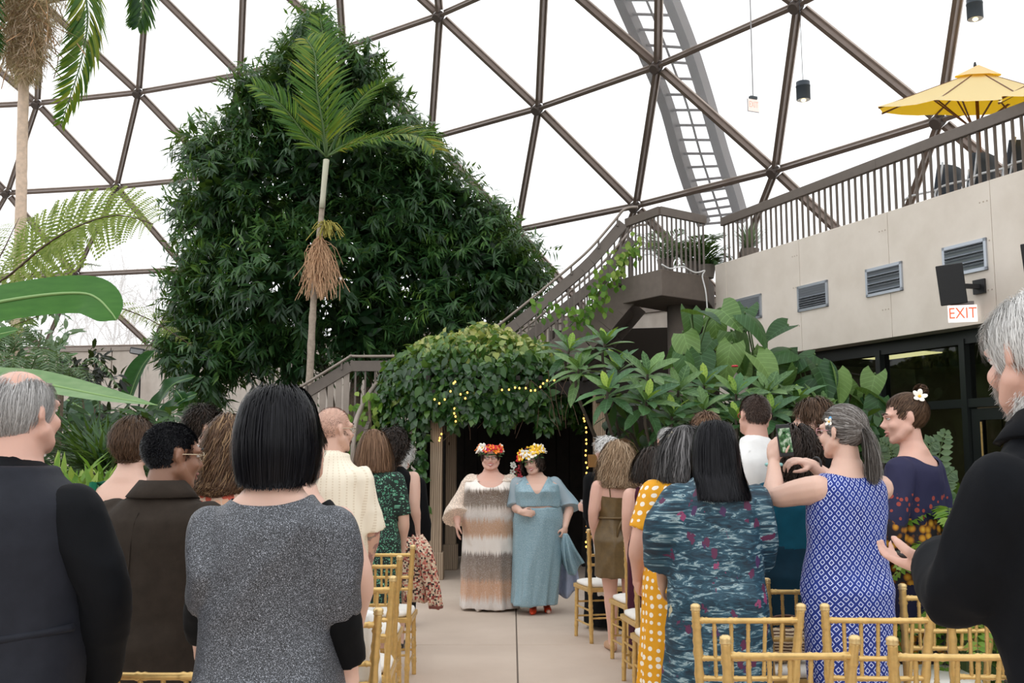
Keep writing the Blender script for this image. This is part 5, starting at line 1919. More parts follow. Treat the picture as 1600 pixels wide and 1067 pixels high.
            if body_push:
                wq = q @ R.T + t
                hw, hd, cx, cy = self.torso(wq[:, 2], shove)
                vx = (wq[:, 0] - cx) / hw; vy = (wq[:, 1] - cy) / hd
                rr = np.sqrt(vx * vx + vy * vy) + 1e-6
                ins = (rr < 1 + .12 * lay) & (wq[:, 2] < nb[2] + .06)
                f = (1 + .12 * lay) / rr
                ay = np.sqrt(np.clip(1 - np.clip(vx, -1, 1) ** 2, .02, 1)) * (1 + .12 * lay)
                wq[ins, 1] = (cy + np.where(vy > .2, 1, -1) * ay * hd)[ins]
                q = (wq - t) @ iR.T
            pts.append(q.copy())
        S = np.stack(pts, 1)
        fr = np.clip((p[:, 1] - .0) / .05, 0, 1)
        if not fringe:
            infl = ((S[:, :, 1] > .040) & (S[:, :, 2] < .048) & (np.abs(S[:, :, 0]) < .062)).any(1)
            S = S[~infl]; n = len(S); clumps = clumps[~infl]; Ln = Ln[~infl]
        if cut_z is not None:                       # ends trimmed to one level (head space)
            lv = cut_z + rng.normal(0, .006, n)
            for k in range(1, K):
                z0, z1 = S[:, k - 1, 2], S[:, k, 2]
                m_ = z1 < lv
                f = np.clip((z0 - lv) / (z0 - z1 + 1e-6), 0, 1)
                S[m_, k] = (S[:, k - 1] + (S[:, k] - S[:, k - 1]) * f[:, None])[m_]
        if curl[0]:
            ph = cn[clumps][:, 0] * 20
            s = np.linspace(0, 1, K)[None] * Ln[:, None]
            amp = curl[0] * np.clip(np.linspace(0, 1.6, K), 0, 1)[None]
            S[:, :, 0] += amp * np.sin(s * curl[1] + ph[:, None]); S[:, :, 1] += amp * np.cos(s * curl[1] + ph[:, None]); S[:, :, 2] += .6 * amp * np.sin(s * curl[1] * 1.1 + 2 * ph[:, None])
        self._strands(name, m, S @ R.T + t, w, rng, cap, tvar)
        if tail:
            n = tail['n']; K2 = 8
            q = np.tile(tp, (n, 1)) + rng.normal(0, .008, (n, 3)); dirn = unit(np.array(tail['dir'], float)[None] + rng.normal(0, tail.get('spread', .16), (n, 3)))
            pts = [q.copy()]
            for k in range(1, K2):
                dirn = unit(dirn * .62 + down * .38 + rng.normal(0, .03, (n, 3)))
                q = q + dirn * (tail['L'] / sc / (K2 - 1)) * rng.uniform(.92, 1.08, (n, 1)); pts.append(q.copy())
            S = np.stack(pts, 1)
            self._strands('ponytail', m, S @ R.T + t, w, rng, False, tvar)

    def _strands(self, name, m, S, w, rng, cap, tvar=.5):
        n, K, _ = S.shape
        T = unit(np.gradient(S, axis=1))
        hc = np.array(self.MH @ Vector((0, -.016, .0)))
        out = S - hc; out[:, :, 2] *= .3
        side = unit(np.cross(T, unit(out)))
        ww = w * (1 - .55 * np.linspace(0, 1, K) ** 2)[None, :, None] * rng.uniform(.7, 1.3, (n, 1, 1))
        A, B = S + side * ww / 2, S - side * ww / 2
        V = np.stack([A, B], 2).reshape(-1, 3)
        i = (np.arange(n)[:, None] * K + np.arange(K - 1)[None]).reshape(-1) * 2
        F = np.stack([i, i + 1, i + 3, i + 2], 1)
        tint = np.repeat(np.clip(rng.normal(.5, tvar * .45, n), 0, 1), K * 2)
        if cap:
            V0 = len(V)
            c = MB().ell((0, -.016, .030), (.0765, .097, .0888), None, 24, 16)
            CV = np.array(c.v)
            ok = lambda q: q[2] > (-.05 + .115 * max(0, min(1, (q[1] + .03) / .10)))
            CF = [f for f in c.f if len(f) == 4 and all(ok(CV[j]) for j in f)] + [(f[0], f[1], f[2], f[2]) for f in c.f if len(f) == 3 and all(ok(CV[j]) for j in f)]
            if self._cap and CF:
                MHn = np.array(self.MH)
                CW = CV @ MHn[:3, :3].T + MHn[:3, 3]
                q4 = [f for f in CF if len(set(f)) == 4]
                V = np.vstack([V, CW]); F = np.vstack([F, np.array(q4) + V0]); tint = np.concatenate([tint, np.full(len(CW), .25)])
        o = link(name, np_mesh(name, V, F, True, {'tint': tint}), m, self.root)
        return o

    _cap = True


def hair_mat(name, dark, mid, light, rough=.38):
    if name in MATS: return MATS[name]
    t = NT(name)
    c = t.ramp(t.attr('tint'), [(0, dark), (.5, mid), (1, light)])
    t.set(Base_Color=c, Roughness=rough, Specular_IOR_Level=.16)
    MATS[name] = t.m
    return t.m


def skin_mat(name, col, red=(.55, .2, .15)):
    if name in MATS: return MATS[name]
    t = NT(name)
    c = t.mix(t.math('MULTIPLY', t.noise(9, 3), .22), col, tuple(a * .6 + b * .4 for a, b in zip(col, red)))
    c = t.mix(t.math('MULTIPLY', t.noise(70, 2), .12), c, tuple(x * .7 for x in col))
    t.set(Base_Color=c, Roughness=.48, Subsurface_Weight=.12, Subsurface_Radius=(.012, .005, .003))
    MATS[name] = t.m
    return t.m


S_fair = skin_mat('fair_skin', (.72, .47, .37))
S_pink = skin_mat('pink_skin', (.70, .42, .33))
S_tan = skin_mat('tan_skin', (.50, .29, .20))
S_brown = skin_mat('brown_skin', (.25, .125, .075))
S_olive = skin_mat('light_olive_skin', (.52, .33, .23))
H_grey = hair_mat('grey_hair', (.16, .155, .15), (.42, .41, .40), (.72, .71, .70))
H_white = hair_mat('white_hair', (.50, .49, .47), (.74, .73, .71), (.88, .87, .85))
H_black = hair_mat('black_hair', (.003, .003, .004), (.006, .006, .008), (.014, .014, .018), .3)
H_dkbrown = hair_mat('dark_brown_hair', (.010, .007, .006), (.024, .016, .012), (.055, .037, .028))
H_brown = hair_mat('brown_hair', (.030, .017, .010), (.075, .043, .026), (.17, .10, .06))
H_auburn = hair_mat('light_brown_hair', (.08, .042, .024), (.16, .088, .05), (.30, .18, .11))
H_blond = hair_mat('wavy_blond_hair', (.13, .08, .045), (.30, .20, .12), (.56, .42, .29))
H_greybrown = hair_mat('grey_streaked_hair', (.045, .037, .032), (.13, .112, .10), (.40, .38, .36))
# ================================================================== CLOTHS
def cloth(name, col, rough=.8, bump=.15, bscale=350, var=.12, sheen=.02):
    if name in MATS: return MATS[name]
    t = NT(name)
    f = t.noise(bscale, 2)
    lo = tuple(c * (1 - var) for c in col); hi = tuple(c * (1 + var) for c in col)
    t.set(Base_Color=t.ramp(t.noise(18, 4, .6), [(.3, lo), (.7, hi)]), Roughness=rough, Sheen_Weight=sheen, Sheen_Roughness=.5, Specular_IOR_Level=.5 if rough < .55 else .12)
    t.bump(f, bump, .002)
    MATS[name] = t.m
    return t.m


def sparkle_grey():
    t = NT('silver_flecked_knit')
    n = t.n('TexNoise', None, Vector=t.obj(), Scale=480, Detail=1, Roughness=.6).outputs['Fac']
    c = t.ramp(n, [(.38, (.008, .009, .011)), (.51, (.042, .046, .055)), (.60, (.13, .14, .16)), (.72, (.52, .54, .60))])
    t.set(Base_Color=c, Roughness=.5, Metallic=t.math('MULTIPLY', t.math('GREATER_THAN', n, .62), .5))
    t.bump(n, .3, .002)
    return t.m


def striped_cream():
    t = NT('cream_striped_cotton')
    v, u, z, s = t.cyl(.2)
    w = t.math('ABSOLUTE', t.math('SINE', t.math('MULTIPLY', u, 75.0)))
    dots = t.math('GREATER_THAN', t.math('SINE', t.math('MULTIPLY', z, 420.0)), -.3)
    k = t.math('MULTIPLY', t.math('GREATER_THAN', w, .93), dots)
    t.set(Base_Color=t.mix(t.math('MULTIPLY', k, .5), rgb(238, 228, 208), rgb(206, 188, 160)), Roughness=.85)
    return t.m


def dotted_green():
    t = NT('green_floral_print')
    v, u, z, s = t.cyl(.2)
    d = t.voro(38, vec=v, rnd=.7)
    big = t.math('LESS_THAN', d, .34)
    ring = t.math('MULTIPLY', t.math('GREATER_THAN', d, .14), big)
    d2 = t.math('LESS_THAN', t.voro(85, vec=v, rnd=.6), .28)
    c = t.mix(d2, (.006, .018, .014), rgb(120, 190, 160))
    c = t.mix(ring, c, rgb(70, 140, 110))
    c = t.mix(t.math('LESS_THAN', d, .13), c, rgb(205, 225, 210))
    t.set(Base_Color=c, Roughness=.75)
    return t.m


def floral_coral():
    t = NT('coral_floral_print')
    d = t.voro(26, rnd=1)
    col = t.voro(26, rnd=1, out='Color')
    sx = t.n('SeparateXYZ', None, Vector=col).outputs[0]
    c = t.ramp(sx, [(0, rgb(215, 100, 80)), (.35, rgb(240, 190, 160)), (.6, rgb(60, 80, 60)), (.8, rgb(230, 140, 110))], 'CONSTANT')
    t.set(Base_Color=t.mix(t.math('LESS_THAN', d, .45), rgb(235, 205, 185), c), Roughness=.75)
    return t.m


def polka():
    t = NT('mustard_polka_dot')
    v, u, z, s = t.cyl(.22)
    d = t.voro(23, vec=v, rnd=.25)
    t.set(Base_Color=t.mix(t.math('LESS_THAN', d, .30), rgb(226, 158, 14), rgb(245, 236, 220)), Roughness=.75)
    return t.m


def diamonds():
    t = NT('blue_diamond_print')
    v, u, z, s = t.cyl(.2)
    k = 46.0
    wob = t.math('MULTIPLY', t.noise(30, 2, vec=v), .5)
    a = t.math('ADD', t.math('MULTIPLY', t.math('ADD', u, z), k), wob)
    b = t.math('ADD', t.math('MULTIPLY', t.math('SUBTRACT', u, z), k), wob)
    fa = t.math('ABSOLUTE', t.math('SUBTRACT', t.math('FRACT', t.math('MULTIPLY', a, .5)), .5))
    fb = t.math('ABSOLUTE', t.math('SUBTRACT', t.math('FRACT', t.math('MULTIPLY', b, .5)), .5))
    m = t.math('MAXIMUM', fa, fb)
    c = t.ramp(m, [(0, rgb(20, 38, 120)), (.20, rgb(222, 227, 242)), (.315, rgb(26, 52, 150)), (.42, rgb(14, 22, 84))], 'CONSTANT')
    c = t.mix(t.math('MULTIPLY', t.noise(7, 3, vec=v), .35), c, rgb(30, 80, 190))
    t.set(Base_Color=c, Roughness=.7)
    return t.m


def abstract_floral():
    t = NT('teal_painterly_print')
    v, u, z, s = t.cyl(.26)
    mp = t.n('Mapping', None, Vector=v, Scale=(5, 26, 1)).outputs[0]
    n1 = t.n('TexNoise', None, Vector=mp, Scale=1.6, Detail=5, Roughness=.65, Distortion=1.2).outputs['Fac']
    c = t.ramp(n1, [(.34, rgb(10, 32, 48)), (.49, rgb(22, 62, 80)), (.56, rgb(52, 92, 110)), (.62, rgb(165, 188, 192)), (.67, rgb(20, 54, 72))])
    v = t.n('VectorMath', dict(operation='ADD'), i0=v, i1=t.n('VectorMath', dict(operation='SCALE'), i0=t.n('TexNoise', None, Vector=v, Scale=32, Detail=3).outputs['Color'], Scale=.05).outputs[0]).outputs[0]
    d = t.voro(13, vec=v)
    nn = t.noise(60, 3, vec=v)
    bl = t.math('LESS_THAN', t.math('ADD', d, t.math('MULTIPLY', nn, .30)), .46)
    sel = t.n('SeparateXYZ', None, Vector=t.voro(13, vec=v, out='Color'))
    bl = t.math('MULTIPLY', bl, t.math('GREATER_THAN', sel.outputs[0], .45))
    c = t.mix(bl, c, t.ramp(sel.outputs[1], [(0, rgb(90, 35, 70)), (.5, rgb(140, 60, 100)), (.8, rgb(70, 40, 85)), (.95, rgb(185, 175, 140))], 'CONSTANT'))
    t.set(Base_Color=c, Roughness=.6)
    return t.m


def navy_flowers(zlo, zhi):
    """navy cloth whose lower part breaks into yellow flowers"""
    t = NT('navy_with_yellow_flowers')
    v, u, z, s = t.cyl(.2)
    d = t.voro(24, vec=t.obj(), rnd=.9)
    f = t.math('ADD', z, t.math('MULTIPLY', t.noise(14, 3), .12))
    mask = t.math('MAXIMUM', t.math('MULTIPLY', t.math('LESS_THAN', f, zhi), t.math('GREATER_THAN', f, zlo)), t.math('LESS_THAN', f, zlo - .24))
    red = t.math('MULTIPLY', t.math('LESS_THAN', f, zhi + .14), t.math('GREATER_THAN', f, zhi))
    fl = t.ramp(d, [(0, rgb(235, 190, 70)), (.32, rgb(205, 140, 30)), (.5, rgb(120, 70, 20)), (.58, rgb(25, 18, 30))])
    base = rgb(22, 22, 62)
    c = t.mix(t.math('MULTIPLY', red, t.math('LESS_THAN', d, .3)), base, rgb(150, 60, 50))
    c = t.mix(mask, c, fl)
    t.set(Base_Color=c, Roughness=.75)
    return t.m


def ombre_sequin(H):
    t = NT('ombre_sequin')
    v, u, z, s = t.cyl(.25)
    spike = t.n('TexNoise', None, Vector=t.n('Mapping', None, Vector=v, Scale=(60, 3, 1)).outputs[0], Scale=1, Detail=2).outputs['Fac']
    zz = t.math('ADD', z, t.math('MULTIPLY', t.math('SUBTRACT', spike, .5), .16))
    f = t.math('DIVIDE', zz, H)
    c = t.ramp(f, [(0, rgb(214, 205, 198)), (.05, rgb(222, 214, 208)), (.10, rgb(206, 160, 128)), (.17, rgb(196, 152, 122)), (.20, rgb(150, 128, 112)), (.29, rgb(128, 112, 100)), (.335, rgb(120, 104, 94)),
                   (.36, rgb(236, 228, 220)), (.43, rgb(240, 232, 224)), (.46, rgb(206, 166, 136)), (.53, rgb(200, 162, 134)), (.56, rgb(214, 205, 198)), (.61, rgb(200, 188, 178)), (.64, rgb(128, 112, 98)), (.715, rgb(120, 102, 88)), (.745, rgb(244, 234, 224)), (1, rgb(246, 238, 228))])
    sp = t.noise(300, 1)
    c = t.mix(t.math('MULTIPLY', t.math('GREATER_THAN', sp, .62), .7), c, (.92, .90, .88))
    t.set(Base_Color=c, Roughness=.36, Metallic=.15)
    t.bump(sp, .4, .003)
    return t.m


def lace():
    t = NT('ivory_lace')
    d = t.voro(75, rnd=1)
    a = t.math('MULTIPLY_ADD', t.math('LESS_THAN', d, .40), .30, .66)
    t.set(Base_Color=rgb(244, 226, 208), Roughness=.8, Alpha=a)
    return t.m


def glitter_blue():
    t = NT('dusty_blue_glitter')
    n = t.noise(420, 1)
    c = t.ramp(n, [(.35, rgb(104, 138, 152)), (.55, rgb(134, 167, 180)), (.66, rgb(205, 222, 228))])
    t.set(Base_Color=c, Roughness=.45, Metallic=.1)
    t.bump(n, .25, .002)
    return t.m


def sheer_blue():
    t = NT('sheer_blue_sleeve')
    t.set(Base_Color=rgb(160, 184, 196), Roughness=.6, Alpha=.72)
    return t.m


def tweed():
    t = NT('pink_tweed')
    col = t.n('SeparateXYZ', None, Vector=t.voro(75, rnd=.5, out='Color'))
    c = t.ramp(col.outputs[0], [(0, rgb(205, 180, 155)), (.3, rgb(60, 45, 42)), (.45, rgb(200, 120, 105)), (.65, rgb(225, 205, 180)), (.85, rgb(150, 70, 65))], 'CONSTANT')
    t.set(Base_Color=c, Roughness=.9)
    t.bump(t.voro(75, rnd=.5), .6, .006)
    return t.m


C_black = cloth('black_wool', rgb(14, 15, 17), .85)
C_suit = cloth('black_suit_wool', rgb(17, 19, 23), .85)
C_shirtblack = cloth('black_shirt_cotton', rgb(13, 15, 19), .7)
C_vest = cloth('charcoal_satin', rgb(36, 38, 45), .6)
C_blazer = cloth('dark_brown_blazer_wool', rgb(52, 45, 39), .9, .25, 300, .15)
C_navy = cloth('navy_suit', rgb(24, 32, 56), .8)
C_khaki = cloth('khaki_twill', rgb(188, 170, 142), .85)
C_white = cloth('white_cotton', rgb(240, 240, 238), .8, .1, 300, .03)
C_green = cloth('green_strap_cloth', rgb(20, 92, 66), .7)
C_olive = cloth('olive_satin', rgb(98, 78, 46), .42, .1, 200, .2, 0)
C_burg = cloth('burgundy_cloth', rgb(66, 26, 42), .7)
C_teal = cloth('teal_jersey', rgb(14, 72, 92), .7)
C_tealskirt = cloth('deep_teal_jersey', rgb(14, 44, 60), .7)
C_grey = cloth('grey_cotton', rgb(90, 92, 96), .8)
C_cuff = cloth('black_velvet', rgb(10, 11, 13), .8)
C_dark = cloth('dark_trousers', rgb(22, 22, 24), .85)
L_black = mat('black_leather', (.012, .011, .010), .35)
L_brown = mat('brown_leather', rgb(86, 54, 36), .5)
L_red = mat('orange_red_leather', rgb(226, 70, 30), .4)
L_silver = mat('silver_shoe', rgb(215, 208, 200), .3, .3)
G_dark = mat('dark_glasses_frame', (.02, .015, .015), .3)
G_pink = mat('pink_clear_frame', rgb(200, 150, 155), .3)
G_gold = mat('thin_gold_frame', (.6, .5, .35), .25, .7)
G_red = mat('red_frame', rgb(190, 50, 55), .3)
LIP = (.54, .24, .20)
LIPR = (.52, .14, .13)
# ================================================================== PEOPLE
def flower(parent, p, n, r, m, mc, petals=5, name='flower', seed=0):
    rng = random.Random(seed)
    R = frame(Vector(n).orthogonal(), n)
    b = MB()
    for k in range(petals):
        a = k * 2 * math.pi / petals + rng.uniform(-.1, .1)
        q = Matrix.Rotation(a, 3, 'Z')
        b.ell(q @ Vector((r * .55, 0, r * .16)), (r * .52, r * .36, r * .10), q @ Matrix.Rotation(-.45, 3, 'Y'), 10, 6)
    M = R.copy(); M.translation = p
    o = b.xf(M).build(name, m, parent, True)
    c = MB().ell((0, 0, r * .12), (r * .2, r * .2, r * .16), None, 8, 6).xf(M)
    c.build('flower_centre', mc, o, True)
    return o


def crown(f, cols, seed, r=.030):
    """a wreath of flowers round the head"""
    rng = random.Random(seed)
    ring = []
    for k in range(25):
        a = 2 * math.pi * k / 24
        ring.append(f.MH @ Vector((.092 * math.sin(a), -.014 + .112 * math.cos(a), .060 + .022 * math.cos(a + math.pi))))
    cr = MB().tube(ring, .008, 6).build('flower_crown', mat('wreath_stem', (.03, .08, .02), .7), f.root, True)
    for k in range(34):
        a = 2 * math.pi * k / 34 + rng.uniform(-.08, .08)
        rad = 1.12 + rng.uniform(0, .12)
        p = f.MH @ Vector((.096 * rad * math.sin(a), -.014 + .110 * rad * math.cos(a), .070 - .004 * math.cos(a) + rng.uniform(-.008 + .016 * max(0, math.cos(a)), .042)))
        n = f.RH @ Vector((math.sin(a), math.cos(a), .35 + rng.uniform(-.3, .4)))
        side = (math.sin(a) + 1) / 2           # 0 on its left, 1 on its right
        c = cols(side, rng)
        flower(cr, p, n, r * rng.uniform(.85, 1.3), mat('petal_' + c[0], c[1], .55), mat('petal_heart_' + c[2], c[3], .6), seed=seed + k)
    for k in range(26):
        a = rng.uniform(0, 2 * math.pi)
        p = f.MH @ Vector((.1 * math.sin(a), -.014 + .118 * math.cos(a), .055 - .022 * math.cos(a) + rng.uniform(-.02, .02)))
        place_leaf('leaf', WREATH_LEAF, cr, p, f.RH @ Vector((math.sin(a) + rng.uniform(-.8, .8), math.cos(a) + rng.uniform(-.8, .8), rng.uniform(-.6, .5))), f.RH @ Vector((math.sin(a), math.cos(a), .5)), rng.uniform(.7, 1.1))
    return cr


WREATH_LEAF = leaf_mesh('leaf', .05, .02, 4, 1); WREATH_LEAF.materials.append(solid_leaf_mat('wreath_leaf', (.02, .07, .02), (.06, .14, .04)))

WHT = ('white', rgb(248, 242, 230)); YEL = ('yellow', rgb(244, 196, 40)); ORG = ('orange', rgb(240, 130, 30)); RED = ('red', rgb(208, 24, 40)); PNK = ('magenta', rgb(214, 40, 96))
HY = ('gold', rgb(240, 190, 60)); HD = ('dark', rgb(120, 20, 40))


def brides():
    # ---------------- bride in the sequined ombre gown
    f = Fig('smiling bride in an ombre sequined gown with lace sleeves and a red flower crown', 767, 696, 10.3, 180,
            dict(sh=.215, ch=.262, wa=.262, hi=.285, dep=.74, arm=1.32, neck=.064, belly=.035, bust=.05, leg=1.1), head_roll=2, hs=1.06)
    f.arm(1, f.loc(713, 797, 10.26), f.loc(715, 818, 10.14), hand=(.02, .12, -1), curl=.25)
    f.arm(-1, f.loc(806, 793, 10.44), f.loc(811, 775, 10.19), hand=Vector((.75, .15, -.65)), palm=Vector((0, -1, -.1)), curl=.35)
    f.head(1.0, 1.0, 1.07, 1.12)
    f.legs(stance=.11)
    f.finish_body(S_pink, .0068)
    f.face(LIPR, (.12, .16, .18), 1.0, (.12, .07, .05), glasses=G_dark)
    f.hair(hair_mat('dark_reddish_hair', (.02, .008, .006), (.05, .02, .014), (.10, .045, .03)), 1600, .10, 6, .005, .3, .35, .014, (.004, 60), (0, -.3, -1), seed=4, cut_z=-.05, hug=.5)
    m = ombre_sequin(f.H)
    H = f.H
    f.garment('gown', m, .40, .815, .014, None, (.02, .305, .25, 9, .075, .0), cuts=[scoop(H, .15, .742, .80, .82)], fold=.006, fk=7, voxel=.011, seed=31, fold_aniso=(1, 1, .35))
    P = f.arms[1][0]
    ml = lace()
    f.garment('lace_sleeves', ml, .778, .838, .020, {1: (.80, .016, .095), -1: (.62, .016, .06)}, cuts=[scoop(H, .145, .742, .80)], fold=.004, fk=9, voxel=.012, seed=32)
    f.shoes(L_silver, .11, step=.03)
    def cols(s, r):
        if s > .72: return r.choice([WHT, WHT, YEL]) + HY if False else (r.choice([WHT, WHT, ORG])[0:2] + HY)
        if s < .28: return r.choice([WHT, WHT, ORG, RED])[0:2] + HY
        return r.choice([RED, PNK, RED, ORG, PNK])[0:2] + (HD if r.random() < .5 else HY)
    crown(f, cols, 3, .040)
    # ---------------- bride in the dusty blue dress
    f = Fig('laughing bride in a dusty blue dress and white flower crown, lifting her skirt', 843, 700, 10.12, 180,
            dict(sh=.20, ch=.222, wa=.222, hi=.252, dep=.72, arm=1.18, neck=.056, belly=.03, bust=.045, leg=1.0), head_yaw=-24, head_roll=12, head_pitch=-10, hs=1.06, lean=(.045, .02))
    f.arm(1, f.loc(806, 792, 10.10), f.loc(814, 800, 9.86), hand=Vector((-.95, .15, -.12)), palm=Vector((.1, -1, -.2)), curl=.35)
    f.arm(-1, f.loc(889, 792, 10.12), f.loc(883, 824, 9.98), hand=Vector((.2, .1, -1)), palm=Vector((.6, -.8, 0)), curl=.95)
    f.head(1.0, 1.0, 1.05, 1.12)
    f.legs(stance=.075, step=.0)
    f.finish_body(S_fair, .0068)
    f.face(LIPR, (.08, .06, .04), 1.0, (.02, .013, .01), glasses=G_dark)
    f.hair(H_dkbrown, 1800, .17, 8, .006, .45, .6, .03, (.014, 70), (0, -.3, -1), seed=9, cut_z=-.10, hug=.1)
    H = f.H
    mg = glitter_blue()
    sheer = sheer_blue()
    f.garment('bodice', mg, .640, .838, .013, {}, cuts=[vneck(H, .125, .70, .79, cx=.03), lambda c: np.where(c[:, 1] > 0, 1 - ((c[:, 0] - .02) / .062) ** 2 - ((c[:, 2] - .664 * H) / .020) ** 2, -1)], fold=.008, fk=12, voxel=.0105, seed=41)
    f.garment('sheer_sleeves', sheer, .80, .835, .017, {1: (.50, .016, .035), -1: (.54, .018, .06)}, cuts=[vneck(H, .13, .69, .78, cx=.03)], fold=.004, voxel=.012, seed=42)
    f.garment('skirt', mg, .50, .640, .014, None, (.085, .225, .20, 8, .085, .05, .06), fold=.007, fk=8, voxel=.0125, seed=43, fold_aniso=(1.2, 1.2, .25))
    # the lifted side of the skirt, gathered in her hand, with a lilac lining
    hand = f.arms[-1][0][-1] + np.array([.0, .02, -.085])
    def fan(name, m, pts, w0, w1, seed, off):
        Q = smooth_path(pts, 22); V = []; F = []; n = 26
        for i in range(22):
            t = i / 21; w = w0 + (w1 - w0) * t ** .8
            for k in range(n):
                u = k / (n - 1) * 2 - 1
                V.append((Q[i][0] + u * w, Q[i][1] + .05 * t * math.cos(u * 9 + seed) + off - .12 * t * (u * u), Q[i][2] - .06 * t * math.sin(u * 3 + seed)))
        for i in range(21):
            for k in range(n - 1):
                F.append((i * n + k, i * n + k + 1, (i + 1) * n + k + 1, (i + 1) * n + k))
        o = link(name, np_mesh(name, np.array(V), np.array(F)), m, f.root)
        s = o.modifiers.new('thickness', 'SOLIDIFY'); s.thickness = .006
        return o
    a = f.loc(893, 885, 9.98); b = f.loc(890, 918, 10.05); c2 = f.loc(868, 925, 10.1)
    fan('lifted_skirt', mg, [tuple(hand + np.array([0, 0, .03])), tuple((Vector(hand) + a) / 2 + Vector((-.0, .05, 0))), tuple(f.loc(897, 890, 9.96))], .02, .115, 1, .02)
    fan('skirt_lining', cloth('lilac_lining', rgb(158, 168, 192), .6), [tuple(hand + np.array([.01, -.03, 0])), tuple(f.loc(882, 875, 10.1)), tuple(f.loc(880, 926, 10.16))], .02, .18, 2, -.05)
    f.shoes(L_red, .07, .02, step=.045)
    def cols2(s, r):
        if s > .62: return r.choice([WHT, YEL, YEL, WHT, RED])[0:2] + HY
        return r.choice([WHT, WHT, WHT, YEL])[0:2] + HY
    crown(f, cols2, 17, .042)


brides()


def guests_left():
    # old man in the vest
    f = Fig('old grey-haired man in a charcoal vest over a black shirt at the left edge', 33, 574, 2.75, -12, dict(sh=.215, ch=.20, wa=.19, hi=.185, dep=.68, arm=1.18, neck=.066), head_yaw=-10, head_pitch=3)
    f.arm(1, f.loc(166, 925, 2.72), f.loc(158, 1060, 2.88), curl=.4)
    f.arm(-1)
    f.head(0, 1.2, 1.12, 1.1)
    f.finish_body(S_pink, .009)
    f.face(LIP)
    bald = lambda p: (p[:, 2] > .085) & (np.abs(p[:, 0]) < .05) & (RNG.random(len(p)) < np.where(p[:, 1] > -.07, .985, .6))
    f._cap = False
    f.hair(H_grey, 6500, .085, 7, .0016, .35, .2, .010, (0, 0), (0, -.5, -1), seed=1, bald=bald, nape=-.085, wob=.14, body_push=False, cut_z=-.105, hug=.5)
    f.garment('shirt', C_shirtblack, .52, .85, .014, {1: (1.0, .020, .012), -1: (1.0, .020, .012)}, fold=.0035, fk=8, voxel=.0125, seed=2, collar=.03)
    H = f.H
    v = f.garment('vest', C_vest, .49, .846, .033, {}, fold=.003, fk=5, voxel=.012, seed=3,
                  cuts=[((f.g['sh'] * .80, 0, .80 * H), (1, 0, -.10)), ((-f.g['sh'] * .80, 0, .80 * H), (-1, 0, -.10))] if False else ())
    sb = MB()
    zs = [.585 * H, .61 * H]
    a, b_, cx, cy = f.torso(zs, .036)
    sb.tube([(a[0] * math.cos(t), cy[0] + b_[0] * math.sin(t), .590 * H + .03 * abs(math.cos(t))) for t in np.linspace(-math.pi * .95, -.05 * math.pi, 30)], .011, 6)
    sb.build('back_strap', C_vest, v, True)
    MB().box((.02, -b_[0] - .012 + cy[0], .60 * H), (.035, .008, .035)).build('buckle', mat('steel_buckle', (.4, .4, .4), .3, .9), v)
    f.trousers(C_dark)
    # man in the brown blazer
    f = Fig('man with short black hair and thin glasses in a dark brown blazer', 243, 657, 3.68, -14, dict(sh=.205, ch=.195, wa=.19, hi=.19, dep=.7, arm=1.15, neck=.062), head_yaw=-34, lean=(.04, .02), head_pitch=-4, hs=1.06)
    f.arm(1, f.loc(310, 905, 3.72), f.loc(308, 1010, 3.87)); f.arm(-1)
    f.head(0, 1.25, 1.08, 1.1)
    f.finish_body(S_brown, .009)
    f.face((.28, .10, .08), brow=(.01, .01, .01), glasses=G_gold)
    f.hair(H_black, 7000, .007, 4, .003, .05, 1.0, .004, (.0015, 200), (0, -.2, -1), seed=2, body_push=False, nape=-.075, wob=.35)
    f.garment('blazer', C_blazer, .44, .848, .026, {1: (.97, .026, .010), -1: (.97, .026, .010)}, fold=.006, fk=7, voxel=.0125, seed=12)
    f.back_line('back_seam', C_blazer, .46, .80, .026, r=.002); f.collar_piece(C_blazer)
    f.trousers(C_dark)
    f.shoes(L_black)
    # woman with the black bob
    f = Fig('woman with a black bob in a silver-flecked grey dress with black cuffs', 432, 599, 2.66, -4, dict(sh=.178, ch=.168, wa=.160, hi=.195, dep=.72, arm=1.06, neck=.055), head_yaw=-8, hs=1.06, lean=(.006, 0))
    f.arm(1, f.loc(530, 925, 2.62), f.loc(545, 1048, 2.72), curl=.4)
    f.arm(-1, f.loc(323, 905, 2.62), f.loc(316, 1000, 2.85), curl=.4)
    f.head()
    f.finish_body(S_fair, .0095)
    f.face(LIP)
    f.hair(H_black, 7500, .29, 8, .0026, .5, .3, .022, (0, 0), (0, -.1, -1), seed=3, nape=-.06, wob=.04, lenvar=.04, clump=.10, cut_z=-.122, hug=.14)
    msp = sparkle_grey()
    H = f.H
    f.garment('dress', msp, .40, .836, .012, {1: (.64, .013, .004), -1: (.64, .013, .004)}, (.36 * H, .205, .165, 6, .02), fold=.006, fk=7, voxel=.012, seed=21, cuts=[scoop(H, .115, .80, .812)])
    for s in (1, -1):
        P, R, h = f.arms[s]
        m = MB().tube(P[9:16], R[9:16] + np.array([.006, .008, .014, .017, .018, .02, .021]), 16)
        me = remesh(m.v, m.f, .011, 2); c = get_co(me); set_co(me, c + get_no(me) * folds(c, 5, .004, 14)[:, None]); me.shade_smooth(); me.materials.append(C_cuff)
        link('cuff', me, None, f.root)
    f.legs() if False else None
    f.shoes(L_black)
    # bare-shouldered woman with the green strap
    f = Fig('woman with short brown hair and a bare back in a green dress', 207, 651, 4.75, -6, dict(sh=.18, ch=.165, wa=.15, hi=.185, arm=1.05), head_yaw=6)
    f.arm(1); f.arm(-1); f.head(); f.finish_body(S_fair, .010); f.face(LIP)
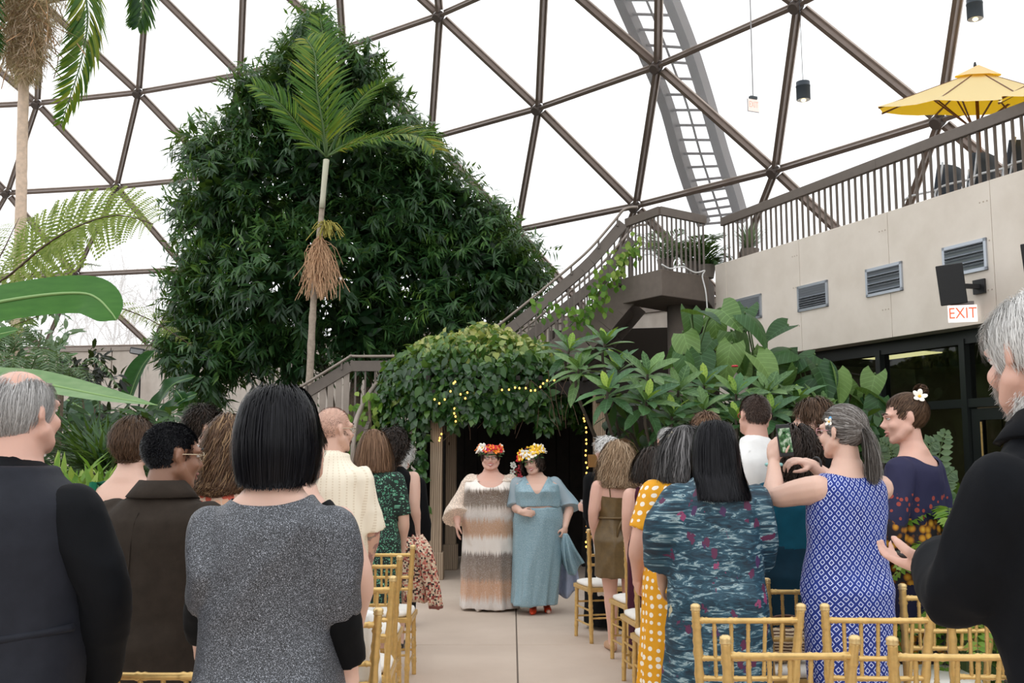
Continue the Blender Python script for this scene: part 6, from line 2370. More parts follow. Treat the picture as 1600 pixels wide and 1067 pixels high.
    f.hair(H_brown, 2800, .10, 6, .004, .3, .5, .022, (.004, 60), (0, -.5, -1), seed=5, nape=-.07, cut_z=-.085, hug=.45)
    H = f.H
    f.garment('dress', C_green, .40, .795, .010, {}, (.30 * H, .22, .18, 7, .05), voxel=.013, seed=22, cuts=[scoop(H, .135, .74, .62)])
    st = MB()
    for s in (1, -1):
        st.tube([(s * .135, .06, .74 * H), (s * .145, .02, .815 * H), (s * .150, -.05, .815 * H), (s * .14, -.105, .70 * H)], .020, 6)
    st.build('shoulder_strap', C_green, f.root, True)
    # navy suit
    f = Fig('dark-haired man in a navy suit with a white collar, farthest back on the left', 316, 634, 6.5, -32, dict(sh=.20, ch=.185, wa=.175, hi=.18, arm=1.1), head_yaw=-25, hs=1.03)
    f.arm(1); f.arm(-1); f.head(0, 1.2, 1.05); f.finish_body(S_fair, .010); f.face(LIP)
    f.hair(H_dkbrown, 2600, .06, 5, .004, .15, .7, .025, (.005, 80), (0, -.3, -1), seed=6, body_push=False, nape=-.075, cut_z=-.08, hug=.5)
    f.garment('suit_jacket', C_navy, .45, .845, .024, {1: (.97, .024, .008), -1: (.97, .024, .008)}, voxel=.014, seed=23, collar=.012)
    f.garment('shirt_collar', C_white, .80, .85, .010, {}, fold=0, voxel=.010, collar=.035)
    f.trousers(C_navy); f.shoes(L_black)
    # long wavy brown hair
    f = Fig('woman with long wavy light-brown hair and tattooed shoulders in a coral floral dress', 358, 644, 5.15, -8, dict(sh=.185, ch=.18, wa=.165, hi=.20, arm=1.15), head_yaw=-6)
    f.arm(1); f.arm(-1, f.loc(305, 830, 5.1), f.loc(306, 910, 5.2)); f.head(); 
    f.finish_body(tattoo_skin(), .010); f.face(LIP)
    f.hair(hair_mat('brown_wavy_hair', (.04, .02, .011), (.10, .055, .032), (.30, .19, .10)), 3200, .36, 14, .0055, .4, .35, .014, (.020, 30), (0, -.3, -1), seed=7, cut_z=-.27)
    H = f.H
    f.garment('dress', floral_coral(), .40, .815, .011, {}, (.30 * H, .24, .2, 7, .05), voxel=.013, seed=24, cuts=[scoop(H, .13, .74, .75)])
    f.shoes(L_brown)
    # cream shirt
    f = Fig('man with a shaved head, cream striped short-sleeved shirt and khaki trousers', 524, 634, 5.62, -22, dict(sh=.215, ch=.20, wa=.20, hi=.195, arm=1.1, neck=.066, dep=.72), head_yaw=-26, hs=1.06, lean=(-.02, 0))
    f.arm(1, f.loc(582, 828, 5.60), f.loc(570, 900, 5.72)); f.arm(-1); f.head(0, 1.2, 1.1); f.finish_body(tattoo_skin(), .009); f.face(LIP, glasses=G_gold)
    f._cap = False
    f.hair(hair_mat('shaved_stubble', (.10, .06, .05), (.20, .12, .10), (.3, .2, .16)), 2600, .006, 3, .0016, .05, 1.0, .004, (0, 0), (0, -.3, -1), seed=8, body_push=False, nape=-.07, line=.01)
    beard(f, H_brown, 2200, 8, .022, .0025)
    f.garment('shirt', striped_cream(), .475, .85, .020, {1: (.50, .018, .022), -1: (.50, .018, .022)}, fold=.007, fk=8, voxel=.0125, seed=25, collar=.020)
    f.trousers(C_khaki)
    bl = MB(); a, b_, cx, cy = f.torso([.50 * f.H], .026)
    f.shoes(L_brown)
    # woman in the black sleeveless top behind the bob
    f = Fig('woman in a black sleeveless top with bare arms, her head hidden by the black bob', 470, 652, 3.62, -6, dict(sh=.168, ch=.162, wa=.155, hi=.18, arm=1.05), head_yaw=-5)
    f.arm(1, f.loc(566, 905, 3.62), f.loc(556, 985, 3.8)); f.arm(-1); f.head(); f.finish_body(S_fair, .010)
    f.face(LIP)
    f.hair(H_dkbrown, 1600, .06, 5, .005, .3, .3, .012, seed=9, nape=-.06, hug=.5)
    H = f.H
    f.garment('top', C_black, .47, .838, .010, {}, voxel=.012, seed=26, cuts=[scoop(H, .12, .79, .795)])
    f.trousers(C_dark)
    f.shoes(L_black)
    # green floral dress
    f = Fig('woman with long straight brown hair in a green and black floral dress', 584, 668, 7.5, 3, dict(sh=.19, ch=.178, wa=.165, hi=.20, arm=1.08), head_yaw=-8)
    f.arm(1, f.loc(631, 812, 7.5), f.loc(628, 858, 7.62)); f.arm(-1); f.head(); f.legs(); f.finish_body(S_fair, .010); f.face(LIP)
    f.hair(H_auburn, 2600, .36, 9, .0055, .5, .4, .022, (.004, 30), (0, -.3, -1), seed=10, lenvar=.08, cut_z=-.19)
    H = f.H
    f.garment('dress', dotted_green(), .46, .838, .012, {1: (.44, .014, .006), -1: (.44, .014, .006)}, (.22 * H, .235, .19, 8, .04), voxel=.0125, seed=27, fold=.005)
    f.shoes(L_black)
    # curly dark hair, black dress
    f = Fig('guest with curly dark hair in a black sleeveless dress on the left', 613, 672, 8.15, 2, dict(sh=.185, ch=.178, wa=.17, hi=.195, arm=1.1), head_yaw=5)
    f.arm(1, f.loc(648, 792, 8.1), f.loc(652, 832, 8.16), curl=.5); f.arm(-1); f.head(); f.legs(); f.finish_body(S_fair, .010); f.face(LIP)
    f.hair(H_dkbrown, 2200, .11, 8, .006, .2, .9, .04, (.014, 90), (0, -.2, -1), seed=11, nape=-.065)
    H = f.H
    f.garment('dress', C_black, .46, .835, .012, {}, (.28 * H, .225, .18, 6, .03), voxel=.013, seed=28)
    f.shoes(L_black)
    # white curly hair, half hidden
    f = Fig('white-haired guest mostly hidden behind the dark curly-haired one, nearest the arbour', 626, 694, 9.3, -6, dict(sh=.19, ch=.18, wa=.175, hi=.19), head_yaw=-20)
    f.arm(1); f.arm(-1); f.head(); f.legs(); f.finish_body(S_pink, .011); f.face(LIP)
    f.hair(H_white, 1500, .08, 7, .007, .2, .8, .03, (.012, 90), seed=12)
    f.garment('jacket', C_black, .47, .845, .02, {1: (.97, .02, .006), -1: (.97, .02, .006)}, voxel=.015, seed=29)
    f.trousers(C_dark, voxel=.016); f.shoes(L_black)


def tattoo_skin():
    if 'tattooed_skin' in MATS: return MATS['tattooed_skin']
    t = NT('tattooed_skin')
    n = t.noise(14, 4, .6, dist=1.5)
    s = t.n('SeparateXYZ', None, Vector=t.obj())
    arm = t.math('GREATER_THAN', t.math('ABSOLUTE', s.outputs[0]), .17)
    low = t.math('LESS_THAN', s.outputs[2], 1.42)
    k = t.math('MULTIPLY', t.math('MULTIPLY', arm, low), t.math('GREATER_THAN', n, .53))
    c = t.mix(t.math('MULTIPLY', k, .62), (.62, .38, .29), t.ramp(t.noise(22, 2), [(.35, rgb(60, 62, 80)), (.5, rgb(150, 80, 90)), (.65, rgb(70, 90, 88))]))
    t.set(Base_Color=c, Roughness=.5, Subsurface_Weight=.08, Subsurface_Radius=(.012, .005, .003))
    MATS['tattooed_skin'] = t.m
    return t.m


def beard(f, m, N, seed, L, w=.003):
    rng = np.random.default_rng(seed)
    n = N
    a = rng.uniform(-1.45, 1.45, n); v = rng.uniform(0, 1, n)
    x = .068 * np.sin(a); y = .012 + .074 * np.cos(a) - .02 * (1 - np.cos(a)); z = -.040 - .062 * v + .045 * np.abs(np.sin(a)) ** 2 * (1 - v)
    ok = ~((np.abs(x) < .022) & (z > -.072) & (z < -.05))
    P = np.stack([x * (1 - .25 * v), y - .022 * v, z], 1)[ok]
    k = len(P)
    D = unit(np.stack([P[:, 0] * 6, np.full(k, .30), np.full(k, -1.0)], 1) + rng.normal(0, .22, (k, 3)))
    K = 5; S = np.stack([P + D * (L * q / (K - 1)) * rng.uniform(.7, 1.2, (k, 1)) for q in range(K)], 1)
    MH = np.array(f.MH)
    f._strands('beard', m, S @ MH[:3, :3].T + MH[:3, 3], w, rng, False)


guests_left()


def guests_right():
    # black dress, white hair, holding a glass
    f = Fig('white-haired guest in a long black outfit holding a drink by the arbour post', 948, 683, 9.2, 22, dict(sh=.19, ch=.18, wa=.17, hi=.19), head_yaw=18)
    f.arm(-1, f.loc(922, 805, 9.12), f.loc(921, 796, 9.36), hand=(-.5, .35, .15), palm=Vector((.6, .6, 0)), curl=.8); f.arm(1)
    f.head(0, 1.1); f.finish_body(S_pink, .009); f.face(LIP, glasses=G_dark)
    f.hair(H_white, 1800, .06, 6, .006, .15, .9, .025, (.006, 80), seed=13, nape=-.07)
    H = f.H
    f.garment('black_gown', C_black, .42, .842, .02, {-1: (.92, .02, .008), 1: (.95, .02, .008)}, (.03, .235, .20, 7, .04), voxel=.014, seed=51)
    p = f.root.matrix_basis @ Vector(f.arms[-1][0][-1])
    w = at(911.5, 789, 9.40)
    g = empty('drinking_glass', w - Vector((0, 0, .06)), label='small clear drinking glass held by the white-haired guest in black', cat='glass')
    MB().lathe([(.026, 0), (.028, .03), (.032, .11), (.030, .11), (.026, .03), (.022, .006)], 16).build('bowl', glass_mat('clear_glass', (.93, .96, .96), .12), g, True)
    MB().lathe([(.020, .008), (.0245, .03), (.026, .055)], 16).build('drink', mat('pale_drink', (.55, .5, .42), .1), g, True)
    # olive satin slip
    f = Fig('woman with long wavy blond hair in an olive satin slip dress with bare legs', 966, 689, 8.12, 6, dict(sh=.185, ch=.172, wa=.158, hi=.192, arm=1.08), head_yaw=-4)
    f.arm(-1, f.loc(927, 805, 8.08), f.loc(934, 856, 8.24)); f.arm(1); f.head(); f.legs(stance=.075); f.finish_body(S_pink, .0095); f.face(LIP)
    f.hair(H_blond, 3000, .32, 12, .006, .35, .6, .04, (.014, 45), (0, -.3, -1), seed=14, cut_z=-.24)
    H = f.H
    f.garment('slip_dress', C_olive, .46, .76, .011, {}, (.345 * H, .205, .165, 5, .03), voxel=.0115, seed=52, fold=.007, fk=10, cuts=[((0, -.05, .738 * H), (0, -.25, .96))])
    st = MB()
    for s in (1, -1):
        st.tube([(s * .095, .11, .745 * H), (s * .10, .03, .828 * H), (s * .10, -.07, .815 * H), (s * .095, -.125, .73 * H)], .0045, 6)
    st.build('shoulder_strap', C_olive, f.root, True)
    w = MB(); a, b_, cx, cy = f.torso([.63 * H], .02)
    for k in range(3):
        w.tube([(.0, cy[0] - b_[0], .63 * H), (.03 * (k - 1), cy[0] - b_[0] - .01, .59 * H), (.05 * (k - 1), cy[0] - b_[0] - .008, .54 * H)], .009, 6)
    w.tube([(a[0] * math.cos(t), cy[0] + b_[0] * math.sin(t), .63 * H) for t in np.linspace(0, 2 * math.pi, 30)], .010, 6)
    w.build('waist_tie', C_olive, f.root, True)
    f.shoes(mat('tan_sandal', rgb(190, 150, 118), .5), .075)
    # burgundy
    f = Fig('woman with dark brown hair in a burgundy sleeveless dress behind the polka dots', 1020, 696, 7.22, 4, dict(sh=.18, ch=.172, wa=.16, hi=.19, arm=1.12), head_yaw=-6)
    f.arm(-1, f.loc(981, 812, 7.18), f.loc(984, 872, 7.32)); f.arm(1); f.head(); f.legs(stance=.075); f.finish_body(S_pink, .010); f.face(LIP)
    f.hair(H_dkbrown, 2200, .26, 8, .006, .4, .6, .03, (.008, 50), seed=15, cut_z=-.14)
    H = f.H
    f.garment('dress', C_burg, .46, .828, .011, {}, (.10 * H, .20, .135, 6, .04), voxel=.013, seed=53, cuts=[scoop(H, .12, .76, .775)])
    f.shoes(L_black, .075)
    # grey short hair man
    f = Fig('balding grey-haired man behind the burgundy dress, only his head showing', 1043, 666, 8.7, 4, dict(sh=.205, ch=.19, wa=.185, hi=.185, neck=.064), head_yaw=6)
    f.arm(1); f.arm(-1); f.head(0, 1.2, 1.08); f.finish_body(S_pink, .011); f.face(LIP)
    f.hair(H_grey, 1600, .03, 4, .004, .1, .6, .01, seed=16, body_push=False, cut_z=-.09, hug=.5, nape=-.075, bald=lambda p: (p[:, 2] > .095) & (RNG.random(len(p)) < .75))
    f.garment('grey_shirt', C_grey, .46, .85, .02, {1: (.9, .02, .008), -1: (.9, .02, .008)}, voxel=.015, seed=54, collar=.02)
    f.trousers(C_dark, voxel=.016); f.shoes(L_black)
    # mustard polka dots
    f = Fig('woman in a mustard yellow polka dot dress with dark grey hair and a flower clip', 1062, 661, 5.45, 12, dict(sh=.20, ch=.185, wa=.18, hi=.215, arm=1.22), head_yaw=6, lean=(.03, 0))
    f.arm(-1, f.loc(997, 852, 5.4), f.loc(996, 903, 5.52), curl=.8); f.arm(1); f.head(); f.legs(); f.finish_body(S_pink, .008); f.face(LIP)
    f.hair(hair_mat('dark_grey_hair', (.02, .019, .019), (.055, .052, .052), (.26, .25, .25)), 2600, .32, 9, .005, .42, .5, .03, (.005, 40), seed=17, cut_z=-.19)
    H = f.H
    f.garment('dress', polka(), .46, .84, .013, {1: (.36, .016, .010), -1: (.36, .016, .010)}, (.16 * H, .27, .22, 8, .05), voxel=.0125, seed=55, fold=.005)
    hp = f.MH @ Vector((-.082, -.03, .045))
    flower(f.root, hp, f.RH @ Vector((-1, -.4, .2)), .035, mat('petal_cream', rgb(245, 232, 190), .6), mat('petal_heart_gold', rgb(240, 190, 60), .6), name='flower_clip', seed=5)
    f.shoes(L_black)
    # light brown crown of a head
    f = Fig('man with light brown hair whose crown shows above the black hair', 1104, 643, 6.5, 0, dict(sh=.18, ch=.185, wa=.18, hi=.185), head_yaw=0)
    f.arm(1); f.arm(-1); f.head(0, 1.1); f.finish_body(S_pink, .011); f.face(LIP)
    f.hair(H_auburn, 1500, .05, 5, .005, .15, .7, .02, seed=18, body_push=False, cut_z=-.08, hug=.5)
    f.garment('shirt', C_grey, .46, .85, .02, {1: (.9, .02, .008), -1: (.9, .02, .008)}, voxel=.015, seed=56, collar=.02)
    f.trousers(C_dark, voxel=.016); f.shoes(L_black)
    # teal painterly robe, long black hair
    f = Fig('woman with long straight black hair in a loose blue painterly floral robe', 1112, 653, 4.70, 0, dict(sh=.19, ch=.19, wa=.19, hi=.205, arm=1.1), head_yaw=-10, lean=(.016, 0), hs=1.05)
    f.arm(-1, f.loc(1033, 830, 4.68), f.loc(1035, 905, 4.83)); f.arm(1, f.loc(1192, 830, 4.68), f.loc(1186, 900, 4.83)); f.head(); f.legs(); f.finish_body(S_olive, .010); f.face(LIP)
    f.hair(H_black, 6000, .40, 9, .0030, .52, .3, .022, (0, 0), (0, -.1, -1), seed=19, lenvar=.04, wob=.04, clump=.12, cut_z=-.225, shove=.052)
    H = f.H
    f.garment('robe', abstract_floral(), .44, .84, .030, {1: (.86, .026, .022), -1: (.86, .026, .022)}, (.12 * H, .285, .175, 7, .05), voxel=.0125, seed=57, fold=.009, fk=7)
    f.shoes(L_black)
    # white shirt
    f = Fig('tall man with buzzed brown hair in a white shirt facing the arbour', 1180, 615, 6.2, 6, dict(sh=.215, ch=.20, wa=.185, hi=.185, neck=.066, arm=1.12), head_yaw=8, hs=1.04)
    f.arm(1); f.arm(-1); f.head(0, 1.2, 1.08); f.finish_body(S_pink, .0095); f.face(LIP, glasses=G_red)
    f.hair(hair_mat('buzzed_brown_hair', (.035, .022, .018), (.075, .05, .04), (.14, .10, .08)), 3800, .013, 3, .0026, .05, .9, .006, seed=20, body_push=False, nape=-.07)
    f.garment('white_shirt', C_white, .46, .852, .020, {1: (.97, .022, .010), -1: (.97, .022, .010)}, voxel=.013, seed=58, fold=.006, collar=.034)
    f.trousers(C_dark); f.shoes(L_black)
    # teal dress
    f = Fig('woman with curly dark hair in a teal dress behind the raised phone', 1236, 667, 5.55, -2, dict(sh=.19, ch=.18, wa=.168, hi=.195, arm=1.1), head_yaw=-10, lean=(.03, 0))
    f.arm(-1, f.loc(1190, 825, 5.5), f.loc(1196, 880, 5.65)); f.arm(1); f.head(); f.legs(); f.finish_body(S_fair, .010); f.face(LIP)
    f.hair(H_dkbrown, 3000, .19, 10, .005, .35, .8, .045, (.013, 60), seed=21, cut_z=-.16)
    H = f.H
    f.garment('teal_dress', C_teal, .60, .832, .012, {-1: (.45, .016, .004), 1: (.45, .016, .004)}, None, voxel=.012, seed=59, fold=.006, cuts=[scoop(H, .12, .77, .775)])
    f.garment('skirt', C_tealskirt, .46, .62, .012, {}, (.20 * H, .22, .18, 6, .04), voxel=.013, seed=60)
    f.shoes(L_black)
    # diamonds, ponytail, phone
    f = Fig('woman with a grey ponytail in a blue diamond-print dress, holding up a phone', 1311, 631, 4.66, 20, dict(sh=.185, ch=.182, wa=.176, hi=.208, dep=.76, arm=1.22), head_yaw=18, hs=1.04, lean=(.03, 0))
    f.arm(-1, f.loc(1211, 775, 4.74), f.loc(1209, 722, 4.96), hand=Vector((.12, .10, 1)), palm=Vector((.9, .2, 0)), curl=.55, thumb=.5)
    f.arm(1, f.loc(1322, 768, 5.02), f.loc(1268, 726, 5.02), hand=Vector((-.9, .12, .22)), palm=Vector((.0, -.3, 1)) * -1, curl=.55, thumb=.4)
    f.head(0, 1.05, 1.05); f.legs(); f.finish_body(S_fair, .0068); f.face(LIP, glasses=G_pink)
    f.hair(H_greybrown, 3800, .1, 8, .0036, .2, .3, .012, seed=22, tie=(-.0, -.118, .012), tail=dict(n=900, L=.24, dir=(0, -.5, -.6), spread=.2), nape=-.075)
    MB().tube([f.MH @ Vector((.022 * math.cos(a), -.117, .012 + .022 * math.sin(a))) for a in np.linspace(0, 2 * math.pi, 13)], .007, 6).build('hair_tie', M_black, f.root, True)
    H = f.H
    f.garment('dress', diamonds(), .46, .828, .012, {}, (.285 * H, .205, .175, 5, .02), voxel=.0115, seed=61, fold=.005, cuts=[scoop(H, .11, .79, .805)])
    cp = MB()
    for q in (.056, .038):
        cp.ell((-.079, .012 - q * .2, q), (.006, .010, .016), None, 8, 6)
    c = cp.xf(f.MH).build('hair_clip', mat('blue_enamel', rgb(70, 160, 215), .25), f.root, True)
    flower(c, f.MH @ Vector((-.084, .004, .048)), f.RH @ Vector((-1, 0, 0)), .022, mat('petal_white', rgb(248, 242, 230), .5), mat('petal_heart_gold', rgb(240, 190, 60), .6), 4, seed=3)
    P, R, hd = f.arms[-1]
    MB().tube([tuple(P[-1] + (np.array([math.cos(a) * .036, math.sin(a) * .036, -.012]))) for a in np.linspace(0, 2 * math.pi, 17)], .009, 8).build('watch_strap', mat('pale_teal_band', rgb(150, 205, 200), .4), f.root, True)
    P, R, hd = f.arms[1]
    MB().tube([tuple(Vector(P[-1]) + Vector((.03, 0, 0)) + Vector((0, math.cos(a) * .036, math.sin(a) * .036))) for a in np.linspace(0, 2 * math.pi, 17)], .006, 8).build('bracelet', M_black, f.root, True)
    phone(at(1226, 688, 4.935), 18, -4, 'black smartphone raised by the grey-ponytailed woman, screen showing green leaves', True)
    # short brown hair, dark clothes
    f = Fig('person with short brown hair in a dark top, turned left behind the ponytail', 1274, 621, 6.0, 40, dict(sh=.185, ch=.175, wa=.165, hi=.185), head_yaw=30)
    f.arm(-1, f.loc(1262, 790, 5.8), f.loc(1262, 735, 5.72), hand=Vector((0, .1, 1)), curl=.6); f.arm(1); f.head(0, 1.1); f.finish_body(S_fair, .010); f.face(LIP)
    f.hair(H_brown, 2600, .085, 6, .0045, .25, .6, .025, (.004, 60), (.0, -.2, -1), seed=23, body_push=False, nape=-.07, fringe=1, cut_z=-.08, hug=.4)
    f.garment('dark_top', C_black, .46, .845, .016, {1: (.95, .018, .006), -1: (.95, .018, .006)}, voxel=.0135, seed=62)
    f.trousers(C_dark); f.shoes(L_black)
    phone(at(1260, 712, 5.80), 25, 10, 'light blue smartphone held up behind the grey ponytail', False)
    # bun, plumeria, navy dress
    f = Fig('woman in profile with a brown bun, white hair flower and a navy dress', 1420, 613, 5.42, 42, dict(sh=.19, ch=.18, wa=.175, hi=.20, arm=1.15), head_yaw=36, hs=1.08, head_pitch=-6)
    f.arm(-1, f.loc(1392, 825, 5.20), f.loc(1380, 872, 5.28)); f.arm(1); f.head(0, 1.15, 1.1, 1.15); f.legs(); f.finish_body(S_pink, .0075); f.face(LIP, brow=(.05, .03, .02))
    f.hair(H_brown, 3600, .1, 8, .0036, .2, .3, .010, seed=24, tie=(0, -.085, .10), nape=-.075)
    bun = f.MH @ Vector((0, -.095, .125))
    rng = np.random.default_rng(77)
    S = []
    for k in range(520):
        ax = unit(rng.normal(size=3)); u = unit(np.cross(ax, rng.normal(size=3))); v = np.cross(ax, u)
        a0 = rng.uniform(0, 6.28); r = .036 * rng.uniform(.75, 1.15)
        S.append([np.array(bun) + r * (u * math.cos(a0 + q * .35) + v * math.sin(a0 + q * .35)) for q in range(8)])
    f._strands('hair_bun', H_brown, np.array(S), .005, rng, False)
    flower(f.root, f.MH @ Vector((-.052, -.075, .098)), f.RH @ Vector((-1, -.1, .5)), .040, mat('petal_white', rgb(248, 242, 230), .5), mat('petal_heart_gold', rgb(240, 190, 60), .6), name='hair_flower', seed=9)
    H = f.H
    f.garment('navy_dress', navy_flowers(.92, 1.24), .46, .832, .014, {-1: (.93, .020, .035), 1: (.93, .020, .035)}, (.10 * H, .25, .2, 6, .04), voxel=.0125, seed=63, fold=.005, cuts=[scoop(H, .14, .785, .785)])
    f.shoes(L_black)
    # black suit, white beard
    f = Fig('white-haired bearded man in a black suit at the right edge, looking down', 1694, 450, 2.08, 22, dict(sh=.208, ch=.19, wa=.18, hi=.178, dep=.70, arm=1.06, neck=.064), head_yaw=-5, head_pitch=-10, hs=1.05, lean=(-.075, .03))
    f.arm(-1, f.loc(1498, 915, 2.12), f.loc(1470, 888, 2.36), hand=Vector((-.22, .97, .0)), palm=Vector((.30, .0, 1)), curl=.36, thumb=.75); f.arm(1)
    f.head(0, 1.25, 1.1, 1.1); f.finish_body(S_pink, .0072); f.face(LIP)
    f.hair(H_white, 7000, .10, 7, .0016, .3, .4, .014, (.003, 40), (0, -.5, -1), seed=25, nape=-.085, body_push=False, wob=.16, cut_z=-.09, hug=.5)
    beard(f, H_white, 9000, 9, .026, .0018)
    f.garment('suit_jacket', C_suit, .43, .85, .028, {-1: (.99, .026, .022), 1: (.97, .026, .012)}, voxel=.012, seed=64, fold=.008, fk=7)
    f.back_line('back_seam', C_suit, .46, .80, .028, r=.002); f.collar_piece(C_suit)
    f.trousers(C_dark); f.shoes(L_black)
    w = at(1430, 868, 2.47)
    c = empty('smartphone', w, math.radians(30), label='dark smartphone lying in the hand of the man in the black suit', cat='phone')
    MB().box((0, 0, 0), (.075, .15, .009)).build('body', M_black, c, bevel=.003)
    MB().box((0, 0, .0052), (.068, .14, .001)).build('screen', mat('dark_screen', (.02, .02, .025), .08), c)


def phone(p, yaw, roll, label, lit):
    c = empty('smartphone', p, math.radians(yaw), label=label, cat='phone')
    c.rotation_euler = (math.radians(-6), math.radians(roll), math.radians(yaw))
    MB().box((0, 0, 0), (.078, .010, .160)).build('case', M_black if lit else mat('blue_case', rgb(110, 170, 205), .4), c, bevel=.004)
    t = NT('phone_screen')
    n = t.noise(38, 3, .6)
    col = t.ramp(n, [(.35, rgb(20, 40, 25)), (.5, rgb(70, 110, 70)), (.62, rgb(190, 200, 180)), (.7, rgb(60, 80, 60))])
    t.set(Base_Color=(0, 0, 0), Emission_Color=col, Emission_Strength=.8, Roughness=.1)
    MB().box((0, -.0056, -.0), (.069, .001, .12)).build('screen', t.m if lit else mat('dark_screen', (.02, .02, .025), .08), c)
    MB().tube([(.022, .006, .06), (.022, .008, .06)], .010, 12).build('camera_lens', M_black, c)


guests_right()
# ================================================================== CHAIRS
def make_chair():
    r = empty('chiavari_chair')
    def node_tube(P, rad, nodes):
        Q = smooth_path(P, 46)
        R = np.full(46, rad)
        for f in nodes:
            i = int(f * 45); R[i] *= 1.28
            if i + 2 < 46: R[i + 2] *= 1.2
        return Q, R
    for s in (-1, 1):
        Q, R = node_tube([(s * .172, 0, 0), (s * .176, .0, .25), (s * .182, -.006, .46), (s * .200, -.045, .78), (s * .210, -.068, .91)], .0165, (.12, .28, .46, .6, .72, .86))
        o = MB().tube(Q, R, 10).build('rear_leg', M_gold, r, True)
        c = MB().lathe([(.019, 0), (.021, .004), (.018, .009), (.0205, .014), (.019, .022), (.010, .028)], 12, Matrix.Translation((s * .2105, -.069, .905)))
        c.build('finial', M_goldlite, o, True)
        Q, R = node_tube([(s * .185, .375, 0), (s * .182, .370, .22), (s * .178, .365, .435)], .0155, (.2, .45, .7, .92))
        MB().tube(Q, R, 10).build('front_leg', M_gold, r, True)
    def rail(name, z, rad, y, hw):
        P = [(-hw, y, z), (-hw * .4, y - .012, z), (hw * .4, y - .012, z), (hw, y, z)]
        Q, R = node_tube(P, rad, (.08, .36, .64, .92))
        return MB().tube(Q, R, 8).build(name, M_gold, r, True)
    rail('top_rail', .866, .0115, -.059, .207); rail('back_rail', .716, .0105, -.036, .197); rail('back_rail', .637, .0105, -.026, .192)
    for k in range(5):
        x = (k - 2) * .068
        P = [(x * .93, -.036, .637), (x, -.064, .866)]
        Q, R = node_tube(P, .0078, (.15, .35, .66, .86))
        MB().tube(Q, R, 7).build('spindle', M_gold, r, True)
    f = MB()
    for a, b in (((-.185, -.005), (.185, -.005)), ((-.19, .38), (.19, .38)), ((-.187, -.005), (-.19, .38)), ((.187, -.005), (.19, .38))):
        f.bar((a[0], a[1], .43), (b[0], b[1], .43), .032, .034)
    f.box((0, .19, .437), (.36, .37, .012))
    f.build('seat_frame', M_gold, r, bevel=.004)
    n = 28; V = []; F = []
    prof = [(.90, .446), (1.0, .452), (1.02, .464), (.99, .478), (.85, .487), (.4, .491)]
    for k_, z in prof:
        for i in range(n):
            a = 2 * math.pi * i / n; c_, s_ = math.cos(a), math.sin(a)
            q = 1 / (abs(c_) ** 5 + abs(s_) ** 5) ** .2
            V.append((.195 * k_ * c_ * q, .188 + .197 * k_ * s_ * q, z))
    for j in range(len(prof) - 1):
        for i in range(n):
            i2 = (i + 1) % n
            F.append((j * n + i, j * n + i2, (j + 1) * n + i2, (j + 1) * n + i))
    F.append(tuple(reversed(range(n)))); F.append(tuple((len(prof) - 1) * n + i for i in range(n)))
    MB().add(V, F).build('cushion', M_cushion, r, True)
    for z in (.14, .26):
        for s in (-1, 1):
            Q, R = node_tube([(s * .175, .0, z), (s * .183, .37, z)], .008, (.2, .5, .8)); MB().tube(Q, R, 7).build('stretcher', M_gold, r, True)
        Q, R = node_tube([(-.183, .37, z + .03), (.183, .37, z + .03)], .008, (.2, .5, .8)); MB().tube(Q, R, 7).build('stretcher', M_gold, r, True)
    Q, R = node_tube([(-.174, 0, .2), (.174, 0, .2)], .008, (.2, .5, .8)); MB().tube(Q, R, 7).build('stretcher', M_gold, r, True)
    return r


def build_chairs():
    L = [(.905, 3.40, 0, 'gold chair nearest on the right, in front of the blue floral robe'),
         (1.44, 3.38, 0, 'gold chair nearest the black suit, in front of the diamond dress'),
         (.937, 4.12, 1, 'gold chair in the second row, right behind the blue floral robe'),
         (1.455, 4.12, -1, 'gold chair in the second row, right behind the diamond dress'),
         (1.965, 4.14, -2, 'gold chair in the second row with the grey bag hung on it'),
         (1.44, 4.98, 0, 'gold chair between the robe and the diamond dress holding the striped bag'),
         (2.01, 4.76, 0, 'gold chair right behind the navy dress with yellow flowers'),
         (.98, 5.92, 8, 'gold chair at the right aisle edge just past the polka dot dress'),
         (1.00, 6.68, 8, 'gold chair at the right aisle edge beside the burgundy dress'),
         (1.02, 7.46, 12, 'gold chair at the right aisle edge, back turned, behind the olive dress'),
         (.82, 8.45, 14, 'gold chair at the right aisle edge nearest the brides'),
         (-.73, 4.00, 3, 'gold chair at the left aisle edge nearest the camera, beside the black cuff'),
         (-.80, 5.06, 3, 'gold chair second from the front at the left aisle edge'),
         (-.885, 6.12, 2, 'gold chair third from the front at the left aisle edge, before the green dress'),
         (-.875, 6.86, 0, 'gold chair at the left aisle edge with the tweed jacket beside it'),
         (-1.03, 3.10, 0, 'gold chair at the bottom left behind the brown blazer'),
         (-1.30, 4.05, 0, 'gold chair mostly hidden between the brown blazer and the grey dress')]
    proto = make_chair()
    for i, (x, y, rz, lab) in enumerate(L):
        c = proto if i == 0 else copy_tree(proto)
        c.location = (x, y, 0); c.rotation_euler = (0, 0, math.radians(rz))
        tag(c, lab, 'chair', 'gold chiavari chairs')


build_chairs()


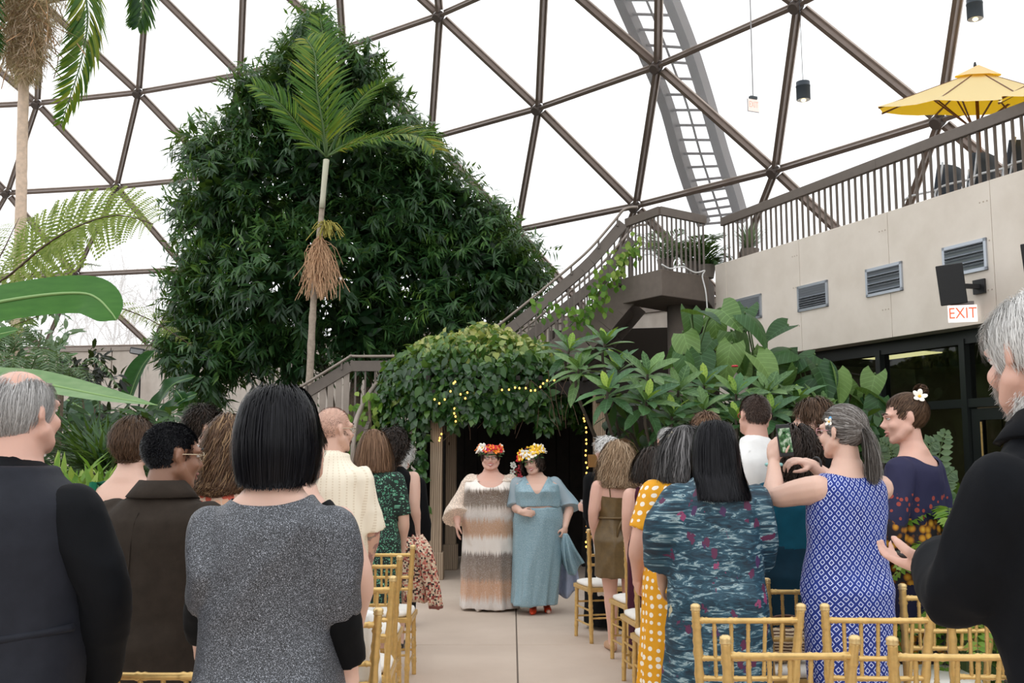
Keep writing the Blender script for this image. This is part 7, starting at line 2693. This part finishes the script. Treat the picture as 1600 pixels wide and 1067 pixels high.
def drape(name, label, cat, m, pts, widths, thick, Y0, seed, loc):
    """hanging cloth: a folded sheet along pts"""
    Q = smooth_path(pts, 24); n = 18; V = []; F = []
    w = np.interp(np.linspace(0, 1, 24), np.linspace(0, 1, len(widths)), widths)
    for i in range(24):
        for k in range(n):
            a = 2 * math.pi * k / n
            t = i / 23
            V.append((Q[i][0] + w[i] * math.cos(a) * (1 + .08 * math.sin(5 * a + seed)), Q[i][1] + (thick * (1 + .35 * math.cos(4 * a + seed + 2 * t))) * math.sin(a), Q[i][2] + .01 * math.sin(3 * a + seed)))
    for i in range(23):
        for k in range(n):
            F.append((i * n + k, i * n + (k + 1) % n, (i + 1) * n + (k + 1) % n, (i + 1) * n + k))
    F.append(tuple(reversed(range(n)))); F.append(tuple(23 * n + k for k in range(n)))
    return MB().add(V, F)


def build_small():
    Y = 8.0
    o = Vector((at(655, 840, Y).x, Y, .0))
    t = lambda x, y, dy=0: tuple(at(x, y, Y + dy) - o)
    r = empty('tweed_jacket', o, label='pink and black tweed jacket hanging over the forearm of the guest in black', cat='jacket')
    tw = tweed()
    drape('b', '', '', tw, [t(640, 836, .12), t(643, 850), t(645, 890), t(650, 940)], [.05, .11, .115, .10], .035, Y, 1, o).build('body_panel', tw, r, True)
    drape('s', '', '', tw, [t(650, 836, .1), t(662, 860, -.05), t(672, 900, -.06), t(681, 950, -.06)], [.05, .062, .060, .054], .035, Y, 2, o).build('sleeve', tw, r, True)
    MB().lathe([(.056, 0), (.058, .02)], 14, Matrix.Translation(Vector(t(681, 950, -.06)))).build('cuff_trim', mat('dark_trim', rgb(120, 70, 60), .8), r)
    # white shawl carried between two guests on the right
    Y = 8.75
    o = Vector((at(938, 850, Y).x, Y, 0)); t = lambda x, y, dy=0: tuple(at(x, y, Y + dy) - o)
    tag(drape('w', '', '', C_white, [t(938, 812), t(936, 840), t(940, 880), t(946, 930)], [.02, .05, .055, .07], .03, Y, 3, o).build('white_shawl', C_white, None, True), 'white shawl hanging between the black gown and the olive dress', 'shawl').location = o
    Y = 4.10
    o = Vector((at(585, 960, Y).x, Y, 0)); t = lambda x, y, dy=0: tuple(at(x, y, Y + dy) - o)
    sc = drape('w', '', '', C_white, [t(570, 957, -.02), t(571, 965, -.04), t(573, 1000, -.05), t(575, 1064, -.05)], [.035, .045, .05, .055], .018, Y, 4, o).build('white_scarf', C_white, None, True)
    tag(sc, 'white scarf hanging on the left aisle chair nearest the camera', 'scarf').location = o
    # striped bag on a chair
    b = empty('striped_handbag', (1.37, 5.14, .492), label='brown and cream striped handbag lying on a chair seat beside the robe', cat='handbag')
    tt = NT('striped_bag_cloth')
    w = t_ = tt.n('TexWave', dict(bands_direction='Z'), Vector=tt.obj(), Scale=22, Distortion=3.0)
    tt.set(Base_Color=tt.ramp(w.outputs['Fac'], [(.4, rgb(90, 60, 42)), (.55, rgb(215, 195, 165))]), Roughness=.7)
    m = MB().ell((0, 0, .085), (.15, .075, .088), None, 20, 12); m.build('body', tt.m, b, True)
    MB().tube(smooth_path([(-.11, 0, .14), (-.06, -.02, .22), (.06, -.02, .22), (.11, 0, .14)], 14), .009, 6).build('handle', mat('brown_leather', rgb(86, 54, 36), .5), b, True)
    MB().tube([(-.12, 0, .15), (.12, 0, .15)], .006, 6).build('zip', M_black, b)
    # grey bag with a chain strap
    b = empty('grey_shoulder_bag', (2.04, 4.02, .47), label='slim grey shoulder bag with a chain strap hung on a second-row chair', cat='handbag')
    MB().lathe([(.03, .0), (.075, .02), (.085, .12), (.07, .26), (.02, .33)], 14, Matrix.Diagonal((1, .35, 1, 1))).build('body', mat('grey_leather', rgb(120, 112, 108), .5, 0, .15, 30), b, True)
    ch = MB()
    P = smooth_path([(-.02, -.02, .32), (-.09, -.02, .36), (-.13, -.03, .10), (-.12, -.03, -.22)], 30)
    for i in range(30):
        ch.ell(P[i], (.006, .004, .010), None, 6, 4)
    o_ = ch.build('chain_strap', mat('dark_chain', rgb(60, 56, 54), .3, .9), b); o_['kind'] = 'stuff'
    # small red flowers behind the brides
    r = empty('red_flower_spray', at(807, 735, 12.2) * 1.0, label='small dim red and white flower spray between the brides', cat='flowers')
    rr = random.Random(3)
    for k in range(9):
        p = Vector((rr.uniform(-.10, .12), rr.uniform(-.04, .04), rr.uniform(-.07, .07)))
        flower(r, p, (rr.uniform(-.3, .3), -1, .3), .038, mat('petal_darkred', rgb(150, 25, 40), .6) if p.x > -.02 else mat('petal_dullwhite', rgb(190, 190, 180), .6), mat('petal_heart_dark', rgb(90, 20, 30), .6), name='flower', seed=k)
    MB().tube([(0, .02, 0), (0, .02, -(at(807, 735, 12.2).z))], .008, 5).build('stem', M_green_stem, r)


build_small()


# ------------------------------------------------------------------ lights, signs, loudspeakers
def text_mesh(body, size, depth=.004):
    cu = bpy.data.curves.new('lettering', 'FONT')
    cu.body = body; cu.size = size; cu.extrude = depth; cu.align_x = 'CENTER'; cu.align_y = 'CENTER'
    o = bpy.data.objects.new('tmp', cu); COL.objects.link(o)
    dg = bpy.context.evaluated_depsgraph_get()
    me = bpy.data.meshes.new_from_object(o.evaluated_get(dg))
    bpy.data.objects.remove(o)
    return me


def build_fixtures():
    white_em = glow_mat('sign_face_glow', (1.0, .92, .88), 1.0)
    red_em = glow_mat('sign_red_glow', (1.0, .10, .04), 1.3)
    # exit sign on the wall, edge-lit
    p, s, z = wall_hit(1504, 490, .16)
    sg = empty('exit_sign', wp(s, .16, z), label='lit EXIT sign under the loudspeaker on the cream wall', cat='sign')
    MB().box((0, 0, 0), (.30, .012, .19)).build('panel', white_em, sg)
    t = link('lettering', text_mesh('EXIT', .155), red_em, sg)
    t.matrix_basis = Matrix.Translation((0, -.010, 0)) @ Matrix.Rotation(math.pi / 2, 4, 'X') @ Matrix.Diagonal((.92, 1.12, 1, 1))
    MB().box((0, .0, .115), (.24, .07, .04)).build('housing', mat('grey_housing', rgb(120, 112, 108), .4, .5), sg, bevel=.005)
    MB().bar((0, .03, .115), Vector((.06, .10, .115)), .03, .03).build('arm', M_black, sg)
    sg.rotation_euler = (0, 0, math.radians(-18))
    # hanging exit sign
    p = at(1177, 164, 15.2)
    hs = empty('hanging_exit_sign', p, math.radians(22), label='small pale EXIT sign hanging on a long rod from the dome', cat='sign')
    MB().box((0, 0, -.01), (.21, .012, .20)).build('panel', glow_mat('pale_sign_glow', (1.0, .84, .76), .72), hs)
    t = link('lettering', text_mesh('EXIT', .10, .002), glow_mat('pale_red_glow', (.95, .50, .40), .75), hs)
    t.matrix_basis = Matrix.Translation((0, -.010, 0)) @ Matrix.Rotation(math.pi / 2, 4, 'X') @ Matrix.Diagonal((.85, 1.4, 1, 1))
    for a_, b_ in (((-.105, 0, -.11), (-.105, 0, .09)), ((-.105, 0, -.11), (.105, 0, -.11))):
        MB().bar(a_, b_, .012, .012).build('edge_trim', mat('grey_trim', rgb(150, 152, 158), .4), hs)
    MB().box((0, 0, .115), (.13, .06, .05)).build('housing', mat('slate_housing', rgb(70, 76, 80), .4, .3), hs, bevel=.004)
    MB().tube([(0, 0, .13), (0, 0, 4.6)], .010, 6).build('rod', mat('grey_rod', rgb(150, 148, 148), .4, .5), hs)
    # cylinder pendants
    slate = mat('slate_metal', rgb(62, 70, 78), .45, .3)
    for px, py, Y, lab in ((1255, 142, 14.2, 'dark cylinder pendant lamp on a thin cord, lower one beside the strut'), (1523, 14, 12.6, 'dark cylinder pendant lamp near the top edge above the umbrella')):
        p = at(px, py, Y)
        pd = empty('pendant_lamp', p, label=lab, cat='lamp', group='cylinder pendants')
        M = Matrix.Identity(4)
        MB().lathe([(.098, -.14), (.102, -.135), (.102, .06), (.106, .062), (.106, .075), (.100, .077), (.100, .135), (.02, .142)], 24).build('shade', slate, pd, True)
        MB().lathe([(.094, -.141), (.090, -.139)], 24).build('reflector', mat('silver_reflector', (.7, .68, .62), .2, .9), pd)
        MB().ell((.0, 0, -.145), (.035, .035, .02)).build('bulb', glow_mat('warm_bulb', (1, .8, .45), 2.5), pd, True)
        MB().tube([(0, 0, .14), (-.01, 0, 1.5), (-.02, 0, 4.2)], .005, 5).build('cord', M_black, pd)
    # loudspeakers
    p, s, z = wall_hit(1488, 444, .42)
    def speaker(root_p, R, lab, k=1.0):
        sp = empty('loudspeaker', root_p, label=lab, cat='speaker', group='black wall loudspeakers')
        b = MB()
        V = [(-.15, -.14, -.24), (.15, -.14, -.24), (.10, .14, -.22), (-.10, .14, -.22), (-.15, -.14, .24), (.15, -.14, .24), (.10, .14, .22), (-.10, .14, .22)]
        b.add([R @ (Vector(v) * k) for v in V], [(3, 2, 1, 0), (4, 5, 6, 7), (0, 1, 5, 4), (1, 2, 6, 5), (2, 3, 7, 6), (3, 0, 4, 7)])
        b.build('cabinet', mat('speaker_black', (.012, .012, .012), .6), sp, bevel=.01)
        g = MB(); g.box(R @ Vector((0, -.146 * k, 0)), (.28 * k, .012, .46 * k), R); g.build('grille', mat('grille_black', (.02, .02, .021), .7, 0, .3, 200), sp)
        return sp
    R = Matrix.Rotation(math.radians(-28), 3, 'Z') @ Matrix.Rotation(math.radians(10), 3, 'X') @ Matrix.Rotation(math.radians(-4), 3, 'Y')
    sp = speaker(wp(s, .42, z), R, 'black loudspeaker on a bracket above the EXIT sign', .92)
    q = wp(s, .02, z) - wp(s, .42, z)
    MB().bar(Vector((0.06, .10, 0)), q, .05, .05).build('bracket', M_black, sp)
    MB().box(q, (.16, .024, .16), WROT).build('bracket_plate', M_black, sp)
    p2, s2, z2 = wall_hit(1622, 412, .45)
    sp = speaker(wp(s2, .45, z2), R, 'black loudspeaker cut off by the right edge of the photo', .9)
    MB().bar(Vector((0.06, .10, 0)), wp(s2, .03, z2) - wp(s2, .45, z2), .05, .05).build('bracket', M_black, sp)
    # floodlight on the base wall, far left
    p = at(216, 549, 21)
    fl = empty('floodlight', p, label='black floodlight on the edge of the concrete wall on the left', cat='lamp')
    MB().box((0, 0, 0), (.32, .18, .14), Matrix.Rotation(.15, 3, 'Y')).build('housing', M_black, fl, bevel=.03)
    MB().box((0, -.09, -.01), (.26, .012, .09), Matrix.Rotation(.15, 3, 'Y')).build('lens', mat('grey_lens', (.25, .25, .25), .1), fl)
    MB().tube([(0, 0.02, -.05), (.02, .1, -.3), (.05, .1, -p.z)], .02, 6).build('post', M_black, fl)
    # fairy lights
    bulb = glow_mat('fairy_bulb', (1.0, .52, .10), 2.4)
    wire = mat('dark_wire', (.015, .02, .012), .6)
    rng = random.Random(12)
    S = [([(912, 640, 12.70), (914, 660, 12.70), (917, 690, 12.72), (916, 720, 12.70), (918, 750, 12.72), (916, 785, 12.70), (917, 820, 12.72), (915, 860, 12.70)], 24, 'string of warm fairy lights running down the right arbour post'),
         ([(708, 636, 12.40), (711, 650, 12.40), (712, 664, 12.42), (690, 680, 12.7), (687, 690, 12.7)], 9, 'short string of warm fairy lights hanging beside the left arbour post'),
         ([(676, 622, 12.40), (690, 630, 12.38), (706, 610, 12.36), (712, 596, 12.34), (725, 624, 12.36), (732, 610, 12.36)], 9, 'string of warm fairy lights among the vine leaves on the left of the arch'),
         ([(782, 611, 12.36), (802, 607, 12.34), (820, 606, 12.34), (838, 610, 12.35), (850, 597, 12.36), (868, 594, 12.4)], 11, 'string of warm fairy lights among the vine leaves at the top of the arch')]
    for P, n, lab in S:
        W = [at(*q) for q in P]
        o = W[0]
        r = empty('fairy_lights', o, label=lab, cat='string lights', group='fairy lights on the arbour')
        Q = smooth_path([tuple(w - o) for w in W], 60)
        MB().tube(Q[::2], .003, 4).build('wire', wire, r)
        for k in range(n):
            q = Vector(Q[min(59, int((k + .5) / n * 60))]) + Vector((rng.uniform(-.012, .012), -.01, rng.uniform(-.01, .01)))
            MB().ell(q, (.012, .012, .015), None, 6, 4).build('bulb', bulb, r)


build_fixtures()


def build_terrace():
    # yellow parasols
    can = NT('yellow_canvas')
    can.set(Base_Color=can.mix(can.n('NewGeometry').outputs['Backfacing'], rgb(255, 234, 178), rgb(250, 200, 30)), Roughness=.8)   # light painted in: lit upper side paler, shaded underside deeper yellow
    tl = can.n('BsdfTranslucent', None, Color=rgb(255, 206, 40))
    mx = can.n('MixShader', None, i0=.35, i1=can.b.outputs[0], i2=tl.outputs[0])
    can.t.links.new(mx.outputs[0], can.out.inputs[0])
    wood = mat('parasol_wood', rgb(110, 70, 40), .6)
    for px, py, Y, rad, lab in ((1524, 112, 12.7, 1.30, 'yellow canvas parasol above the balcony railing'), (1700, 84, 10.45, .95, 'second yellow parasol mostly beyond the right edge')):
        ap = at(px, py, Y)
        r = empty('parasol', (ap.x, ap.y, DECK), label=lab, cat='parasol', group='yellow parasols')
        z1 = ap.z - DECK
        n = 8
        def ring(rr, z, sc=.0):
            out = []
            for k in range(n):
                a0, a1 = 2 * math.pi * k / n, 2 * math.pi * (k + 1) / n
                out.append(Vector((rr * math.cos(a0), rr * math.sin(a0), z)))
            return out
        for k in range(n):                               # each gore a panel of its own
            a0, a1 = 2 * math.pi * k / n, 2 * math.pi * (k + 1) / n
            V, F = [], []
            for i, (f, z) in enumerate(((.02, z1), (.25, z1 - .13), (.5, z1 - .25), (.75, z1 - .37), (1.0, z1 - .47))):
                for j in range(4):
                    a = a0 + (a1 - a0) * j / 3
                    sag = 1 - .03 * math.sin(math.pi * j / 3) * f
                    c = math.cos(math.pi / n) / math.cos((a - a0) - math.pi / n)
                    V.append((rad * f * c * sag * math.cos(a), rad * f * c * sag * math.sin(a), z - .03 * f * math.sin(math.pi * j / 3)))
            for i in range(4):
                for j in range(3):
                    q = i * 4 + j; F.append((q, q + 4, q + 5, q + 1))
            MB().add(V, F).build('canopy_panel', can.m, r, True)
            rb = MB().bar((rad * .05 * math.cos(a0), rad * .05 * math.sin(a0), z1 - .04), (rad * .99 * math.cos(a0), rad * .99 * math.sin(a0), z1 - .49), .018, .022)
            rb.build('rib', wood, r)
            MB().bar((.03 * math.cos(a0), .03 * math.sin(a0), z1 - .75), (rad * .5 * math.cos(a0), rad * .5 * math.sin(a0), z1 - .28), .014, .018).build('strut', wood, r)
        cap = MB()
        for k in range(n):
            a0, a1 = 2 * math.pi * k / n, 2 * math.pi * (k + 1) / n
            cap.add([(0, 0, z1 + .07), (.30 * math.cos(a0), .30 * math.sin(a0), z1 - .075), (.30 * math.cos(a1), .30 * math.sin(a1), z1 - .075)], [(0, 1, 2)])
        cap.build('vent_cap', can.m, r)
        TM = Matrix.Translation((0, 0, z1 - .3)) @ Matrix.Rotation(math.radians(15), 4, 'X') @ Matrix.Translation((0, 0, .3 - z1))
        for ch in r.children:                            # the canopy is tilted towards the hall
            ch.matrix_basis = TM
        MB().tube([(0, 0, 0), (0, 0, z1 + .02)], .022, 10).build('pole', wood, r, True)
        MB().lathe([(.02, z1 + .05), (.022, z1 + .08), (.012, z1 + .13)], 10).build('finial', M_black, r)
        MB().lathe([(.25, 0), (.25, .05), (.05, .09), (.04, .25)], 20).build('base', mat('cast_base', (.03, .03, .03), .6), r)
    # lounge chairs with slate backs
    sling = mat('slate_sling', rgb(72, 80, 90), .8, 0, .1, 150)
    fr = mat('white_tube', rgb(215, 218, 222), .35, .3)
    for i, (px, lab) in enumerate(((1428, 'slate grey terrace chair nearest the landing behind the railing'), (1482, 'second slate grey terrace chair behind the railing'), (1540, 'third slate grey terrace chair below the yellow parasol'), (1597, 'slate grey terrace chair at the right edge'))):
        p, s, z = wall_hit(px, 330)
        c = wp(s - .1, -.56, DECK)
        r = empty('terrace_chair', c, math.radians(22.8 + 10), label=lab, cat='chair', group='slate terrace chairs')
        b = MB()
        V, F = [], []
        for j in range(7):
            t = j / 6
            for q in range(5):
                u = q / 4 * 2 - 1
                V.append((.27 * u * (1 - .06 * t * t), -.10 - .10 * t + .05 * u * u, .40 + .56 * t - .02 * u * u * t))
        for j in range(6):
            for q in range(4):
                a = j * 5 + q; F.append((a, a + 1, a + 6, a + 5))
        o = b.add(V, F).build('back_sling', sling, r, True)
        o.modifiers.new('t', 'SOLIDIFY').thickness = .02
        MB().box((0, .14, .40), (.52, .48, .03)).build('seat_sling', sling, r, bevel=.01)
        for sx in (-1, 1):
            MB().tube(smooth_path([(sx * .28, .34, 0), (sx * .28, .34, .36), (sx * .28, .10, .41), (sx * .28, -.10, .40), (sx * .27, -.22, .95)], 16), .014, 7).build('side_frame', fr, r, True)
            MB().tube(smooth_path([(sx * .28, -.05, .40), (sx * .28, -.28, 0)], 5), .014, 7).build('rear_leg', fr, r, True)
            MB().tube(smooth_path([(sx * .30, .32, .36), (sx * .30, .30, .60), (sx * .29, -.14, .62)], 10), .014, 7).build('armrest', fr, r, True)


build_terrace()
